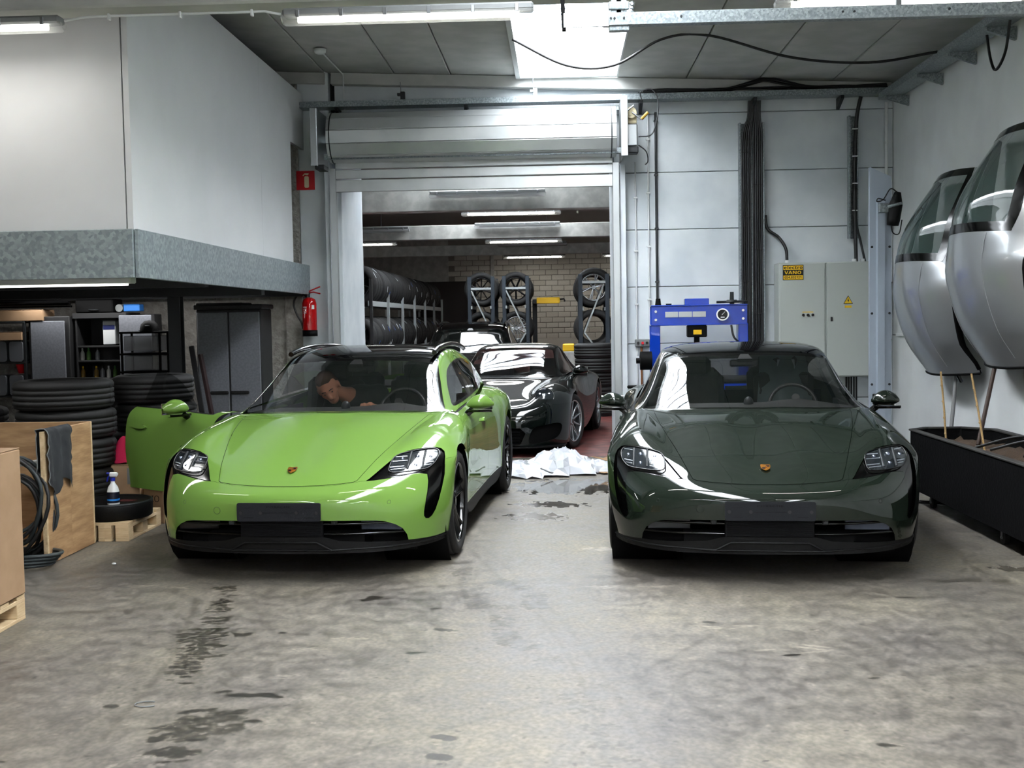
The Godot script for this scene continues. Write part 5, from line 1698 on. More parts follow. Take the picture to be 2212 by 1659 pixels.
	mats.rack_bar = mat(Color(.62, .64, .64), .5, .3)
	mats.rack_dark = mat(Color(.03, .03, .035), .5)
	mats.alloy = mat(Color(.62, .63, .64), .22, .9)
	mats.alloy_dark = mat(Color(.05, .05, .055), .25, .6)
	var lab = mat(Color(.85, .87, .88), .6)
	var lab_blue = mat(Color(.08, .30, .62), .6)
	_rack("long tyre rack with white beams along the left side of the tyre hall", V(-3.35, 0, -18.6), 11.2, [1.05, 1.90], .52, true)
	var up = 0
	for tier in 2:
		var z = -18.9
		var i = 0
		while z > -29.4:
			var kind = [tyre_mesh, small, wide][rng.randi() % 3]
			var rr = [.34, .325, .345][[tyre_mesh, small, wide].find(kind)]
			var t = thing("tyre", "black tyre standing in the %s row of the long rack with white beams" % ["lower", "upper"][tier], "tyre", V(-3.35 + rng.randf_range(-.015, .015), [1.07, 1.92][tier] + rr - .055, z), 0.0, "tyres in the %s row of the long rack" % ["lower", "upper"][tier])
			put(kind, "carcass", mats.rubber, t)
			for k in (1 if rng.randf() < .45 else 0):
				var a = rng.randf_range(-.5, 1.0)
				m = mb(); m.bbox(V(cos(a) * (rr + .001), sin(a) * (rr + .001), rng.randf_range(-.05, .05)), V(.003, .10, .03), .001, Basis(V(0, 0, 1), a))
				put(m, "label", lab if rng.randf() < .7 else lab_blue, t)
			if tier == 1 and i == 5:
				_alloy(t, .225, "five", mats.alloy)
			z -= .012 + [.25, .22, .29][[tyre_mesh, small, wide].find(kind)] * 1.0 + .012
			i += 1
	# racks end-on in the middle, with wheels facing the door
	var specs = [[-1.56, -22.9, "ten", mats.alloy_dark, "tyre rack end with a black multi-spoke wheel on top"], [-.872, -22.9, "seven", mats.alloy_dark, "tyre rack end with a dark seven-spoke wheel on top"], [.585, -19.9, "six", mats.alloy, "single tyre rack with a silver six-spoke wheel on top"]]
	for sidx in specs.size():
		var s = specs[sidx]
		_end_rack(s[4], V(s[0], 0, s[1]), sidx == 2)
		for tier in 2:
			for k in (4 if sidx < 2 else 6):
				var y = ([1.12, 1.83][tier] + .30) if sidx == 2 else [1.43, 2.21][tier]
				var nm = "%s wheel of the rack %s" % [["lower", "upper"][tier], ["with the black multi-spoke wheel", "with the dark seven-spoke wheel", "with the silver six-spoke wheel"][sidx]]
				var t = thing("spare_wheel" if k == 0 else "tyre", ("front " if k == 0 else "tyre behind the front ") + nm, "wheel" if k == 0 else "tyre", V(s[0], y, s[1] - .12 - k * .30), 0.0, "" if k == 0 else "tyres behind the front %s" % nm)
				put(tyre_mesh, "carcass", mats.rubber, t)
				if k == 0 and not (sidx == 2 and tier == 0) and not (sidx == 0 and tier == 0):
					_alloy(t, .225, s[2] if tier == 1 else "mesh", s[3] if tier == 1 else mats.alloy)
	# stack of tyres lying flat
	for k in 5:
		var t = thing("tyre", "black tyre lying flat in the stack below the silver-wheel rack, %s" % ["bottom one", "second from below", "middle one", "second from the top", "top one"][k], "tyre", V(.56 + [.0, .02, -.02, .01, .0][k], .125 + .235 * k, -19.0), 0.0, "stacked tyres in the tyre hall")
		t.rotation.x = PI / 2
		put(tyre_mesh, "carcass", mats.rubber, t)
	m = mb(); m.bbox(V(.2, .06, -18.3), V(.3, .12, .3), .01)
	tag(put(m, "blue_box", mats.blue), "small blue box on the red floor below the tyre stack", "box")
	var y = thing("hoist_arm", "yellow hoist arm with a hook in front of the brick wall", "hoist", V(-.25, 2.0, -25.0))
	m = mb(); m.bbox(V(0, 0, 0), V(.5, .13, .12), .01); put(m, "arm", mats.yellow, y)
	m = mb(); m.tube([V(.25, .02, 0), V(.34, .03, 0), V(.36, -.03, 0)], .02, 8); put(m, "hook", mats.dark_steel, y)
	m = mb(); m.bbox(V(-.3, -1.0, -.3), V(.1, 2.0, .1), .01); m.bbox(V(-.28, -.02, -.15), V(.12, .10, .4), .01); put(m, "post", mats.dark_steel, y)
	m = mb(); m.bbox(V(0, 0, 0), V(.22, .14, .3), .02)
	var cr = tag(put(m, "yellow_crate", mats.yellow), "small yellow crate on a pale ledge beside the tyre stack", "crate"); cr.position = V(.15, 1.07, -21.3)
	m = mb(); m.bbox(V(.35, .5, -21.3), V(.9, 1.0, .5), .01)
	tag(put(m, "ledge_block", mats.beam), "pale block ledge behind the tyre stack", "block")

func _alloy(t: Node3D, rr: float, kind: String, mt: Material):
	# wheel face towards +z
	var hold := Node3D.new(); hold.name = "alloy"; t.add_child(hold, true)
	var m = mb()
	var ax = Transform3D(Basis(V(1, 0, 0), V(0, 0, 1), V(0, -1, 0)), Vector3.ZERO)
	m.lathe([Vector2(rr - .012, .0), Vector2(rr - .02, -.10), Vector2(rr + .008, -.11), Vector2(rr + .008, .10), Vector2(rr - .006, .11), Vector2(rr - .012, .0)], 36, ax)
	put(m, "rim", mt, hold)
	m = mb(); m.cyl(V(0, 0, .02), V(0, 0, .09), .05, .035, 20); put(m, "hub", mt, hold)
	var n = {"ten": 10, "five": 5, "seven": 7, "six": 6, "mesh": 11}[kind]
	for i in n:
		m = mb()
		for off in ([-.09, .09] if kind == "six" else [-.13, .13] if kind == "mesh" else [0.0]):
			var a0 = TAU * i / n + .26
			var a = a0 + off
			var h2 = {"ten": .010, "five": .03, "seven": .018, "six": .012, "mesh": .006}[kind]
			var p0 = V(cos(a0 + off * .5), sin(a0 + off * .5), 0) * .035 + V(0, 0, .075)
			var p1 = V(cos(a), sin(a), 0) * (rr - .006) + V(0, 0, .085)
			var et = V(-sin(a), cos(a), 0) * h2
			m.grid([[p0 - et + V(0, 0, -.03), p0 - et, p0 + et, p0 + et + V(0, 0, -.03)], [p1 - et + V(0, 0, -.03), p1 - et, p1 + et, p1 + et + V(0, 0, -.03)]], false)
		put(m, "spoke", mt, hold)

func _rack(label: String, at: Vector3, ln: float, levels: Array, w: float, white: bool):
	var r = thing("tyre_rack", label, "rack", at)
	for lv in levels:
		for x in [-w / 2, w / 2]:
			var m = mb(); m.bbox(V(x, lv, -ln / 2), V(.035, .09, ln), .004); put(m, "beam", mats.rack_bar, r)
	var n = 6
	for i in n + 1:
		for x in [-w / 2, w / 2]:
			var m = mb(); m.bbox(V(x + signf(x) * .035, 1.15, -ln * i / n), V(.05, 2.3 if i == 0 else 2.0, .05), .004); put(m, "upright", mats.rack_dark if i == 0 else mats.rack_bar, r)

func _end_rack(label: String, at: Vector3, single: bool):
	var r = thing("tyre_rack", label, "rack", at)
	var w = .46
	for z in ([0.0, -1.3] if not single else [0.0, -.8]):
		for s in [-1.0, 1.0]:
			var m = mb(); m.bbox(V(s * w / 2, (1.18 if single else 1.23), z), V(.075, 2.36 if single else 2.46, .05), .004); put(m, "upright", mats.rack, r)
		var m = mb(); m.bbox(V(0, 2.22, z + .03), V(w - .06, .045, .02), .003); put(m, "brace", mats.rack_bar, r)
		var zz = [[.17, 2.18, -.17, 1.36], [-.17, 1.36, .19, .85]] if single else [[-.19, 2.18, .19, 1.36], [.19, 1.34, -.1, .85]]
		for q in zz:
			var a = V(q[0], q[1], z + .032); var b = V(q[2], q[3], z + .032)
			m = mb(); m.bbox((a + b) / 2, V(a.distance_to(b), .028, .014), .002, Basis(V(0, 0, 1), atan2(b.y - a.y, b.x - a.x))); put(m, "brace", mats.rack_bar, r)
	for lv in ([1.05, 1.76] if single else [1.07, 1.85]):
		for s in [-1.0, 1.0]:
			var m = mb(); m.bbox(V(s * .19, lv, -.6 if not single else -.4), V(.03, .06, 1.3 if not single else .85), .003); put(m, "beam", mats.rack_bar, r)

# ================================================================ back wall: trays, pipes, cabinet, press
func build_wall_services():
	var m
	# perforated galvanised cable tray along the back wall
	var t = thing("cable_tray", "galvanised cable tray running along the back wall above the roller door", "cable tray", V(0, 0, 0))
	m = mb(); m.bbox(V(.42, 4.035, -12.93), V(6.6, .065, .012), .002); put(m, "front_flange", mats.galv_fine, t)
	m = mb(); m.bbox(V(.42, 4.008, -13.03), V(6.6, .01, .2), .002); put(m, "bottom", mats.galv_fine, t)
	m = mb(); m.bbox(V(.42, 4.035, -13.12), V(6.6, .065, .012), .002); put(m, "back_flange", mats.galv_fine, t)
	for x in [-2.45, -1.0, .95, 2.2, 3.15]:
		m = mb(); m.prism(P2([0, 0, .22, 0, .22, -.035, 0, -.12]), .035, Transform3D(Basis(V(0, 0, 1), V(0, 1, 0), V(-1, 0, 0)), V(x, 4.0, -13.17)))
		put(m, "bracket", mats.dark_steel, t)
	for x in [-1.72, -.24]:
		var h = thing("cable_hanger", "small dark steel hanger standing on the tray left of the roof light" if x < -1 else "small steel hanger standing on the tray below the roof light", "hanger", V(x, 4.07, -12.98))
		m = mb(); m.bbox(V(0, .045, 0), V(.05, .09, .05), .003); m.bbox(V(-.035, .06, .01), V(.05, .03, .04), .003); put(m, "clamp", mats.dark_steel if x < -1 else mats.galv_fine, h)
		m = mb(); m.tube([V(-.02, .08, 0), V(-.025, .20, 0)], .005, 6); put(m, "rod", mats.steel, h)
	# bundle lying on the tray
	var rng := RandomNumberGenerator.new(); rng.seed = 12
	var cb = thing("cable_bundle", "loose dark cables lying on the galvanised tray along the back wall", "cables", V(0, 0, 0))
	for k in 7:
		var pts = []
		for i in 13:
			var x = lerpf(.9 + k * .05, 3.62, i / 12.0)
			var hump = .10 * exp(-pow((x - 2.25 - k * .03) / .28, 2.0)) * (1.0 if k < 5 else .2)
			pts.append(V(x, 4.085 + hump + .012 * (k % 3) + .01 * sin(x * 5 + k), -12.95 - .02 * k))
		m = mb(); m.tube(spline(pts, 3), .010 + .003 * (k % 2), 6); put(m, "cable", mats.cable, cb)
	# tray on the right wall
	t = thing("cable_tray", "dark cable tray running along the top of the right wall", "cable tray", V(0, 0, 0))
	m = mb(); m.bbox(V(3.50, 3.955, -8.6), V(.012, .07, 8.5), .002); put(m, "flange", mats.galv_fine, t)
	m = mb(); m.bbox(V(3.60, 3.925, -8.6), V(.2, .01, 8.5), .002); put(m, "bottom", mats.galv_fine, t)
	for z in [-12.6, -11.5, -10.6, -9.7, -8.9, -7.9]:
		m = mb(); m.prism(P2([0, 0, .24, 0, .24, -.03, 0, -.11]), .04, Transform3D(Basis(V(-1, 0, 0), V(0, 1, 0), V(0, 0, -1)), V(XR, 3.918, z)))
		put(m, "bracket", mats.galv_fine, t)
	cb = thing("hanging_cable", "black cable loop hanging from the tray on the right wall", "cable", V(0, 0, 0))
	m = mb(); m.tube(spline([V(3.62, 3.92, -10.0), V(3.63, 3.72, -9.95), V(3.64, 3.60, -9.85), V(3.64, 3.70, -9.65), V(3.62, 3.92, -9.5)], 6), .012, 8); put(m, "loop", mats.cable, cb)
	# vertical trays with their cables
	t = thing("cable_riser", "wide vertical cable tray full of black cables on the back wall", "cable tray", V(2.165, 0, -13.12))
	for x in [-.13, -.005, .13]:
		m = mb(); m.bbox(V(x, 2.0, -.02), V(.02, 3.5, .09), .002); put(m, "rail", mats.galv_fine, t)
	m = mb(); m.bbox(V(0, 2.0, -.06), V(.27, 3.5, .01), .002); put(m, "back", mats.galv_fine, t)
	for k in 10:
		var x = -.105 + .023 * k + (.012 if k > 4 else 0.0)
		m = mb()
		m.tube(spline([V(x, .3, .015), V(x + .004 * sin(k), 1.5, .02), V(x - .004, 2.7, .02), V(x, 3.55, .02), V(x * .6 + .02, 3.80, .03), V(x * .55 + .02, 3.98, .08)], 5), .0125, 6)
		put(m, "cable", mats.cable if k % 3 else mats.cable_grey, t)
	for k in 8:
		m = mb(); m.bbox(V(-.065 if k % 2 else .06, .9 + k * .36, .034), V(.11, .008, .006), .001); put(m, "cable_tie", mats.ink, t)
	t = thing("cable_riser", "narrow vertical cable tray with a thick black cable above the electrical cabinet", "cable tray", V(3.29, 0, -13.12))
	m = mb(); m.bbox(V(-.045, 3.12, -.01), V(.02, 1.36, .08), .002); m.bbox(V(.045, 3.12, -.01), V(.012, 1.36, .08), .002); m.bbox(V(0, 3.12, -.05), V(.1, 1.36, .01), .002); put(m, "tray", mats.galv_fine, t)
	m = mb(); m.tube(spline([V(.02, 2.17, .05), V(.015, 2.6, .03), V(.012, 3.2, .02), V(.03, 3.7, .02), V(.045, 3.86, .03), V(.07, 4.0, .06)], 5), .021, 8); put(m, "cable", mats.cable, t)
	m = mb(); m.tube(spline([V(.12, 2.17, .05), V(.07, 2.42, .03), V(.035, 2.6, .02), V(.03, 3.0, .02)], 5), .014, 8); put(m, "cable", mats.cable_grey, t)
	for y in [2.75, 3.05, 3.35, 3.65]:
		m = mb(); m.bbox(V(.012, y, .035), V(.06, .012, .02), .002); put(m, "cable_tie", mats.white_plastic, t)
	# thin conduits
	for e in [[.871, .85, 3.35, .009, "white", "thin white conduit on the back wall, next to the roller door"], [1.016, .9, 3.9, .009, "white", "thin white conduit on the back wall, beside the dark grey one"], [1.105, 1.7, 3.9, .014, "grey", "dark grey conduit on the back wall above the blue press"], [3.67, 2.6, 3.95, .018, "white", "white conduit in the corner beside the right wall"]]:
		t = thing("conduit", e[5], "conduit", V(e[0], 0, -13.17))
		m = mb(); m.cyl(V(0, e[1], 0), V(0, e[2], 0), e[3], -1, 8); put(m, "pipe", mats.white_plastic if e[4] == "white" else mats.cable_grey, t)
		var y = e[1] + .3
		while y < e[2]:
			m = mb(); m.bbox(V(0, y, 0), V(.045, .02, .03), .003); put(m, "clip", mats.white_plastic if e[4] == "white" else mats.cable_grey, t)
			y += .6
	t = thing("switch_box", "small grey switch box with three buttons on the back wall, left of the blue press", "switch", V(.93, 1.31, -13.16))
	m = mb(); m.bbox(V(0, 0, 0), V(.17, .085, .06), .008); put(m, "box", mats.grey_plastic, t)
	for k in 3:
		m = mb(); m.cyl(V(-.05 + .05 * k, 0, .03), V(-.05 + .05 * k, 0, .045), .016, -1, 12); put(m, "button", [mats.ink, mats.red_flat, mats.ink][k], t)
	m = mb(); m.bbox(V(.14, .005, 0), V(.06, .07, .05), .006); put(m, "socket", mats.white_plastic, t)
	m = mb(); m.cyl(V(-.01, -.6, 0), V(-.01, -.04, 0), .012, -1, 8); put(m, "feed_pipe", mat(Color(.55, .35, .22), .4, .5), t)
	# electrical cabinet
	t = thing("electrical_cabinet", "pale grey two-door electrical cabinet on the back wall", "cabinet", V(2.92, 0, -13.19))
	m = mb(); m.bbox(V(0, 1.54, .15), V(1.0, 1.27, .28), .006); put(m, "body", mats.cab_body, t)
	for e in [[-.243, .505], [.257, .475]]:
		m = mb(); m.bbox(V(e[0], 1.54, .298), V(e[1] - .012, 1.25, .018), .004)
		var dr = put(m, "door", mats.cab_door, t)
		if e[0] > 0:
			m = mb(); m.bbox(V(.075, 1.545, .310), V(.022, .05, .012), .006); put(m, "lock", mats.ink, dr)
			m = mb(); m.prism(P2([-.052, -.044, .052, -.044, 0, .05]), .002, Transform3D(Basis.IDENTITY, V(.255, 1.755, .3075))); put(m, "warning_border", mats.ink, dr)
			m = mb(); m.prism(P2([-.043, -.038, .043, -.038, 0, .038]), .002, Transform3D(Basis.IDENTITY, V(.255, 1.755, .3085))); put(m, "warning_triangle", mats.yellow, dr)
			m = mb(); m.prism(P2([.004, .026, -.012, -.004, -.001, -.004, -.006, -.03, .013, .004, .002, .004]), .002, Transform3D(Basis.IDENTITY, V(.255, 1.75, .3095))); put(m, "lightning_bolt", mats.ink, dr)
			m = mb(); m.bbox(V(.255, 1.68, .308), V(.075, .025, .002), .0005); put(m, "label", mats.yellow, dr)
		else:
			for k in 3:
				m = mb(); m.cyl(V(-.235 + .052 * k, 1.595, .305), V(-.235 + .052 * k, 1.595, .325), .016, .014, 14); put(m, "knob", mats.ink, dr)
			m = mb(); m.bbox(V(-.185, 1.628, .308), V(.12, .008, .002), .0005); put(m, "label", mats.yellow, dr)
			var pl := Node3D.new(); pl.name = "nameplate"; dr.add_child(pl, true)
			pl.position = V(-.345, 2.065, .308)
			m = mb(); m.bbox(V(0, 0, 0), V(.226, .166, .003), .001); put(m, "border", mats.ink, pl)
			m = mb(); m.bbox(V(0, .0535, .0015), V(.214, .046, .002), .0005); put(m, "yellow_field", mats.yellow, pl)
			m = mb(); m.bbox(V(0, -.0535, .0015), V(.214, .046, .002), .0005); put(m, "yellow_field", mats.yellow, pl)
			text(pl, "electro", .047, V(0, .054, .003), mats.ink, Basis.IDENTITY, true, 1.3)
			text(pl, "VANO", .048, V(0, 0, .002), mats.yellow, Basis.IDENTITY, true, 1.4)
			text(pl, "054.852121", .036, V(0, -.0535, .003), mats.ink, Basis.IDENTITY, true, 1.0)
	for x in [-.38, .36, .45]:
		m = mb(); m.cyl(V(x, 2.17, .15), V(x, 2.21, .15), .028, .024, 12); put(m, "cable_gland", mats.white_plastic, t)
	m = mb(); m.tube(spline([V(-.38, 2.2, .15), V(-.39, 2.34, .13), V(-.46, 2.47, .09), V(-.58, 2.57, .07), V(-.60, 2.72, .06)], 6), .017, 8); put(m, "cable", mats.cable, t)
	for k in 5:
		m = mb(); m.tube([V(.28 + .028 * k, .55, .12), V(.28 + .028 * k, .91, .12)], .010, 6); put(m, "cable", mats.cable, t)
	# profile post with its two black lamps
	t = thing("profile_post", "pale grey metal post with a slanted top beside the electrical cabinet", "post", V(3.15, 0, -11.5))
	m = mb()
	m.prism(P2([-.105, 0, .105, 0, .105, 2.93, -.105, 3.03]), .05, Transform3D(Basis.IDENTITY, V(0, 0, -.05)))
	m.prism(P2([-.05, -.02, .05, -.02, .035, .03, -.035, .03]), 2.7, Transform3D(Basis(V(1, 0, 0), V(0, 0, 1), V(0, -1, 0)), V(0, 2.72, .0)))
	put(m, "profile", mat(Color(.66, .70, .75), .4, .3), t)
	for y in [.9, 1.6, 2.25]:
		for x in [-.085, .085]:
			m = mb(); m.cyl(V(x, y, 0), V(x, y, .006), .012, -1, 10); put(m, "bolt", mats.dark_steel, t)
	t = thing("work_lamp", "black cylindrical work lamp clamped to the slant-topped post", "lamp", V(3.26, 2.60, -11.40))
	m = mb(); m.lathe([Vector2(.0, -.16), Vector2(.055, -.15), Vector2(.062, -.10), Vector2(.064, .05), Vector2(.03, .17), Vector2(0, .175)], 18, Transform3D(Basis(V(0, 0, 1), -.15), Vector3.ZERO)); put(m, "body", mats.black_plastic, t)
	m = mb(); m.bbox(V(-.09, .02, -.02), V(.12, .09, .05), .006); m.lathe([Vector2(.062, .0), Vector2(.072, .0), Vector2(.072, .03), Vector2(.062, .03)], 18, Transform3D(Basis(V(0, 0, 1), .25), V(0, .03, 0))); put(m, "clamp", mats.galv_fine, t)
	m = mb(); m.tube(spline([V(.02, .17, .0), V(-.05, .20, .02), V(-.12, .10, .03), V(-.18, .08, .03), V(-.17, .11, .03), V(-.10, .09, .03)], 6), .006, 6); m.tube(spline([V(-.05, -.1, .02), V(-.03, -.22, .03), V(.03, -.23, .03), V(.06, -.1, .02)], 6), .006, 6); put(m, "cord", mats.cable, t)
	# blue workshop press
	t = thing("workshop_press", "blue hydraulic workshop press with a round gauge behind the dark green saloon", "press", V(1.51, 0, -12.62))
	t.scale = V(1.047, 1.0, 1.0)
	m = mb(); m.bbox(V(0, 1.615, 0), V(.99, .20, .02), .004); m.bbox(V(0, 1.722, -.08), V(1.0, .014, .2), .003); m.bbox(V(0, 1.512, -.08), V(1.0, .014, .2), .003); m.bbox(V(0, 1.615, -.17), V(.99, .2, .02), .003); put(m, "head_beam", mats.blue, t)
	m = mb(); m.bbox(V(-.02, 1.76, -.08), V(.25, .07, .12), .005); put(m, "top_block", mats.blue, t)
	for s in [-1.0, 1.0]:
		m = mb(); m.bbox(V(s * .455, .80, .0), V(.095, 1.42, .014), .003); m.bbox(V(s * .455, .80, -.16), V(.095, 1.42, .014), .003); m.bbox(V(s * .41, .80, -.08), V(.012, 1.42, .16), .003)
		m.bbox(V(s * .455, .04, -.08), V(.12, .08, .7), .006)
		put(m, "upright", mats.blue, t)
		for y in [1.66, 1.57]:
			m = mb(); m.cyl(V(s * .45, y, .01), V(s * .45, y, .022), .017, .015, 6); put(m, "bolt", mats.chrome, t)
	for k in 3:
		m = mb(); m.bbox(V(-.285 + .142 * k, 1.625, .013), V(.136, .06, .003), .001); put(m, "instruction_plate", mats.alu, t)
	m = mb(); m.cyl(V(.235, 1.617, .01), V(.235, 1.617, .05), .066, -1, 28); put(m, "gauge_case", mats.chrome, t)
	m = mb(); m.cyl(V(.235, 1.617, .05), V(.235, 1.617, .052), .052, -1, 28); put(m, "gauge_face", mats.ink, t)
	m = mb(); m.bbox(V(.243, 1.63, .0535), V(.005, .05, .002), .0005, Basis(V(0, 0, 1), -.75)); put(m, "gauge_needle", mats.white_plastic, t)
	m = mb(); m.bbox(V(.235, 1.587, .0535), V(.04, .014, .002), .0005); put(m, "gauge_label", mats.white_plastic, t)
	m = mb(); m.bbox(V(-.02, 1.44, -.06), V(.20, .13, .14), .01); m.cyl(V(-.09, 1.38, -.03), V(-.09, 1.50, -.03), .016); m.cyl(V(.05, 1.38, -.03), V(.05, 1.50, -.03), .016); m.cyl(V(-.02, 1.0, -.06), V(-.02, 1.45, -.06), .03); put(m, "ram", mats.black, t)
	m = mb(); m.bbox(V(-.02, 1.43, .012), V(.085, .05, .003), .001); put(m, "ram_label", mats.yellow, t)
	m = mb(); m.bbox(V(0, .85, -.08), V(.9, .14, .18), .006); put(m, "bed_beam", mats.blue, t)
	m = mb(); m.cyl(V(-.42, 1.73, -.04), V(-.42, 1.80, -.04), .032, .024, 14); m.cyl(V(-.31, 1.73, -.04), V(-.31, 1.745, -.04), .03, -1, 14); put(m, "valve_cap", mats.black, t)
	m = mb(); m.cyl(V(.34, 1.73, -.02), V(.34, 1.86, -.02), .024, .02, 14); m.tube([V(.18, 1.752, .0), V(.5, 1.755, -.02)], .013, 8); m.cyl(V(.34, 1.75, -.02), V(.34, 1.775, -.02), .07, .05, 16); put(m, "pump_valve", mats.dark_steel, t)
	m = mb(); m.tube(spline([V(.33, 1.50, .0), V(.35, 1.38, .02), V(.40, 1.32, .02), V(.45, 1.30, 0)], 6), .011, 8); put(m, "hose", mats.cable, t)
	m = mb(); m.cyl(V(-.62, 1.13, .06), V(-.50, 1.13, .06), .10, -1, 24); m.cyl(V(-.66, 1.13, .06), V(-.50, 1.13, .06), .03, -1, 12); put(m, "winch_drum", mats.black, t)
	# small machine with a lever between the door post and the press
	t = thing("hand_pump", "black machine with a lever handle between the door post and the blue press", "machine", V(.83, 0, -12.4))
	m = mb(); m.bbox(V(0, .03, 0), V(.26, .06, .4), .01); m.cyl(V(0, .05, 0), V(0, .45, 0), .06, -1, 16); put(m, "base", mats.black, t)
	m = mb(); m.ball(V(.02, .60, 0), V(.13, .20, .17), 20); put(m, "casing", mats.black_gloss, t)
	m = mb(); m.cyl(V(-.03, .74, .05), V(-.04, .85, .06), .018, -1, 10); put(m, "stem", mats.dark_steel, t)
	m = mb(); m.bbox(V(-.07, .86, .06), V(.11, .035, .03), .01); m.bbox(V(-.03, .83, .06), V(.05, .06, .05), .012); put(m, "lever", mats.black, t)
	# fire extinguisher and its sign on the pier
	t = thing("fire_extinguisher", "red fire extinguisher hanging on the white pier beside the roller door", "extinguisher", V(-2.84, 1.45, -13.0))
	m = mb(); m.lathe([Vector2(.082, .05), Vector2(.082, .37), Vector2(.07, .415), Vector2(.03, .44), Vector2(0, .44)], 24); put(m, "cylinder", mats.red, t)
	m = mb(); m.lathe([Vector2(0, 0), Vector2(.085, 0), Vector2(.085, .07), Vector2(.08, .07)], 24); put(m, "foot_ring", mats.black, t)
	m = mb(); m.cyl(V(-.02, .44, 0), V(-.02, .50, 0), .03, -1, 12); put(m, "valve", mats.dark_steel, t)
	m = mb(); m.tube([V(-.02, .49, 0), V(.05, .50, .0), V(.13, .48, .0)], .008, 6); m.tube([V(-.02, .50, 0), V(.05, .53, 0), V(.13, .56, .0)], .008, 6); put(m, "levers", mats.red, t)
	m = mb(); m.tube(spline([V(-.04, .47, 0), V(-.12, .47, .02), V(-.17, .38, .04), V(-.14, .26, .04), V(-.09, .16, .03), V(-.07, .08, .02), V(-.04, .05, .02)], 6), .011, 8); put(m, "hose", mats.cable, t)
	for e in [[.055, .33, .03, .045], [.045, .20, .022, .04]]:
		m = mb(); m.bbox(V(e[0], e[1], .064), V(e[2], e[3], .004), .001, Basis(V(0, 1, 0), .65)); put(m, "label", mats.white_plastic, t)
	for k in 4:
		m = mb(); m.bbox(V(-.035, .33 - k * .022, .0745), V(.05, .006, .003), .001, Basis(V(0, 1, 0), -.45)); put(m, "print_line", mats.white_plastic, t)
	t = thing("extinguisher_sign", "red sign with a pale extinguisher symbol on the white pier", "sign", V(-2.87, 3.22, -13.115))
	m = mb(); m.bbox(V(0, 0, 0), V(.21, .215, .004), .001); put(m, "plate", mats.red_flat, t)
	m = mb(); m.prism(rounded_rect(.052, .13, .016), .002, Transform3D(Basis.IDENTITY, V(.012, -.018, .002))); m.prism(P2([-.035, .048, -.012, .072, .035, .072, .035, .06, .02, .05, -.012, .058, -.028, .04]), .002, Transform3D(Basis.IDENTITY, V(.002, .008, .002))); put(m, "symbol", mats.cream, t)
	# smoke detector
	t = thing("smoke_detector", "round white smoke detector with a conduit on the ceiling", "detector", V(-2.42, 4.40, -11.9))
	m = mb(); m.lathe([Vector2(0, -.05), Vector2(.045, -.045), Vector2(.06, -.03), Vector2(.065, .0), Vector2(0, .0)], 20); put(m, "housing", mats.white_plastic, t)
	m = mb(); m.tube([V(.0, -.01, -.05), V(.02, -.015, -1.15), V(.02, -.40, -1.2)], .008, 6); put(m, "conduit", mats.white_plastic, t)
	# overhead rail in front of the beam with its black drop arm and hanger
	t = thing("overhead_rail", "long galvanised overhead rail hanging in front of the ceiling", "rail", V(0, 0, -6.2))
	m = mb(); m.bbox(V(2.2, 3.175, 0), V(3.9, .065, .008), .002); m.bbox(V(2.2, 3.205, -.025), V(3.9, .006, .05), .002); m.bbox(V(2.2, 3.145, -.025), V(3.9, .006, .05), .002); put(m, "rail", mats.galv_fine, t)
	m = mb(); m.bbox(V(.16, 3.172, .006), V(.24, .075, .01), .002); put(m, "end_sleeve", mats.alu, t)
	for x in [.29, .31, .36, .66, 1.5, 1.56, 2.05, 2.5]:
		m = mb(); m.cyl(V(x, 3.178, .004), V(x, 3.178, .010), .006, -1, 8); put(m, "rivet", mats.dark_steel, t)
	m = mb(); m.bbox(V(.035, 3.33, -.01), V(.022, .42, .03), .003, Basis(V(0, 0, 1), .04)); put(m, "drop_arm", mats.black, t)
	m = mb(); m.bbox(V(.335, 3.30, -.04), V(.085, .36, .02), .003); m.bbox(V(.335, 3.25, -.03), V(.11, .04, .03), .004); m.bbox(V(.335, 3.13, -.03), V(.11, .03, .04), .004)
	for k in 9: m.lathe([Vector2(.007, -.004), Vector2(.014, 0), Vector2(.007, .004)], 10, Transform3D(Basis(V(1, 0, 0), PI / 2 * (k % 2)), V(.405, 3.19 + .024 * k, -.04)))
	put(m, "hanger", mats.galv_fine, t)
	for x in [.335, 1.8, 3.4]:
		m = mb(); m.cyl(V(x, 3.45, -.04), V(x, ceil_y(x) + .02, -.04), .008, -1, 6); m.bbox(V(x, 3.33, -.04), V(.03, .26, .02), .003); put(m, "hanger_rod", mats.steel, t)
	# slack black cable across the ceiling
	t = thing("slack_cable", "black cable sagging across below the ceiling to the right wall tray", "cable", V(0, 0, 0))
	m = mb()
	m.tube(spline([V(-.42, 4.28, -11.2), V(.1, 4.02, -11.2), V(.55, 4.0, -11.15), V(1.0, 4.22, -11.1), V(1.45, 4.24, -11.1), V(2.2, 4.02, -11.1), V(2.9, 3.93, -11.0), V(3.5, 3.99, -10.9)], 8), .013, 8)
	put(m, "cable", mats.cable, t)

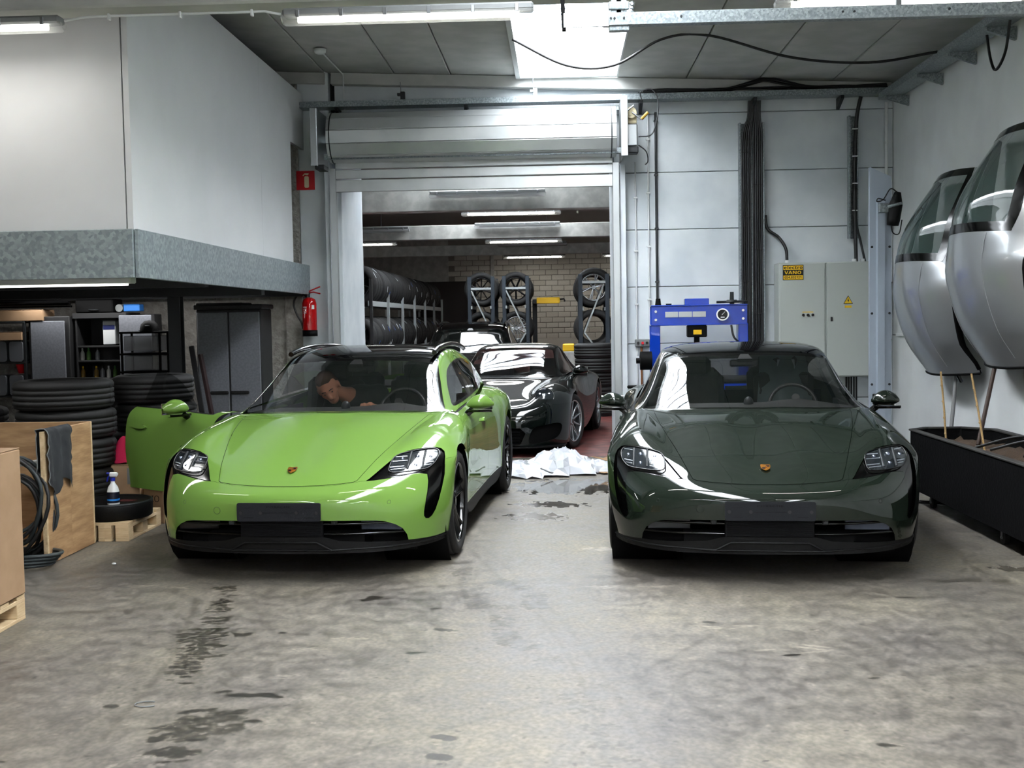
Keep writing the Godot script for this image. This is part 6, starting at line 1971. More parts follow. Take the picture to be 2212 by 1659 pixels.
# ================================================================ right side: hardtops, planter, poles
func hardtop(label: String, at: Vector3, size: float, glassy: Material) -> Node3D:
	# a car's detachable roof hung upright on the wall, rear window up; at = wall point at its lower end
	var t = thing("hardtop", label, "car roof", at, 0.0, "hardtops on the right wall")
	# u runs up the roof (0 header .. 1 rear edge), v across (0 near side .. 1 far side)
	var f = func(u: float, v: float) -> Vector3:
		var side = 2.0 * v - 1.0
		var prof = .06 + .50 * pow(sin(PI * clampf(.10 + .80 * u, 0, 1)), .75)      # stand-off from the wall
		prof -= .10 * smoothstep(.62, 1.0, u)
		var roll = 1.0 - (.24 + .42 * smoothstep(.40, .66, u) + .30 * smoothstep(.16, .0, u)) * pow(absf(side), 2.4) - .18 * pow(absf(side), 9.0)
		var w = .56 + .06 * sin(PI * u)
		var y = 1.66 * u + .03 * (1.0 - side * side) * (1.0 if u > .5 else -1.0)
		return V(-prof * roll, y, -side * w) * size
	var m
	var grid_of = func(u0: float, u1: float, v0: float, v1: float, nu: int, nv: int, lift: float) -> Array:
		var rows = []
		for i in nu + 1:
			var row = []
			for j in nv + 1:
				var p = f.call(lerpf(u0, u1, i / float(nu)), lerpf(v0, v1, j / float(nv)))
				p.x -= lift
				row.append(p)
			rows.append(row)
		return rows
	m = mb(); m.grid(grid_of.call(.0, .545, .0, 1.0, 22, 28, 0.0), false)
	m.grid(grid_of.call(.545, 1.0, .0, .085, 16, 4, 0.0), false); m.grid(grid_of.call(.545, 1.0, .915, 1.0, 16, 4, 0.0), false)
	put(m, "shell", mats.silver, t)
	m = mb(); m.grid(grid_of.call(.545, .585, .085, .915, 3, 20, .003), false); m.grid(grid_of.call(.965, 1.0, .085, .915, 3, 20, .003), false); m.grid(grid_of.call(.545, 1.0, .085, .125, 16, 2, .003), false); m.grid(grid_of.call(.545, 1.0, .875, .915, 16, 2, .003), false)
	put(m, "window_frame", mats.black_gloss, t)
	m = mb(); m.grid(grid_of.call(.58, .97, .12, .88, 14, 18, .0), false)
	put(m, "rear_window", glassy, t)
	# inner lining
	var rows = []
	for i in 17:
		var row = []
		for j in 21:
			var p = f.call(i / 16.0 * .55, j / 20.0); p.x *= .86; row.append(p + V(0, 0, 0))
		rows.append(row)
	m = mb(); m.grid(rows, true); put(m, "lining", mats.black, t)
	# creases along the roof
	for v in [.20, .80]:
		var pts = []
		for i in 14: pts.append(f.call(.04 + .50 * i / 13.0, v) + V(-.001, 0, 0))
		m = mb(); m.tube(pts, .004, 5); put(m, "seam", mats.silver, t)
	# rubber seal round the side opening facing the camera
	for sd in [0.0, 1.0]:
		var arc = []
		for i in 17:
			var u = lerpf(.02, .52, i / 16.0)
			var p = f.call(u, sd)
			p.x += (.02 + .18 * sin(PI * i / 16.0)) * size * -0.0 + .14 * size * pow(1.0 - sin(PI * i / 16.0), 1.0) * 0.0
			arc.append(p)
		m = mb(); m.tube(arc, .016 * size, 8); put(m, "side_seal", mats.black, t)
	# header edge and lower latch
	m = mb()
	var hd = []
	for i in 15: hd.append(f.call(0.0, i / 14.0))
	m.tube(hd, .012, 6); put(m, "header_seal", mats.black, t)
	m = mb(); m.bbox(f.call(0.0, .15) + V(.02, -.035, 0), V(.03, .08, .04), .008, Basis(V(0, 0, 1), .5)); put(m, "latch", mats.black_gloss, t)
	# wall brackets
	for v in [.3, .7]:
		m = mb(); m.bbox(V(-.07 * size, .85 * size, (.5 - v) * size), V(.14, .05, .05), .006); put(m, "wall_bracket", mats.dark_steel, t)
	return t

func build_right_side():
	mats.silver = paint(Color(.60, .61, .62), .55, .32)
	var gl = glass(Color(.22, .30, .28), .55)
	hardtop("silver car hardtop with a dark rear window hung on the right wall above the planter", V(XR, 1.19, -9.3), 1.10, gl)
	hardtop("silver car hardtop hung on the right wall between the slant-topped post and another hardtop", V(XR, 1.06, -10.85), 1.08, gl)
	var m
	# planter on castors
	var p = thing("planter", "long black planter box on castors filled with dry soil", "planter", V(2.97, 0, -8.4))
	var outer = P2([-.03, -1.36, .12, -1.50, .42, -1.50, .62, -1.30, .62, 1.55, -.03, 1.55])
	var yb := .13
	var yt := .615
	m = mb()
	var up = Transform3D(Basis(V(1, 0, 0), V(0, 0, 1), V(0, -1, 0)), Vector3.ZERO)
	var inner = _scaled(Geometry2D.offset_polygon(_scaled(outer, 100), -5.0)[0], .01)
	for i in outer.size():
		var a = outer[i]; var b = outer[(i + 1) % outer.size()]
		var d = (b - a)
		var c = (a + b) / 2
		m = mb(); m.bbox(V(c.x, (yb + yt) / 2, c.y), V(d.length(), yt - yb, .04), .004, Basis(V(0, 1, 0), -d.angle())); put(m, "side_board", mats.planter, p)
	m = mb()
	var oi = Geometry2D.clip_polygons(_scaled(Geometry2D.offset_polygon(_scaled(outer, 100), 2.2)[0], 1.0), _scaled(inner, 100))
	var rim_o = _scaled(Geometry2D.offset_polygon(_scaled(outer, 100), 2.2)[0], .01)
	for i in outer.size():
		var a = outer[i]; var b = outer[(i + 1) % outer.size()]
		var d = (b - a)
		m.bbox(V((a.x + b.x) / 2, yt + .006, (a.y + b.y) / 2), V(d.length() + .03, .014, .06), .003, Basis(V(0, 1, 0), -d.angle()))
	put(m, "rim", mats.planter_rim, p)
	m = mb(); m.prism(outer, .03, Transform3D(Basis(V(1, 0, 0), V(0, 0, 1), V(0, -1, 0)), V(0, yb + .03, 0))); put(m, "bottom", mats.planter, p)
	for q in [[.06, -1.1], [.06, .42], [.52, -1.0], [.52, 1.2], [.06, 1.3]]:
		var cs := Node3D.new(); cs.name = "castor"; p.add_child(cs, true); cs.position = V(q[0], 0, q[1])
		m = mb(); m.cyl(V(-.015, .05, 0), V(.015, .05, 0), .05, -1, 20); put(m, "wheel", mats.rubber, cs)
		m = mb(); m.bbox(V(-.022, .085, 0), V(.004, .09, .03), .001); m.bbox(V(.022, .085, 0), V(.004, .09, .03), .001); m.bbox(V(0, .126, 0), V(.06, .006, .06), .001); m.cyl(V(-.03, .05, 0), V(.03, .05, 0), .007, -1, 8); put(m, "fork", mats.steel, cs)
	# soil: a lumpy bed
	var n := FastNoiseLite.new(); n.seed = 5; n.frequency = 4.0
	var rows = []
	for i in 41:
		var row = []
		for j in 13:
			var z = lerpf(-1.44, 1.50, i / 40.0)
			var x = lerpf(.0, .59, j / 12.0)
			var pt = Vector2(x, z)
			row.append(V(x, .535 + .05 * n.get_noise_2d(x, z) + .03 * n.get_noise_2d(x * 3, z * 3) - (.0 if Geometry2D.is_point_in_polygon(pt, inner) else .2), z))
		rows.append(row)
	m = mb(); m.grid(rows, true)
	var soil = tag(put(m, "soil", grained(Color(.13, .09, .055), Color(.34, .25, .16), 91, .06, 3.0, .95)), "dry brown soil filling the black planter box", "soil", "", "stuff")
	soil.position = p.position
	var g = "bamboo canes in the planter"
	var canes = [[V(3.05, .55, -9.25), V(3.02, 1.13, -9.30), "pale bamboo cane standing upright in the planter soil"], [V(3.17, .55, -8.75), V(3.12, 1.13, -8.9), "yellowish bamboo cane standing beside a brown pole in the planter"], [V(3.02, .585, -9.15), V(3.04, .575, -7.95), "bamboo cane lying on the planter soil"]]
	for c in canes:
		var b = thing("bamboo_cane", c[2], "cane", c[0], 0.0, g)
		m = mb(); m.tube([V(0, 0, 0), (c[1] - c[0]) * .5 + V(.004, 0, 0), c[1] - c[0]], .008, 8); put(m, "cane", mats.bamboo, b)
		for k in 4:
			m = mb(); m.ball((c[1] - c[0]) * (.15 + .22 * k), Vector3.ONE * .0105, 8); put(m, "node", mats.bamboo, b)
	# cables heaped in the planter
	var cb = thing("cable_heap", "black cables heaped on the soil of the planter", "cables", V(0, 0, 0))
	for c in [[V(3.05, .60, -8.6), V(3.25, .70, -8.35), V(3.40, .72, -8.0), V(3.50, .66, -7.6)], [V(3.10, .60, -8.45), V(3.32, .68, -8.25), V(3.36, .58, -8.0), V(3.22, .585, -7.85), V(3.12, .62, -7.9)], [V(3.55, .74, -7.7), V(3.42, .66, -8.0), V(3.28, .60, -8.05), V(3.30, .59, -7.8), V(3.45, .62, -7.55)]]:
		m = mb(); m.tube(spline(c, 6), .011, 7); put(m, "cable", mats.cable, cb)
	m = mb(); m.tube(spline([V(2.9, .02, -9.75), V(3.2, .02, -9.6), V(3.4, .03, -9.3)], 5), .014, 6)
	tag(put(m, "floor_cable", mats.cable), "black cable on the floor behind the planter", "cable")
	# leaning poles and the grey post on the wall
	for e in [[V(3.32, .0, -10.1), V(3.66, 1.35, -10.75), .018, "grey pole leaning on the right wall behind the dark green saloon", Color(.42, .42, .42)], [V(3.28, .55, -9.2), V(3.66, 1.75, -9.55), .017, "brown wooden pole leaning on the right wall out of the planter", Color(.22, .15, .12)]]:
		var b = thing("leaning_pole", e[3], "pole", e[0])
		m = mb(); m.tube([V(0, 0, 0), e[1] - e[0]], e[2], 6); put(m, "pole", mat(e[4], .6), b)
	var b2 = thing("wall_post", "grey metal post on the right wall behind the planter's cables", "post", V(3.66, 0, -8.36))
	m = mb(); m.bbox(V(0, .65, 0), V(.05, 1.3, .075), .004); put(m, "post", mats.rack, b2)
	m = mb(); m.bbox(V(0, .82, 0), V(.056, .012, .08), .002); put(m, "band", mats.steel, b2)
	b2 = thing("metal_tray", "grey metal tray leaning at the wall side of the planter", "tray", V(3.60, .60, -8.5))
	m = mb(); m.bbox(V(0, .03, 0), V(.02, .14, .8), .006, Basis(V(0, 0, 1), -.2)); put(m, "sheet", mats.galv_fine, b2)
	m = mb(); m.tube([V(-.02, .10, -.4), V(-.02, .10, .4)], .008, 6); put(m, "lip", mats.galv_fine, b2)
	# window with a louvre at the edge of view
	m = mb(); m.bbox(V(XR - .02, 3.15, -8.0), V(.06, 1.3, .5), .006)
	var w = struct(m, "window_1", mats.black)
	for k in 16:
		m = mb(); m.bbox(V(XR - .06, 2.55 + .08 * k, -8.0), V(.03, .012, .46), .002, Basis(V(0, 0, 1), .5)); put(m, "louvre", mats.dark_steel, w)
	m = mb(); m.cyl(V(3.70, 1.36, -9.9), V(3.70, 1.36, -2.0), .008, -1, 6); m.bbox(V(3.735, 1.36, -7.0), V(.02, .03, 12.0), .004)
	struct(m, "trim_7", mats.white)

# ================================================================ left side: storage under the loft
func pallet(label: String, at: Vector3, turn: float, sx := .8, sz := .8) -> Node3D:
	var t = thing("pallet", label, "pallet", at, turn)
	var m
	for i in 5:
		m = mb(); m.bbox(V(0, .131, -sz / 2 + .05 + (sz - .1) * i / 4.0), V(sx, .022, .095), .002); put(m, "deck_board", mats.pine, t)
	for i in 3:
		m = mb(); m.bbox(V(-sx / 2 + .05 + (sx - .1) * i / 2.0, .109, 0), V(.1, .022, sz), .002); put(m, "cross_board", mats.pine, t)
		for j in 3:
			m = mb(); m.bbox(V(-sx / 2 + .05 + (sx - .1) * i / 2.0, .06, -sz / 2 + .05 + (sz - .1) * j / 2.0), V(.1, .078, .1), .003); put(m, "block", mats.pine, t)
		m = mb(); m.bbox(V(-sx / 2 + .05 + (sx - .1) * i / 2.0, .011, 0), V(.1, .02, sz), .002); put(m, "skid", mats.pine, t)
	return t

func carton(called: String, label: String, c: Vector3, s: Vector3, turn := 0.0, mt: Material = null) -> Node3D:
	var t = thing(called, label, "box", c - V(0, s.y / 2, 0), turn)
	var m = mb(); m.bbox(V(0, s.y / 2 - .002, 0), s - V(0, .004, 0), .006); put(m, "body", mt if mt else mats.cardboard, t)
	m = mb(); m.bbox(V(-s.x / 4, s.y + .001, 0), V(s.x / 2 - .003, .004, s.z), .001); put(m, "flap", mt if mt else mats.cardboard, t)
	m = mb(); m.bbox(V(s.x / 4, s.y + .001, 0), V(s.x / 2 - .003, .004, s.z), .001); put(m, "flap", mt if mt else mats.cardboard, t)
	return t

func build_left_side():
	var m
	mats.cab_grey = grained(Color(.40, .41, .435), Color(.44, .45, .475), 95, .03, 2.0, .55)
	mats.cab_dark = mat(Color(.10, .10, .105), .6)
	# plastic wardrobe
	var t = thing("plastic_wardrobe", "tall plastic cupboard with two pale grey doors and a dark frame under the loft", "cupboard", V(-3.52, 0, -12.35))
	m = mb(); m.bbox(V(0, .89, 0), V(.70, 1.74, .44), .01); put(m, "body", mats.cab_dark, t)
	m = mb(); m.bbox(V(0, 1.785, .0), V(.74, .05, .50), .01); m.bbox(V(-.1, 1.815, .02), V(.5, .03, .40), .008); put(m, "top", mats.cab_dark, t)
	for s in [-1.0, 1.0]:
		m = mb(); m.bbox(V(s * .172, .90, .228), V(.325, 1.66, .02), .006)
		var dr = put(m, "door", mats.cab_grey, t)
		m = mb(); m.bbox(V(s * .11, .875, .255), V(.20, .035, .03), .01); put(m, "handle", mats.ink, dr)
	t = thing("strip_lamp", "added hidden strip lamp brightening the rough wall under the loft, above the cupboards", "lamp", V(-4.7, 1.945, -12.3))  # extra lamp out of view behind the beam, added to brighten the wall
	m = mb(); m.bbox(V(0, .03, 0), V(2.5, .04, .10), .008); put(m, "housing", mats.white_plastic, t)
	m = mb(); m.bbox(V(0, .006, 0), V(2.4, .014, .07), .004); put(m, "diffuser", glow(Color(1, .99, .96), 3.0), t)
	var l := AreaLight3D.new(); l.name = "light"; t.add_child(l)
	l.area_size = Vector2(2.3, .06); l.position = V(0, -.008, 0); l.rotation.x = -PI / 2
	l.light_energy = 1.5; l.area_range = 30.0; l.shadow_enabled = true
	# two storage cupboards further left
	t = thing("storage_cupboard", "dark storage cupboard with a closed grey door behind the tyre stacks", "cupboard", V(-5.60, 0, -12.65))
	m = mb(); m.bbox(V(0, .86, 0), V(.46, 1.72, .44), .008); put(m, "body", mats.cab_dark, t)
	m = mb(); m.bbox(V(-.01, .92, .23), V(.38, 1.50, .02), .006); put(m, "door", mats.cab_grey, t)
	t = thing("storage_cupboard", "storage cupboard with one door swung open showing bottles", "cupboard", V(-5.06, 0, -12.70))
	for e in [[V(0, .02, 0), V(.56, .03, .4)], [V(0, 1.72, 0), V(.60, .06, .44)], [V(-.27, .87, 0), V(.02, 1.7, .4)], [V(.27, .87, 0), V(.02, 1.7, .4)], [V(0, .87, -.2), V(.56, 1.7, .02)]]:
		m = mb(); m.bbox(e[0], e[1], .004); put(m, "panel", mats.cab_dark, t)
	for y in [1.02, 1.22, 1.38]:
		m = mb(); m.bbox(V(0, y, 0), V(.54, .02, .38), .003); put(m, "shelf", mats.cab_dark, t)
	m = mb(); m.bbox(V(.41, 1.38, .24), V(.36, .68, .022), .006); put(m, "open_door", mats.cab_grey, t)
	m = mb(); m.bbox(V(.43, 1.52, -.06), V(.26, .42, .24), .006); put(m, "side_box", mats.cab_dark, t)
	# bottles on its shelves
	var rng := RandomNumberGenerator.new(); rng.seed = 21
	var bn = [["white", Color(.7, .7, .68)], ["green-capped", Color(.25, .4, .15)], ["amber", Color(.5, .38, .12)], ["grey", Color(.45, .46, .47)]]
	var k = 0
	for e in [[-.20, 1.23], [-.13, 1.23], [-.05, 1.03], [.02, 1.03], [.09, 1.03], [.16, 1.03], [-.20, 1.03], [-.03, 1.23]]:
		var b = thing("bottle", "%s bottle on the %s shelf of the open storage cupboard" % [["white", "small white", "green", "amber", "pale", "clear", "slim white", "grey"][k], "upper" if e[1] > 1.1 else "lower"], "bottle", V(-5.10 + e[0], e[1] + .001, -12.58), 0.0, "bottles in the open cupboard")
		m = mb(); m.lathe([Vector2(0, 0), Vector2(.022, 0), Vector2(.024, .01), Vector2(.024, .08), Vector2(.010, .105), Vector2(.009, .115)], 12); put(m, "bottle_body", mat(bn[k % 4][1], .4), b)
		m = mb(); m.cyl(V(0, .112, 0), V(0, .135, 0), .011, .009, 10); put(m, "cap", [mats.white_plastic, mat(Color(.2, .5, .2), .4), mats.yellow, mats.ink][k % 4], b)
		k += 1
	var bx = carton("parts_box", "white and blue box in the open storage cupboard", V(-4.98, 1.53, -12.62), V(.14, .26, .14), 0.0, mats.white_plastic)
	m = mb(); m.bbox(V(0, .19, .071), V(.13, .05, .002), .0005); put(m, "blue_label", mat(Color(.08, .12, .32), .5), bx)
	# case, tin and blue box on top
	t = thing("tool_case", "black tool case on top of the open storage cupboard", "case", V(-5.12, 1.752, -12.65))
	m = mb(); m.bbox(V(0, .075, 0), V(.42, .15, .3), .012); put(m, "body", mats.black, t)
	m = mb(); m.tube([V(-.05, .03, .155), V(-.05, .035, .175), V(.05, .035, .175), V(.05, .03, .155)], .006, 6); put(m, "handle", mats.dark_steel, t)
	t = thing("round_tin", "round grey tin lying beside the black tool case", "tin", V(-4.86, 1.80, -12.60)); m = mb(); m.cyl(V(0, 0, -.05), V(0, 0, .05), .042, -1, 20); put(m, "tin", mats.grey_plastic, t)
	carton("blue_carton", "small bright blue box on the storage cupboard, beside the round tin", V(-4.72, 1.80, -12.62), V(.18, .075, .14), 0.0, mat(Color(.10, .38, .66), .5))
	# drawer tower of clear drawers with a cap on it
	t = thing("drawer_tower", "black drawer tower with clear plastic drawers beside the loft post", "drawers", V(-4.42, 0, -12.25))
	for x in [-.25, .16, .25]:
		m = mb(); m.bbox(V(x, .77, .15), V(.022, 1.54, .022), .003); m.bbox(V(x, .77, -.15), V(.022, 1.54, .022), .003); put(m, "leg", mats.black, t)
	for y in [.70, .92, 1.11, 1.30, 1.53]:
		m = mb(); m.bbox(V(0, y, 0), V(.54, .022, .34), .003); put(m, "shelf", mats.black, t)
	for y in [.81, 1.01, 1.205, 1.415]:
		m = mb(); m.bbox(V(-.045, y, .0), V(.37, .16, .30), .01); put(m, "drawer", mats.clear_drawer, t)
		m = mb(); m.bbox(V(.205, y, .0), V(.075, .16, .30), .008); put(m, "drawer", mats.clear_drawer, t)
	t = thing("cap", "black baseball cap lying on top of the drawer tower", "cap", V(-4.40, 1.541, -12.2))
	m = mb(); m.lathe([Vector2(.10, 0), Vector2(.10, .03), Vector2(.088, .075), Vector2(.05, .11), Vector2(0, .12)], 20); put(m, "crown", mats.black, t)
	m = mb(); m.prism(smooth_poly([-.08, .05, -.07, .12, 0, .16, .07, .12, .08, .05], 3), .008, Transform3D(Basis(V(1, 0, 0), V(0, 0, 1), V(0, -1, 0)), V(0, .012, 0))); put(m, "peak", mats.black, t)
	m = mb(); m.bbox(V(.01, .06, .094), V(.05, .012, .004), .001, Basis(V(1, 0, 0), -.3)); put(m, "badge", mats.grey_plastic, t)
	# shelf with tubs, cartons and profiles at the far left
	t = thing("storage_shelf", "dark shelf with grey tubs at the far left under the loft", "shelf", V(-6.2, 0, -12.6))
	for y in [.85, 1.22, 1.66]:
		m = mb(); m.bbox(V(.0, y, 0), V(.68, .02, .4), .003); put(m, "board", mats.dark_steel, t)
	for x in [-.33, .33]:
		m = mb(); m.bbox(V(x, .9, .18), V(.03, 1.8, .03), .002); put(m, "upright", mats.dark_steel, t)
	var tubs = [[-6.14, 1.232], [-5.96, 1.232], [-6.16, .862], [-5.97, .862]]
	for i in 4:
		var b = thing("storage_tub", "grey plastic tub on the %s board of the far left shelf, %s" % [["upper", "upper", "lower", "lower"][i], ["by the upright", "next to the cupboard", "by the upright", "next to the cupboard"][i]], "tub", V(tubs[i][0], tubs[i][1], -12.5), 0.0, "grey tubs on the far left shelf")
		m = mb(); m.prism(rounded_rect(.15, .22, .03), .22, Transform3D(Basis.IDENTITY, V(0, .111, -.11))); put(m, "tub_body", mats.tub, b)
	t = thing("red_funnel", "red funnel lying on the far left shelf between the tub rows", "funnel", V(-5.95, 1.10, -12.48)); m = mb(); m.lathe([Vector2(.0, 0), Vector2(.03, 0), Vector2(.055, .10), Vector2(.06, .10)], 16); put(m, "cone", mats.red_flat, t)
	carton("long_carton", "long brown carton on top of the far left shelf", V(-6.0, 1.735, -12.55), V(.70, .12, .3))
	carton("flat_carton", "open brown carton on top of the far left tubs", V(-6.08, 1.51, -12.5), V(.36, .09, .28), .12)
	t = thing("black_profiles", "bundle of long black profiles lying over the long carton", "profiles", V(-5.9, 1.815, -12.45))
	for i in 3:
		m = mb(); m.bbox(V(0, .012 + .024 * i, .03 * i), V(1.1, .022, .05), .003); put(m, "profile", mats.black_gloss, t)
	# planks leaning beside the post
	t = thing("leaning_plank", "dark red plank leaning beside the loft post", "plank", V(-3.50, 0, -11.55)); m = mb(); m.bbox(V(-.08, .66, -.1), V(.03, 1.3, .08), .003, Basis(V(0, 0, 1), .16)); put(m, "plank", mat(Color(.14, .04, .04), .6), t)
	t = thing("leaning_plank", "dark grey plank leaning beside the loft post", "plank", V(-3.60, 0, -11.6)); m = mb(); m.bbox(V(-.1, .7, -.1), V(.05, 1.38, .03), .003, Basis(V(0, 0, 1), .13)); put(m, "plank", mat(Color(.16, .16, .17), .6), t)
	# stacks of tyres
	var stacks = [[-4.01, -9.12, 5, .385, "in the tyre stack behind the wooden crate"], [-3.50, -9.78, 5, .34, "in the tyre stack behind the open green car door"], [-5.0, -9.4, 4, .36, "in the tyre stack at the far left under the loft"]]
	var ord = ["bottom one", "second from below", "middle one", "second from the top", "top one"]
	for s in stacks:
		var sh = tyre_shape(s[3], .235)
		for i in s[2]:
			var b = thing("tyre", "black tyre %s, %s" % [s[4], ord[i] if i < s[2] - 1 else "top one"], "tyre", V(s[0] + rng.randf_range(-.015, .015), .12 + .236 * i, s[1] + rng.randf_range(-.015, .015)), 0.0, "tyres stacked under the loft")
			b.rotation = Vector3(PI / 2, 0, 0)
			put(sh, "carcass", mats.rubber, b)
	t = thing("plastic_bin", "dark grey plastic bin between the wooden crate and the tyre stack", "bin", V(-3.98, 0, -9.72))
	m = mb(); m.lathe([Vector2(0, 0), Vector2(.07, 0), Vector2(.085, .50), Vector2(.095, .52), Vector2(.095, .55), Vector2(.08, .58), Vector2(0, .58)], 20); put(m, "bin_body", mats.cab_dark, t)

func build_floor_things():
	var m
	# big carton on a pallet at the left edge
	pallet("pale wooden pallet under the big brown carton", V(-3.39, 0, -5.72), .02, .86, .86)
	carton("big_carton", "big plain brown carton on a pallet at the edge of the hall", V(-3.37, .545, -5.72), V(.84, .80, .84), .02)
	# open wooden crate: back board and side board
	var t = thing("wooden_crate", "open crate of oak-coloured boards with a grey towel over its side", "crate", V(-3.47, 0, -7.92))
	m = mb(); m.bbox(V(0, .455, 0), V(.026, .90, .78), .002, Basis(V(0, 1, 0), .0)); put(m, "side_board", mats.wood, t)
	m = mb(); m.bbox(V(-.62, .455, -.395), V(1.26, .90, .022), .002); put(m, "back_board", mats.wood, t)
	m = mb(); m.bbox(V(-.62, .012, .0), V(1.22, .02, .78), .002); put(m, "bottom_board", mats.wood, t)
	for zz in [.385, -.385]:
		m = mb(); m.bbox(V(.0, .455, zz), V(.03, .90, .024), .002); put(m, "corner_strip", mats.pine, t)
	# towel draped over the side board near its front
	var n := FastNoiseLite.new(); n.seed = 8; n.frequency = 3.0
	t = thing("towel", "grey microfibre towel draped over the side of the wooden crate", "towel", V(-3.47, .915, -7.72))
	var rows = []
	for i in 31:
		var s = lerpf(-.40, .44, i / 30.0)      # along the cloth, over the top edge at 0
		var row = []
		for j in 15:
			var z = lerpf(.19, -.21, j / 14.0)
			var a = clampf(s / .03, -1, 1)
			var dx = .022 * a + (.020 * sin(z * 42.0 + 1.0) * clampf(absf(s) / .15, 0, 1) + .025 * n.get_noise_2d(s * 4, z * 4)) * (1 if s > 0 else -1) * .5
			if absf(s) > .03: dx += (.012 if s > 0 else -.012)
			var dy = .008 - maxf(absf(s) - .03, 0) - .05 * smoothstep(.1, .21, -z) * 0.0
			if s > 0: dy *= 1.0 + .12 * sin(z * 20.0)
			row.append(V(dx, dy, z + .02 * n.get_noise_2d(z * 6 + 9, s * 4) - .12 * maxf(s, 0) * (1 if z > 0 else -.2) * .3))
		rows.append(row)
	m = mb(); m.grid(rows, false); put(m, "cloth", mats.towel, t)
	var edge = []
	for i in 31: edge.append(rows[i][0])
	m = mb(); m.tube(edge, .004, 5); put(m, "hem", mats.grey_plastic, t)
	# hose coil and white pipes in the crate
	t = thing("hose_coil", "coil of dark grey hoses hanging inside the wooden crate", "hose", V(-3.72, 0, -7.55))
	var rng := RandomNumberGenerator.new(); rng.seed = 33
	for k in 11:
		var pts = []
		var r = .20 + .03 * (k % 4)
		for i in 28:
			var a = TAU * i / 28
			pts.append(V(r * cos(a) * .95 + .02 * sin(3 * a + k), .36 + .012 * k + r * sin(a) * 1.15 - .04 * (k % 3), .06 * cos(a + k) + .012 * k - .08))
		m = mb(); m.tube(pts, .0125, 7, true); put(m, "loop", mats.hose if k % 3 else mats.hose_light, t)
	for k in 4:
		var pts = []
		for i in 24:
			var a = TAU * i / 24
			pts.append(V(.04 + (.27 + .02 * k) * cos(a), .03 + .022 * k, .16 * sin(a) + .06))
		m = mb(); m.tube(pts, .0125, 7, true); put(m, "loop", mats.hose_light, t)
	for k in 2:
		m = mb(); m.tube([V(-4.2, .58 + .04 * k, -7.6), V(-3.5, .70 - .01 * k + .0, -7.75)], .014, 8)
		tag(put(m, "white_pipe", mats.white_plastic), ["lower", "upper"][1 - k] + " white plastic pipe lying across the hose coil", "pipe", "white pipes in the crate")
	# pallet with the round dark drum, spray bottle, cartons
	pallet("pale wooden pallet under the round dark base", V(-3.41, 0, -8.72), .0, .36, .70)
	t = thing("turntable_disc", "big round dark grey plastic base lying on a pallet beside the wooden crate", "base", V(-3.45, .143, -8.66))
	m = mb(); m.lathe([Vector2(0, 0), Vector2(.27, 0), Vector2(.285, .01), Vector2(.29, .10), Vector2(.285, .125), Vector2(.27, .128), Vector2(.26, .118), Vector2(0, .116)], 48); put(m, "lid_body", mats.black_plastic, t)
	m = mb(); m.lathe([Vector2(.289, .112), Vector2(.292, .118), Vector2(.287, .128), Vector2(.281, .129)], 48); put(m, "edge", mats.dark_steel, t)
	m = mb(); m.prism(smooth_poly([-.06, -.05, .03, -.04, .07, .0, .02, .05, -.05, .03], 3), .0015, Transform3D(Basis(V(1, 0, 0), V(0, 0, 1), V(0, -1, 0)), V(.1, .118, -.03))); put(m, "red_mark", mat(Color(.25, .04, .07), .5), t)
	t = thing("spray_bottle", "white spray bottle with blue trigger and dark blue label on the round dark base", "bottle", V(-3.37, .2625, -8.46))
	m = mb(); m.lathe([Vector2(0, 0), Vector2(.042, 0), Vector2(.045, .01), Vector2(.045, .10), Vector2(.036, .135), Vector2(.016, .165), Vector2(.014, .185)], 20); put(m, "bottle_body", mats.white_plastic, t)
	m = mb(); m.lathe([Vector2(.0455, .018), Vector2(.0458, .02), Vector2(.0458, .085), Vector2(.0455, .10)], 20); put(m, "label", mat(Color(.03, .05, .12), .4), t)
	m = mb(); m.lathe([Vector2(.0460, .035), Vector2(.0462, .036), Vector2(.0462, .046), Vector2(.0460, .048)], 20); put(m, "stripe", mat(Color(.12, .45, .75), .4), t)
	m = mb(); m.cyl(V(0, .18, 0), V(0, .205, 0), .018, -1, 14); put(m, "collar", mats.spray_blue, t)
	m = mb(); m.bbox(V(.005, .228, 0), V(.06, .035, .022), .007); m.bbox(V(.03, .232, 0), V(.022, .022, .02), .005); put(m, "head", mats.white_plastic, t)
	m = mb(); m.tube(spline([V(-.022, .225, 0), V(-.036, .205, 0), V(-.044, .175, 0)], 4), .007, 8); m.cyl(V(-.02, .236, 0), V(-.045, .236, 0), .008, -1, 10); put(m, "trigger", mats.spray_blue, t)
	var b = carton("brown_carton", "brown carton with grey tape standing behind the round dark base, below the pink cloth", V(-3.53, .24, -9.24), V(.24, .48, .24), .0)
	m = mb(); m.bbox(V(.04, .39, .122), V(.045, .13, .002), .0005); put(m, "tape", mats.grey_plastic, b)
	b = carton("small_carton", "small brown carton with a printed mark, partly under the green car door", V(-3.29, .15, -9.22), V(.18, .30, .18), -.2)
	text(b, "SIO", .07, V(.0, .20, .092), mat(Color(.16, .11, .07), .8))
	t = thing("pink_cloth", "bright pink cloth draped over the brown carton", "cloth", V(-3.53, .484, -9.24))
	rows = []
	for i in 13:
		var a = TAU * i / 12
		var row = []
		for j in 9:
			var u = j / 8.0
			var r = .04 + .085 * u + .016 * sin(a * 3) * u
			row.append(V(r * cos(a) * 1.1, .22 * (1 - u * u * .95) + .006 * sin(a * 5), r * sin(a)))
		rows.append(row)
	m = mb(); m.grid(rows, true); m.ball(V(0, .21, 0), V(.045, .02, .04), 12); put(m, "cloth", mats.pink, t)
	t = thing("product_bottle", "white bottle with a black label standing on the floor behind the green fender", "bottle", V(-3.12, 0, -9.3))
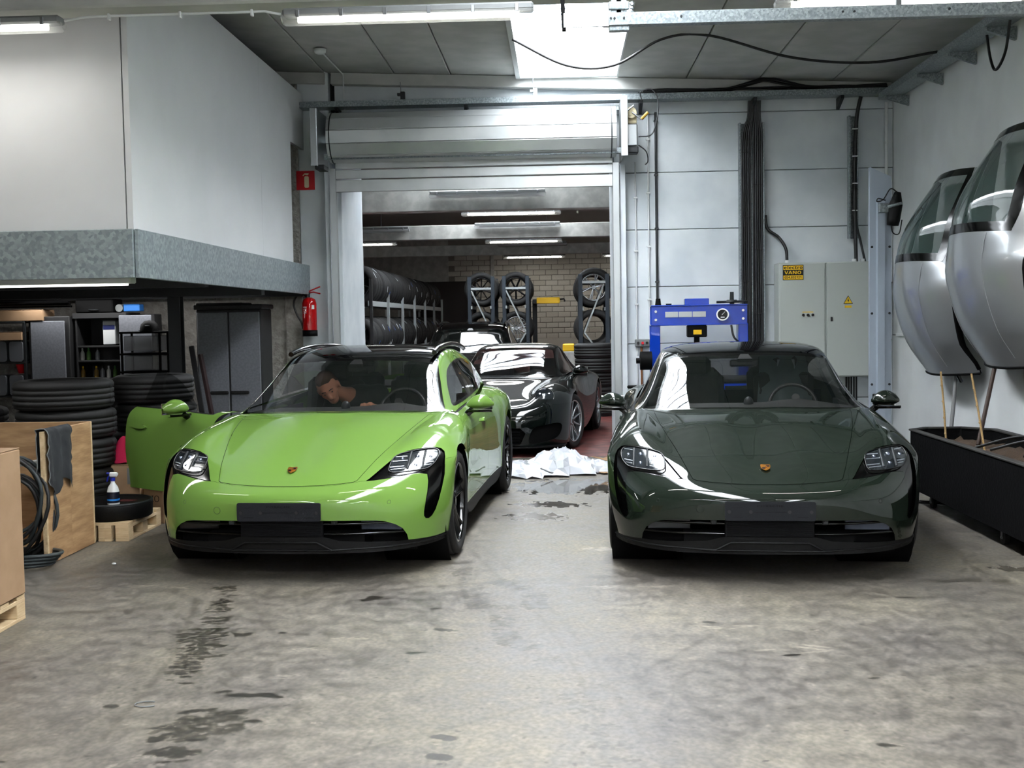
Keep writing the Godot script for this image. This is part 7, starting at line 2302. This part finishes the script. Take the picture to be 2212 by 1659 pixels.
	m = mb(); m.lathe([Vector2(0, 0), Vector2(.05, 0), Vector2(.052, .01), Vector2(.052, .20), Vector2(.03, .235), Vector2(.02, .26), Vector2(0, .26)], 18); put(m, "bottle_body", mats.white_plastic, t)
	m = mb(); m.lathe([Vector2(.0525, .03), Vector2(.053, .03), Vector2(.053, .15), Vector2(.0525, .15)], 18); put(m, "label", mats.ink, t)
	# white plastic sheet heap with torn cardboard by the passage
	var sheet_heap = func(cx: float, cz: float, rx: float, rz: float, hgt: float, sd: int) -> MB:
		# stiff film: big flat facets between sharp folds
		var mm = mb()
		var rg := RandomNumberGenerator.new(); rg.seed = sd
		var na = 26
		var nr = 7
		var rr = []
		for i in na:
			var row = []
			var rim = rg.randf_range(.72, 1.22)
			var lean = rg.randf_range(-.5, .5)
			for j in nr + 1:
				var u = float(j) / nr
				var a = TAU * (i + (rg.randf_range(-.3, .3) if j > 0 else 0.0) + lean * (1.0 - u)) / na
				var r = u * lerpf(1.0, rim, u) + (rg.randf_range(-.04, .04) if j > 0 and j < nr else 0.0)
				var y = hgt * pow(maxf(1.0 - u * u, 0), .7) * rg.randf_range(.72, 1.12) if j > 0 else hgt * .92
				if j == nr: y = rg.randf_range(.004, .03)
				row.append(V(cx + cos(a) * r * rx, maxf(y, .004), cz + sin(a) * r * rz))
			rr.append(row)
		for i in na:
			var A = rr[i]; var Bq = rr[(i + 1) % na]
			for j in nr:
				mm.sm(-1)
				if j == 0: mm.tri(A[0], Bq[1], A[1])
				elif (i + j) % 2: mm.tri(A[j], Bq[j], Bq[j + 1]); mm.tri(A[j], Bq[j + 1], A[j + 1])
				else: mm.tri(A[j], Bq[j], A[j + 1]); mm.tri(Bq[j], Bq[j + 1], A[j + 1])
		return mm
	t = thing("plastic_sheet", "crumpled heap of white plastic sheeting on the floor in front of the coupe", "plastic sheet", V(0, 0, 0))
	put(sheet_heap.call(-.02, -11.95, .42, .34, .25, 3), "crumple", mats.sheet, t)
	put(sheet_heap.call(-.40, -11.75, .32, .30, .15, 5), "crumple", mats.sheet, t)
	put(sheet_heap.call(.30, -12.0, .34, .24, .13, 8), "crumple", mats.sheet, t)
	m = mb(); m.tube(spline([V(-.22, .09, -11.62), V(-.12, .05, -11.60), V(-.04, .03, -11.62)], 4), .008, 6); put(m, "edge_strip", mats.grey_plastic, t)
	t = thing("torn_cardboard", "torn flat cardboard leaning between the plastic heap and the dark green saloon", "cardboard", V(.48, 0, -12.0))
	m = mb(); m.prism(P2([-.20, .10, -.05, .075, .10, .13, .24, .20, .24, .02, .12, -.02, .0, .04]), .006, Transform3D(Basis(V(1, 0, 0), -.5), V(0, .07, 0))); put(m, "sheet", mats.cardboard, t)
	m = mb(); m.prism(P2([-.28, -.12, .24, -.2, .26, .16, -.1, .2]), .006, Transform3D(Basis(V(1, 0, 0), V(0, 0, 1), V(0, -1, 0)), V(.04, .02, .05))); put(m, "sheet", mats.cardboard, t)
	# bits of litter on the concrete
	var lit = [[-3.02, -7.55, .016, "small white scrap on the concrete in front of the pallet"], [-3.22, -6.15, .02, "tiny dark-topped scrap on the concrete beside the big carton's pallet"], [-1.77, -4.72, .03, "white ring-shaped smear of plastic on the concrete"]]
	for e in lit:
		t = thing("litter_scrap", e[3], "litter", V(e[0], .001, e[1]))
		if e[2] < .025:
			m = mb(); m.ball(V(0, .007, 0), V(e[2], .008, e[2] * .7), 10); put(m, "scrap", mats.white_plastic, t)
		else:
			var pts = []
			for i in 12: pts.append(V(.05 * cos(TAU * i / 15 + .6), .003, .035 * sin(TAU * i / 15 + .6)))
			m = mb(); m.tube(pts, .0028, 5); put(m, "scrap", mats.grey_plastic, t)
	build_person()

# ================================================================ the person in the green car
func sdf_net(prims: Array, cell: float, k: float, pad := 0.0) -> ArrayMesh:
	# prims: [a, b, ra, rb]; tapered capsules joined by a smooth minimum, meshed as surface nets
	var lo = Vector3.ONE * 1e9
	var hi = -lo
	for p in prims:
		var r = maxf(p[2], p[3]) + pad + cell * 3
		lo = lo.min(p[0] - Vector3.ONE * r).min(p[1] - Vector3.ONE * r)
		hi = hi.max(p[0] + Vector3.ONE * r).max(p[1] + Vector3.ONE * r)
	var n = Vector3i(((hi - lo) / cell).ceil()) + Vector3i.ONE
	var d = PackedFloat32Array(); d.resize(n.x * n.y * n.z)
	var at = func(p: Vector3) -> float:
		var s = 1e9
		for q in prims:
			var ab = q[1] - q[0]
			var t = clampf((p - q[0]).dot(ab) / maxf(ab.length_squared(), 1e-9), 0, 1)
			var v = p.distance_to(q[0] + ab * t) - lerpf(q[2], q[3], t) - pad
			var h = clampf(.5 + .5 * (s - v) / k, 0, 1)
			s = lerpf(s, v, h) - k * h * (1 - h)
		return s
	d.fill(1e3)
	for q in prims:
		var r = maxf(q[2], q[3]) + pad + k + cell * 2
		var i0 = Vector3i(((q[0].min(q[1]) - Vector3.ONE * r - lo) / cell).floor()).clamp(Vector3i.ZERO, n - Vector3i.ONE)
		var i1 = Vector3i(((q[0].max(q[1]) + Vector3.ONE * r - lo) / cell).ceil()).clamp(Vector3i.ZERO, n - Vector3i.ONE)
		var ab: Vector3 = q[1] - q[0]
		var il = 1.0 / maxf(ab.length_squared(), 1e-9)
		for z in range(i0.z, i1.z + 1):
			for y in range(i0.y, i1.y + 1):
				for x in range(i0.x, i1.x + 1):
					var p = lo + Vector3(x, y, z) * cell
					var t = clampf((p - q[0]).dot(ab) * il, 0, 1)
					var v = p.distance_to(q[0] + ab * t) - lerpf(q[2], q[3], t) - pad
					var j = (z * n.y + y) * n.x + x
					var s = d[j]
					var h = clampf(.5 + .5 * (s - v) / k, 0, 1)
					d[j] = lerpf(s, v, h) - k * h * (1 - h)
	var vid = {}
	var st := SurfaceTool.new(); st.begin(Mesh.PRIMITIVE_TRIANGLES)
	var pos = []
	for z in n.z - 1:
		for y in n.y - 1:
			for x in n.x - 1:
				if absf(d[(z * n.y + y) * n.x + x]) > cell * 1.8: continue
				var s = Vector3.ZERO; var c = 0
				for e in [[0,0,0,1,0,0],[0,1,0,1,1,0],[0,0,1,1,0,1],[0,1,1,1,1,1],[0,0,0,0,1,0],[1,0,0,1,1,0],[0,0,1,0,1,1],[1,0,1,1,1,1],[0,0,0,0,0,1],[1,0,0,1,0,1],[0,1,0,0,1,1],[1,1,0,1,1,1]]:
					var a = d[((z + e[2]) * n.y + y + e[1]) * n.x + x + e[0]]
					var b = d[((z + e[5]) * n.y + y + e[4]) * n.x + x + e[3]]
					if (a < 0) != (b < 0):
						s += V(x + e[0], y + e[1], z + e[2]).lerp(V(x + e[3], y + e[4], z + e[5]), a / (a - b)); c += 1
				if c > 0:
					vid[Vector3i(x, y, z)] = pos.size()
					var p = lo + s / c * cell
					pos.append(p)
					var ep = cell * .5
					st.set_normal(V(at.call(p + V(ep, 0, 0)) - at.call(p - V(ep, 0, 0)), at.call(p + V(0, ep, 0)) - at.call(p - V(0, ep, 0)), at.call(p + V(0, 0, ep)) - at.call(p - V(0, 0, ep))).normalized())
					st.add_vertex(p)
	for c in vid:
		for ax in 3:
			var u = (ax + 1) % 3; var w = (ax + 2) % 3
			var e = Vector3i.ZERO; e[ax] = 1
			var i0 = d[(c.z * n.y + c.y) * n.x + c.x]
			var c1 = c + e
			if c1.x >= n.x or c1.y >= n.y or c1.z >= n.z: continue
			var i1 = d[(c1.z * n.y + c1.y) * n.x + c1.x]
			if (i0 < 0) == (i1 < 0): continue
			var du = Vector3i.ZERO; du[u] = 1
			var dw = Vector3i.ZERO; dw[w] = 1
			var q = [c, c - du, c - du - dw, c - dw]
			var ok = true
			for g in q: ok = ok and vid.has(g)
			if not ok: continue
			var I = []
			for g in q: I.append(vid[g])
			if i0 >= 0: I.reverse()
			for g in [0, 2, 1, 0, 3, 2]: st.add_index(I[g])
	return st.commit()

func build_person():
	# leaning over from the passenger seat, head bent down; coordinates as in the green car: x right, y up, z = -d
	var t = thing("person", "person in a black shirt bending over inside the bright green estate car", "person", V(-1.734, 0, -6.961), -0.0654)
	var hc = V(-.285, 1.075, -2.23)       # head centre
	var neck = V(-.16, 1.00, -2.40)
	var chest = V(-.10, .92, -2.52); var hip = V(-.34, .66, -2.62)
	var sl = V(-.30, .98, -2.50); var sr = V(.06, 1.00, -2.50)
	var el = V(-.34, .80, -2.28); var wl = V(-.22, .86, -2.12)
	var er = V(.16, .86, -2.36); var wr = V(.085, .925, -2.17)
	var arms = [[sl, el, .058, .045], [el, wl, .042, .030], [sr, er, .058, .045], [er, wr, .042, .030]]
	var core = [[hip, chest, .15, .155], [chest, sl, .12, .075], [chest, sr, .12, .075], [chest, neck, .09, .06], [neck, hc, .055, .055]]
	var legs = [[hip + V(-.08, -.02, 0), V(-.44, .60, -2.15), .085, .065], [V(-.44, .60, -2.15), V(-.44, .36, -1.98), .06, .045], [hip + V(.06, -.02, 0), V(-.28, .60, -2.15), .085, .065], [V(-.28, .60, -2.15), V(-.28, .36, -1.98), .06, .045]]
	# head: looks down and towards the camera's left
	var fb = Basis(V(0, 0, 1), .42) * Basis(V(1, 0, 0), .55)      # head tilt
	var H = func(x, y, z): return hc + fb * V(x, y, z)
	var head = [[H.call(0, .03, -.01), H.call(0, .02, -.03), .085, .088], [H.call(0, -.03, .03), H.call(0, -.085, .045), .062, .042], [H.call(0, -.005, .078), H.call(0, -.038, .103), .010, .014], [H.call(-.03, .012, .068), H.call(.03, .012, .068), .016, .016],
		[H.call(-.045, -.02, .052), H.call(-.03, -.035, .058), .022, .02], [H.call(.045, -.02, .052), H.call(.03, -.035, .058), .022, .02], [H.call(-.02, -.062, .082), H.call(.02, -.062, .082), .009, .009], [H.call(-.086, .01, -.01), H.call(-.088, -.03, -.008), .014, .009], [H.call(.086, .01, -.01), H.call(.088, -.03, -.008), .014, .009], [H.call(0, -.06, -.03), neck, .055, .058]]
	var skin = mat(Color(.62, .42, .32), .55)
	var body = put(sdf_net(core + arms + legs, .022, .05), "body", skin, t)
	put(sdf_net(head, .007, .018), "head", skin, t)
	for w in [[wr, (wr - er).normalized(), 1.0], [wl, (wl - el).normalized(), -1.0]]:
		var f: Vector3 = w[1]
		var sd = f.cross(V(0, 1, 0)).normalized()
		var up = sd.cross(f).normalized()
		var hp = [[w[0] - f * .02, w[0] + f * .03, .027, .03], [w[0] + f * .03 - sd * .018, w[0] + f * .075 - sd * .026, .016, .014], [w[0] + f * .03 + sd * .018, w[0] + f * .075 + sd * .026, .016, .014]]
		for i in 4:
			var o = sd * (-.03 + .02 * i) * w[2]
			var L = [.034, .040, .038, .030][i]
			var k0 = w[0] + f * .078 + o
			var k1 = k0 + f * L * .9 - up * .008
			var k2 = k1 + f * L * .45 - up * .026
			hp += [[k0 - f * .012, k1, .0095, .009], [k1, k2, .009, .0075]]
		var th = w[0] + f * .02 - sd * .03 * w[2]
		hp += [[th, th + f * .035 - sd * .022 * w[2] - up * .01, .013, .011], [th + f * .035 - sd * .022 * w[2] - up * .01, th + f * .062 - sd * .018 * w[2] - up * .02, .011, .009]]
		put(sdf_net(hp, .006, .008), "hand", skin, t)
	put(sdf_net([core[0], core[1], core[2], [chest, neck.lerp(chest, .35), .09, .075], [sl, sl.lerp(el, .75), .060, .052], [sr, sr.lerp(er, .75), .060, .052]], .022, .05, .012), "shirt", mat(Color(.02, .02, .022), .85), t)
	put(sdf_net(legs + [[hip, hip + V(0, .03, 0), .14, .14]], .026, .05, .012), "trousers", mat(Color(.03, .035, .05), .85), t)
	# short brown hair
	put(sdf_net([[H.call(0, .055, -.025), H.call(0, .05, -.055), .082, .078], [H.call(-.03, .092, .035), H.call(.03, .092, .035), .024, .024], [H.call(-.07, .035, -.02), H.call(-.06, .0, -.06), .024, .03], [H.call(.07, .035, -.02), H.call(.06, .0, -.06), .024, .03]], .009, .02), "hair", mat(Color(.20, .12, .07), .8), t)
	for s in [-1.0, 1.0]:
		var m = mb(); m.ball(H.call(s * .031, .0, .077), Vector3.ONE * .009, 10); put(m, "eye", mats.ink, t)
		m = mb(); m.tube([H.call(s * .048, .018, .074), H.call(s * .032, .024, .083), H.call(s * .014, .018, .086)], .004, 5); put(m, "eyebrow", mat(Color(.12, .07, .04), .8), t)
	var m2 = mb(); m2.tube([H.call(-.018, -.0615, .0905), H.call(0, -.060, .0935), H.call(.018, -.0615, .0905)], .003, 5); put(m2, "mouth", mat(Color(.35, .15, .13), .6), t)
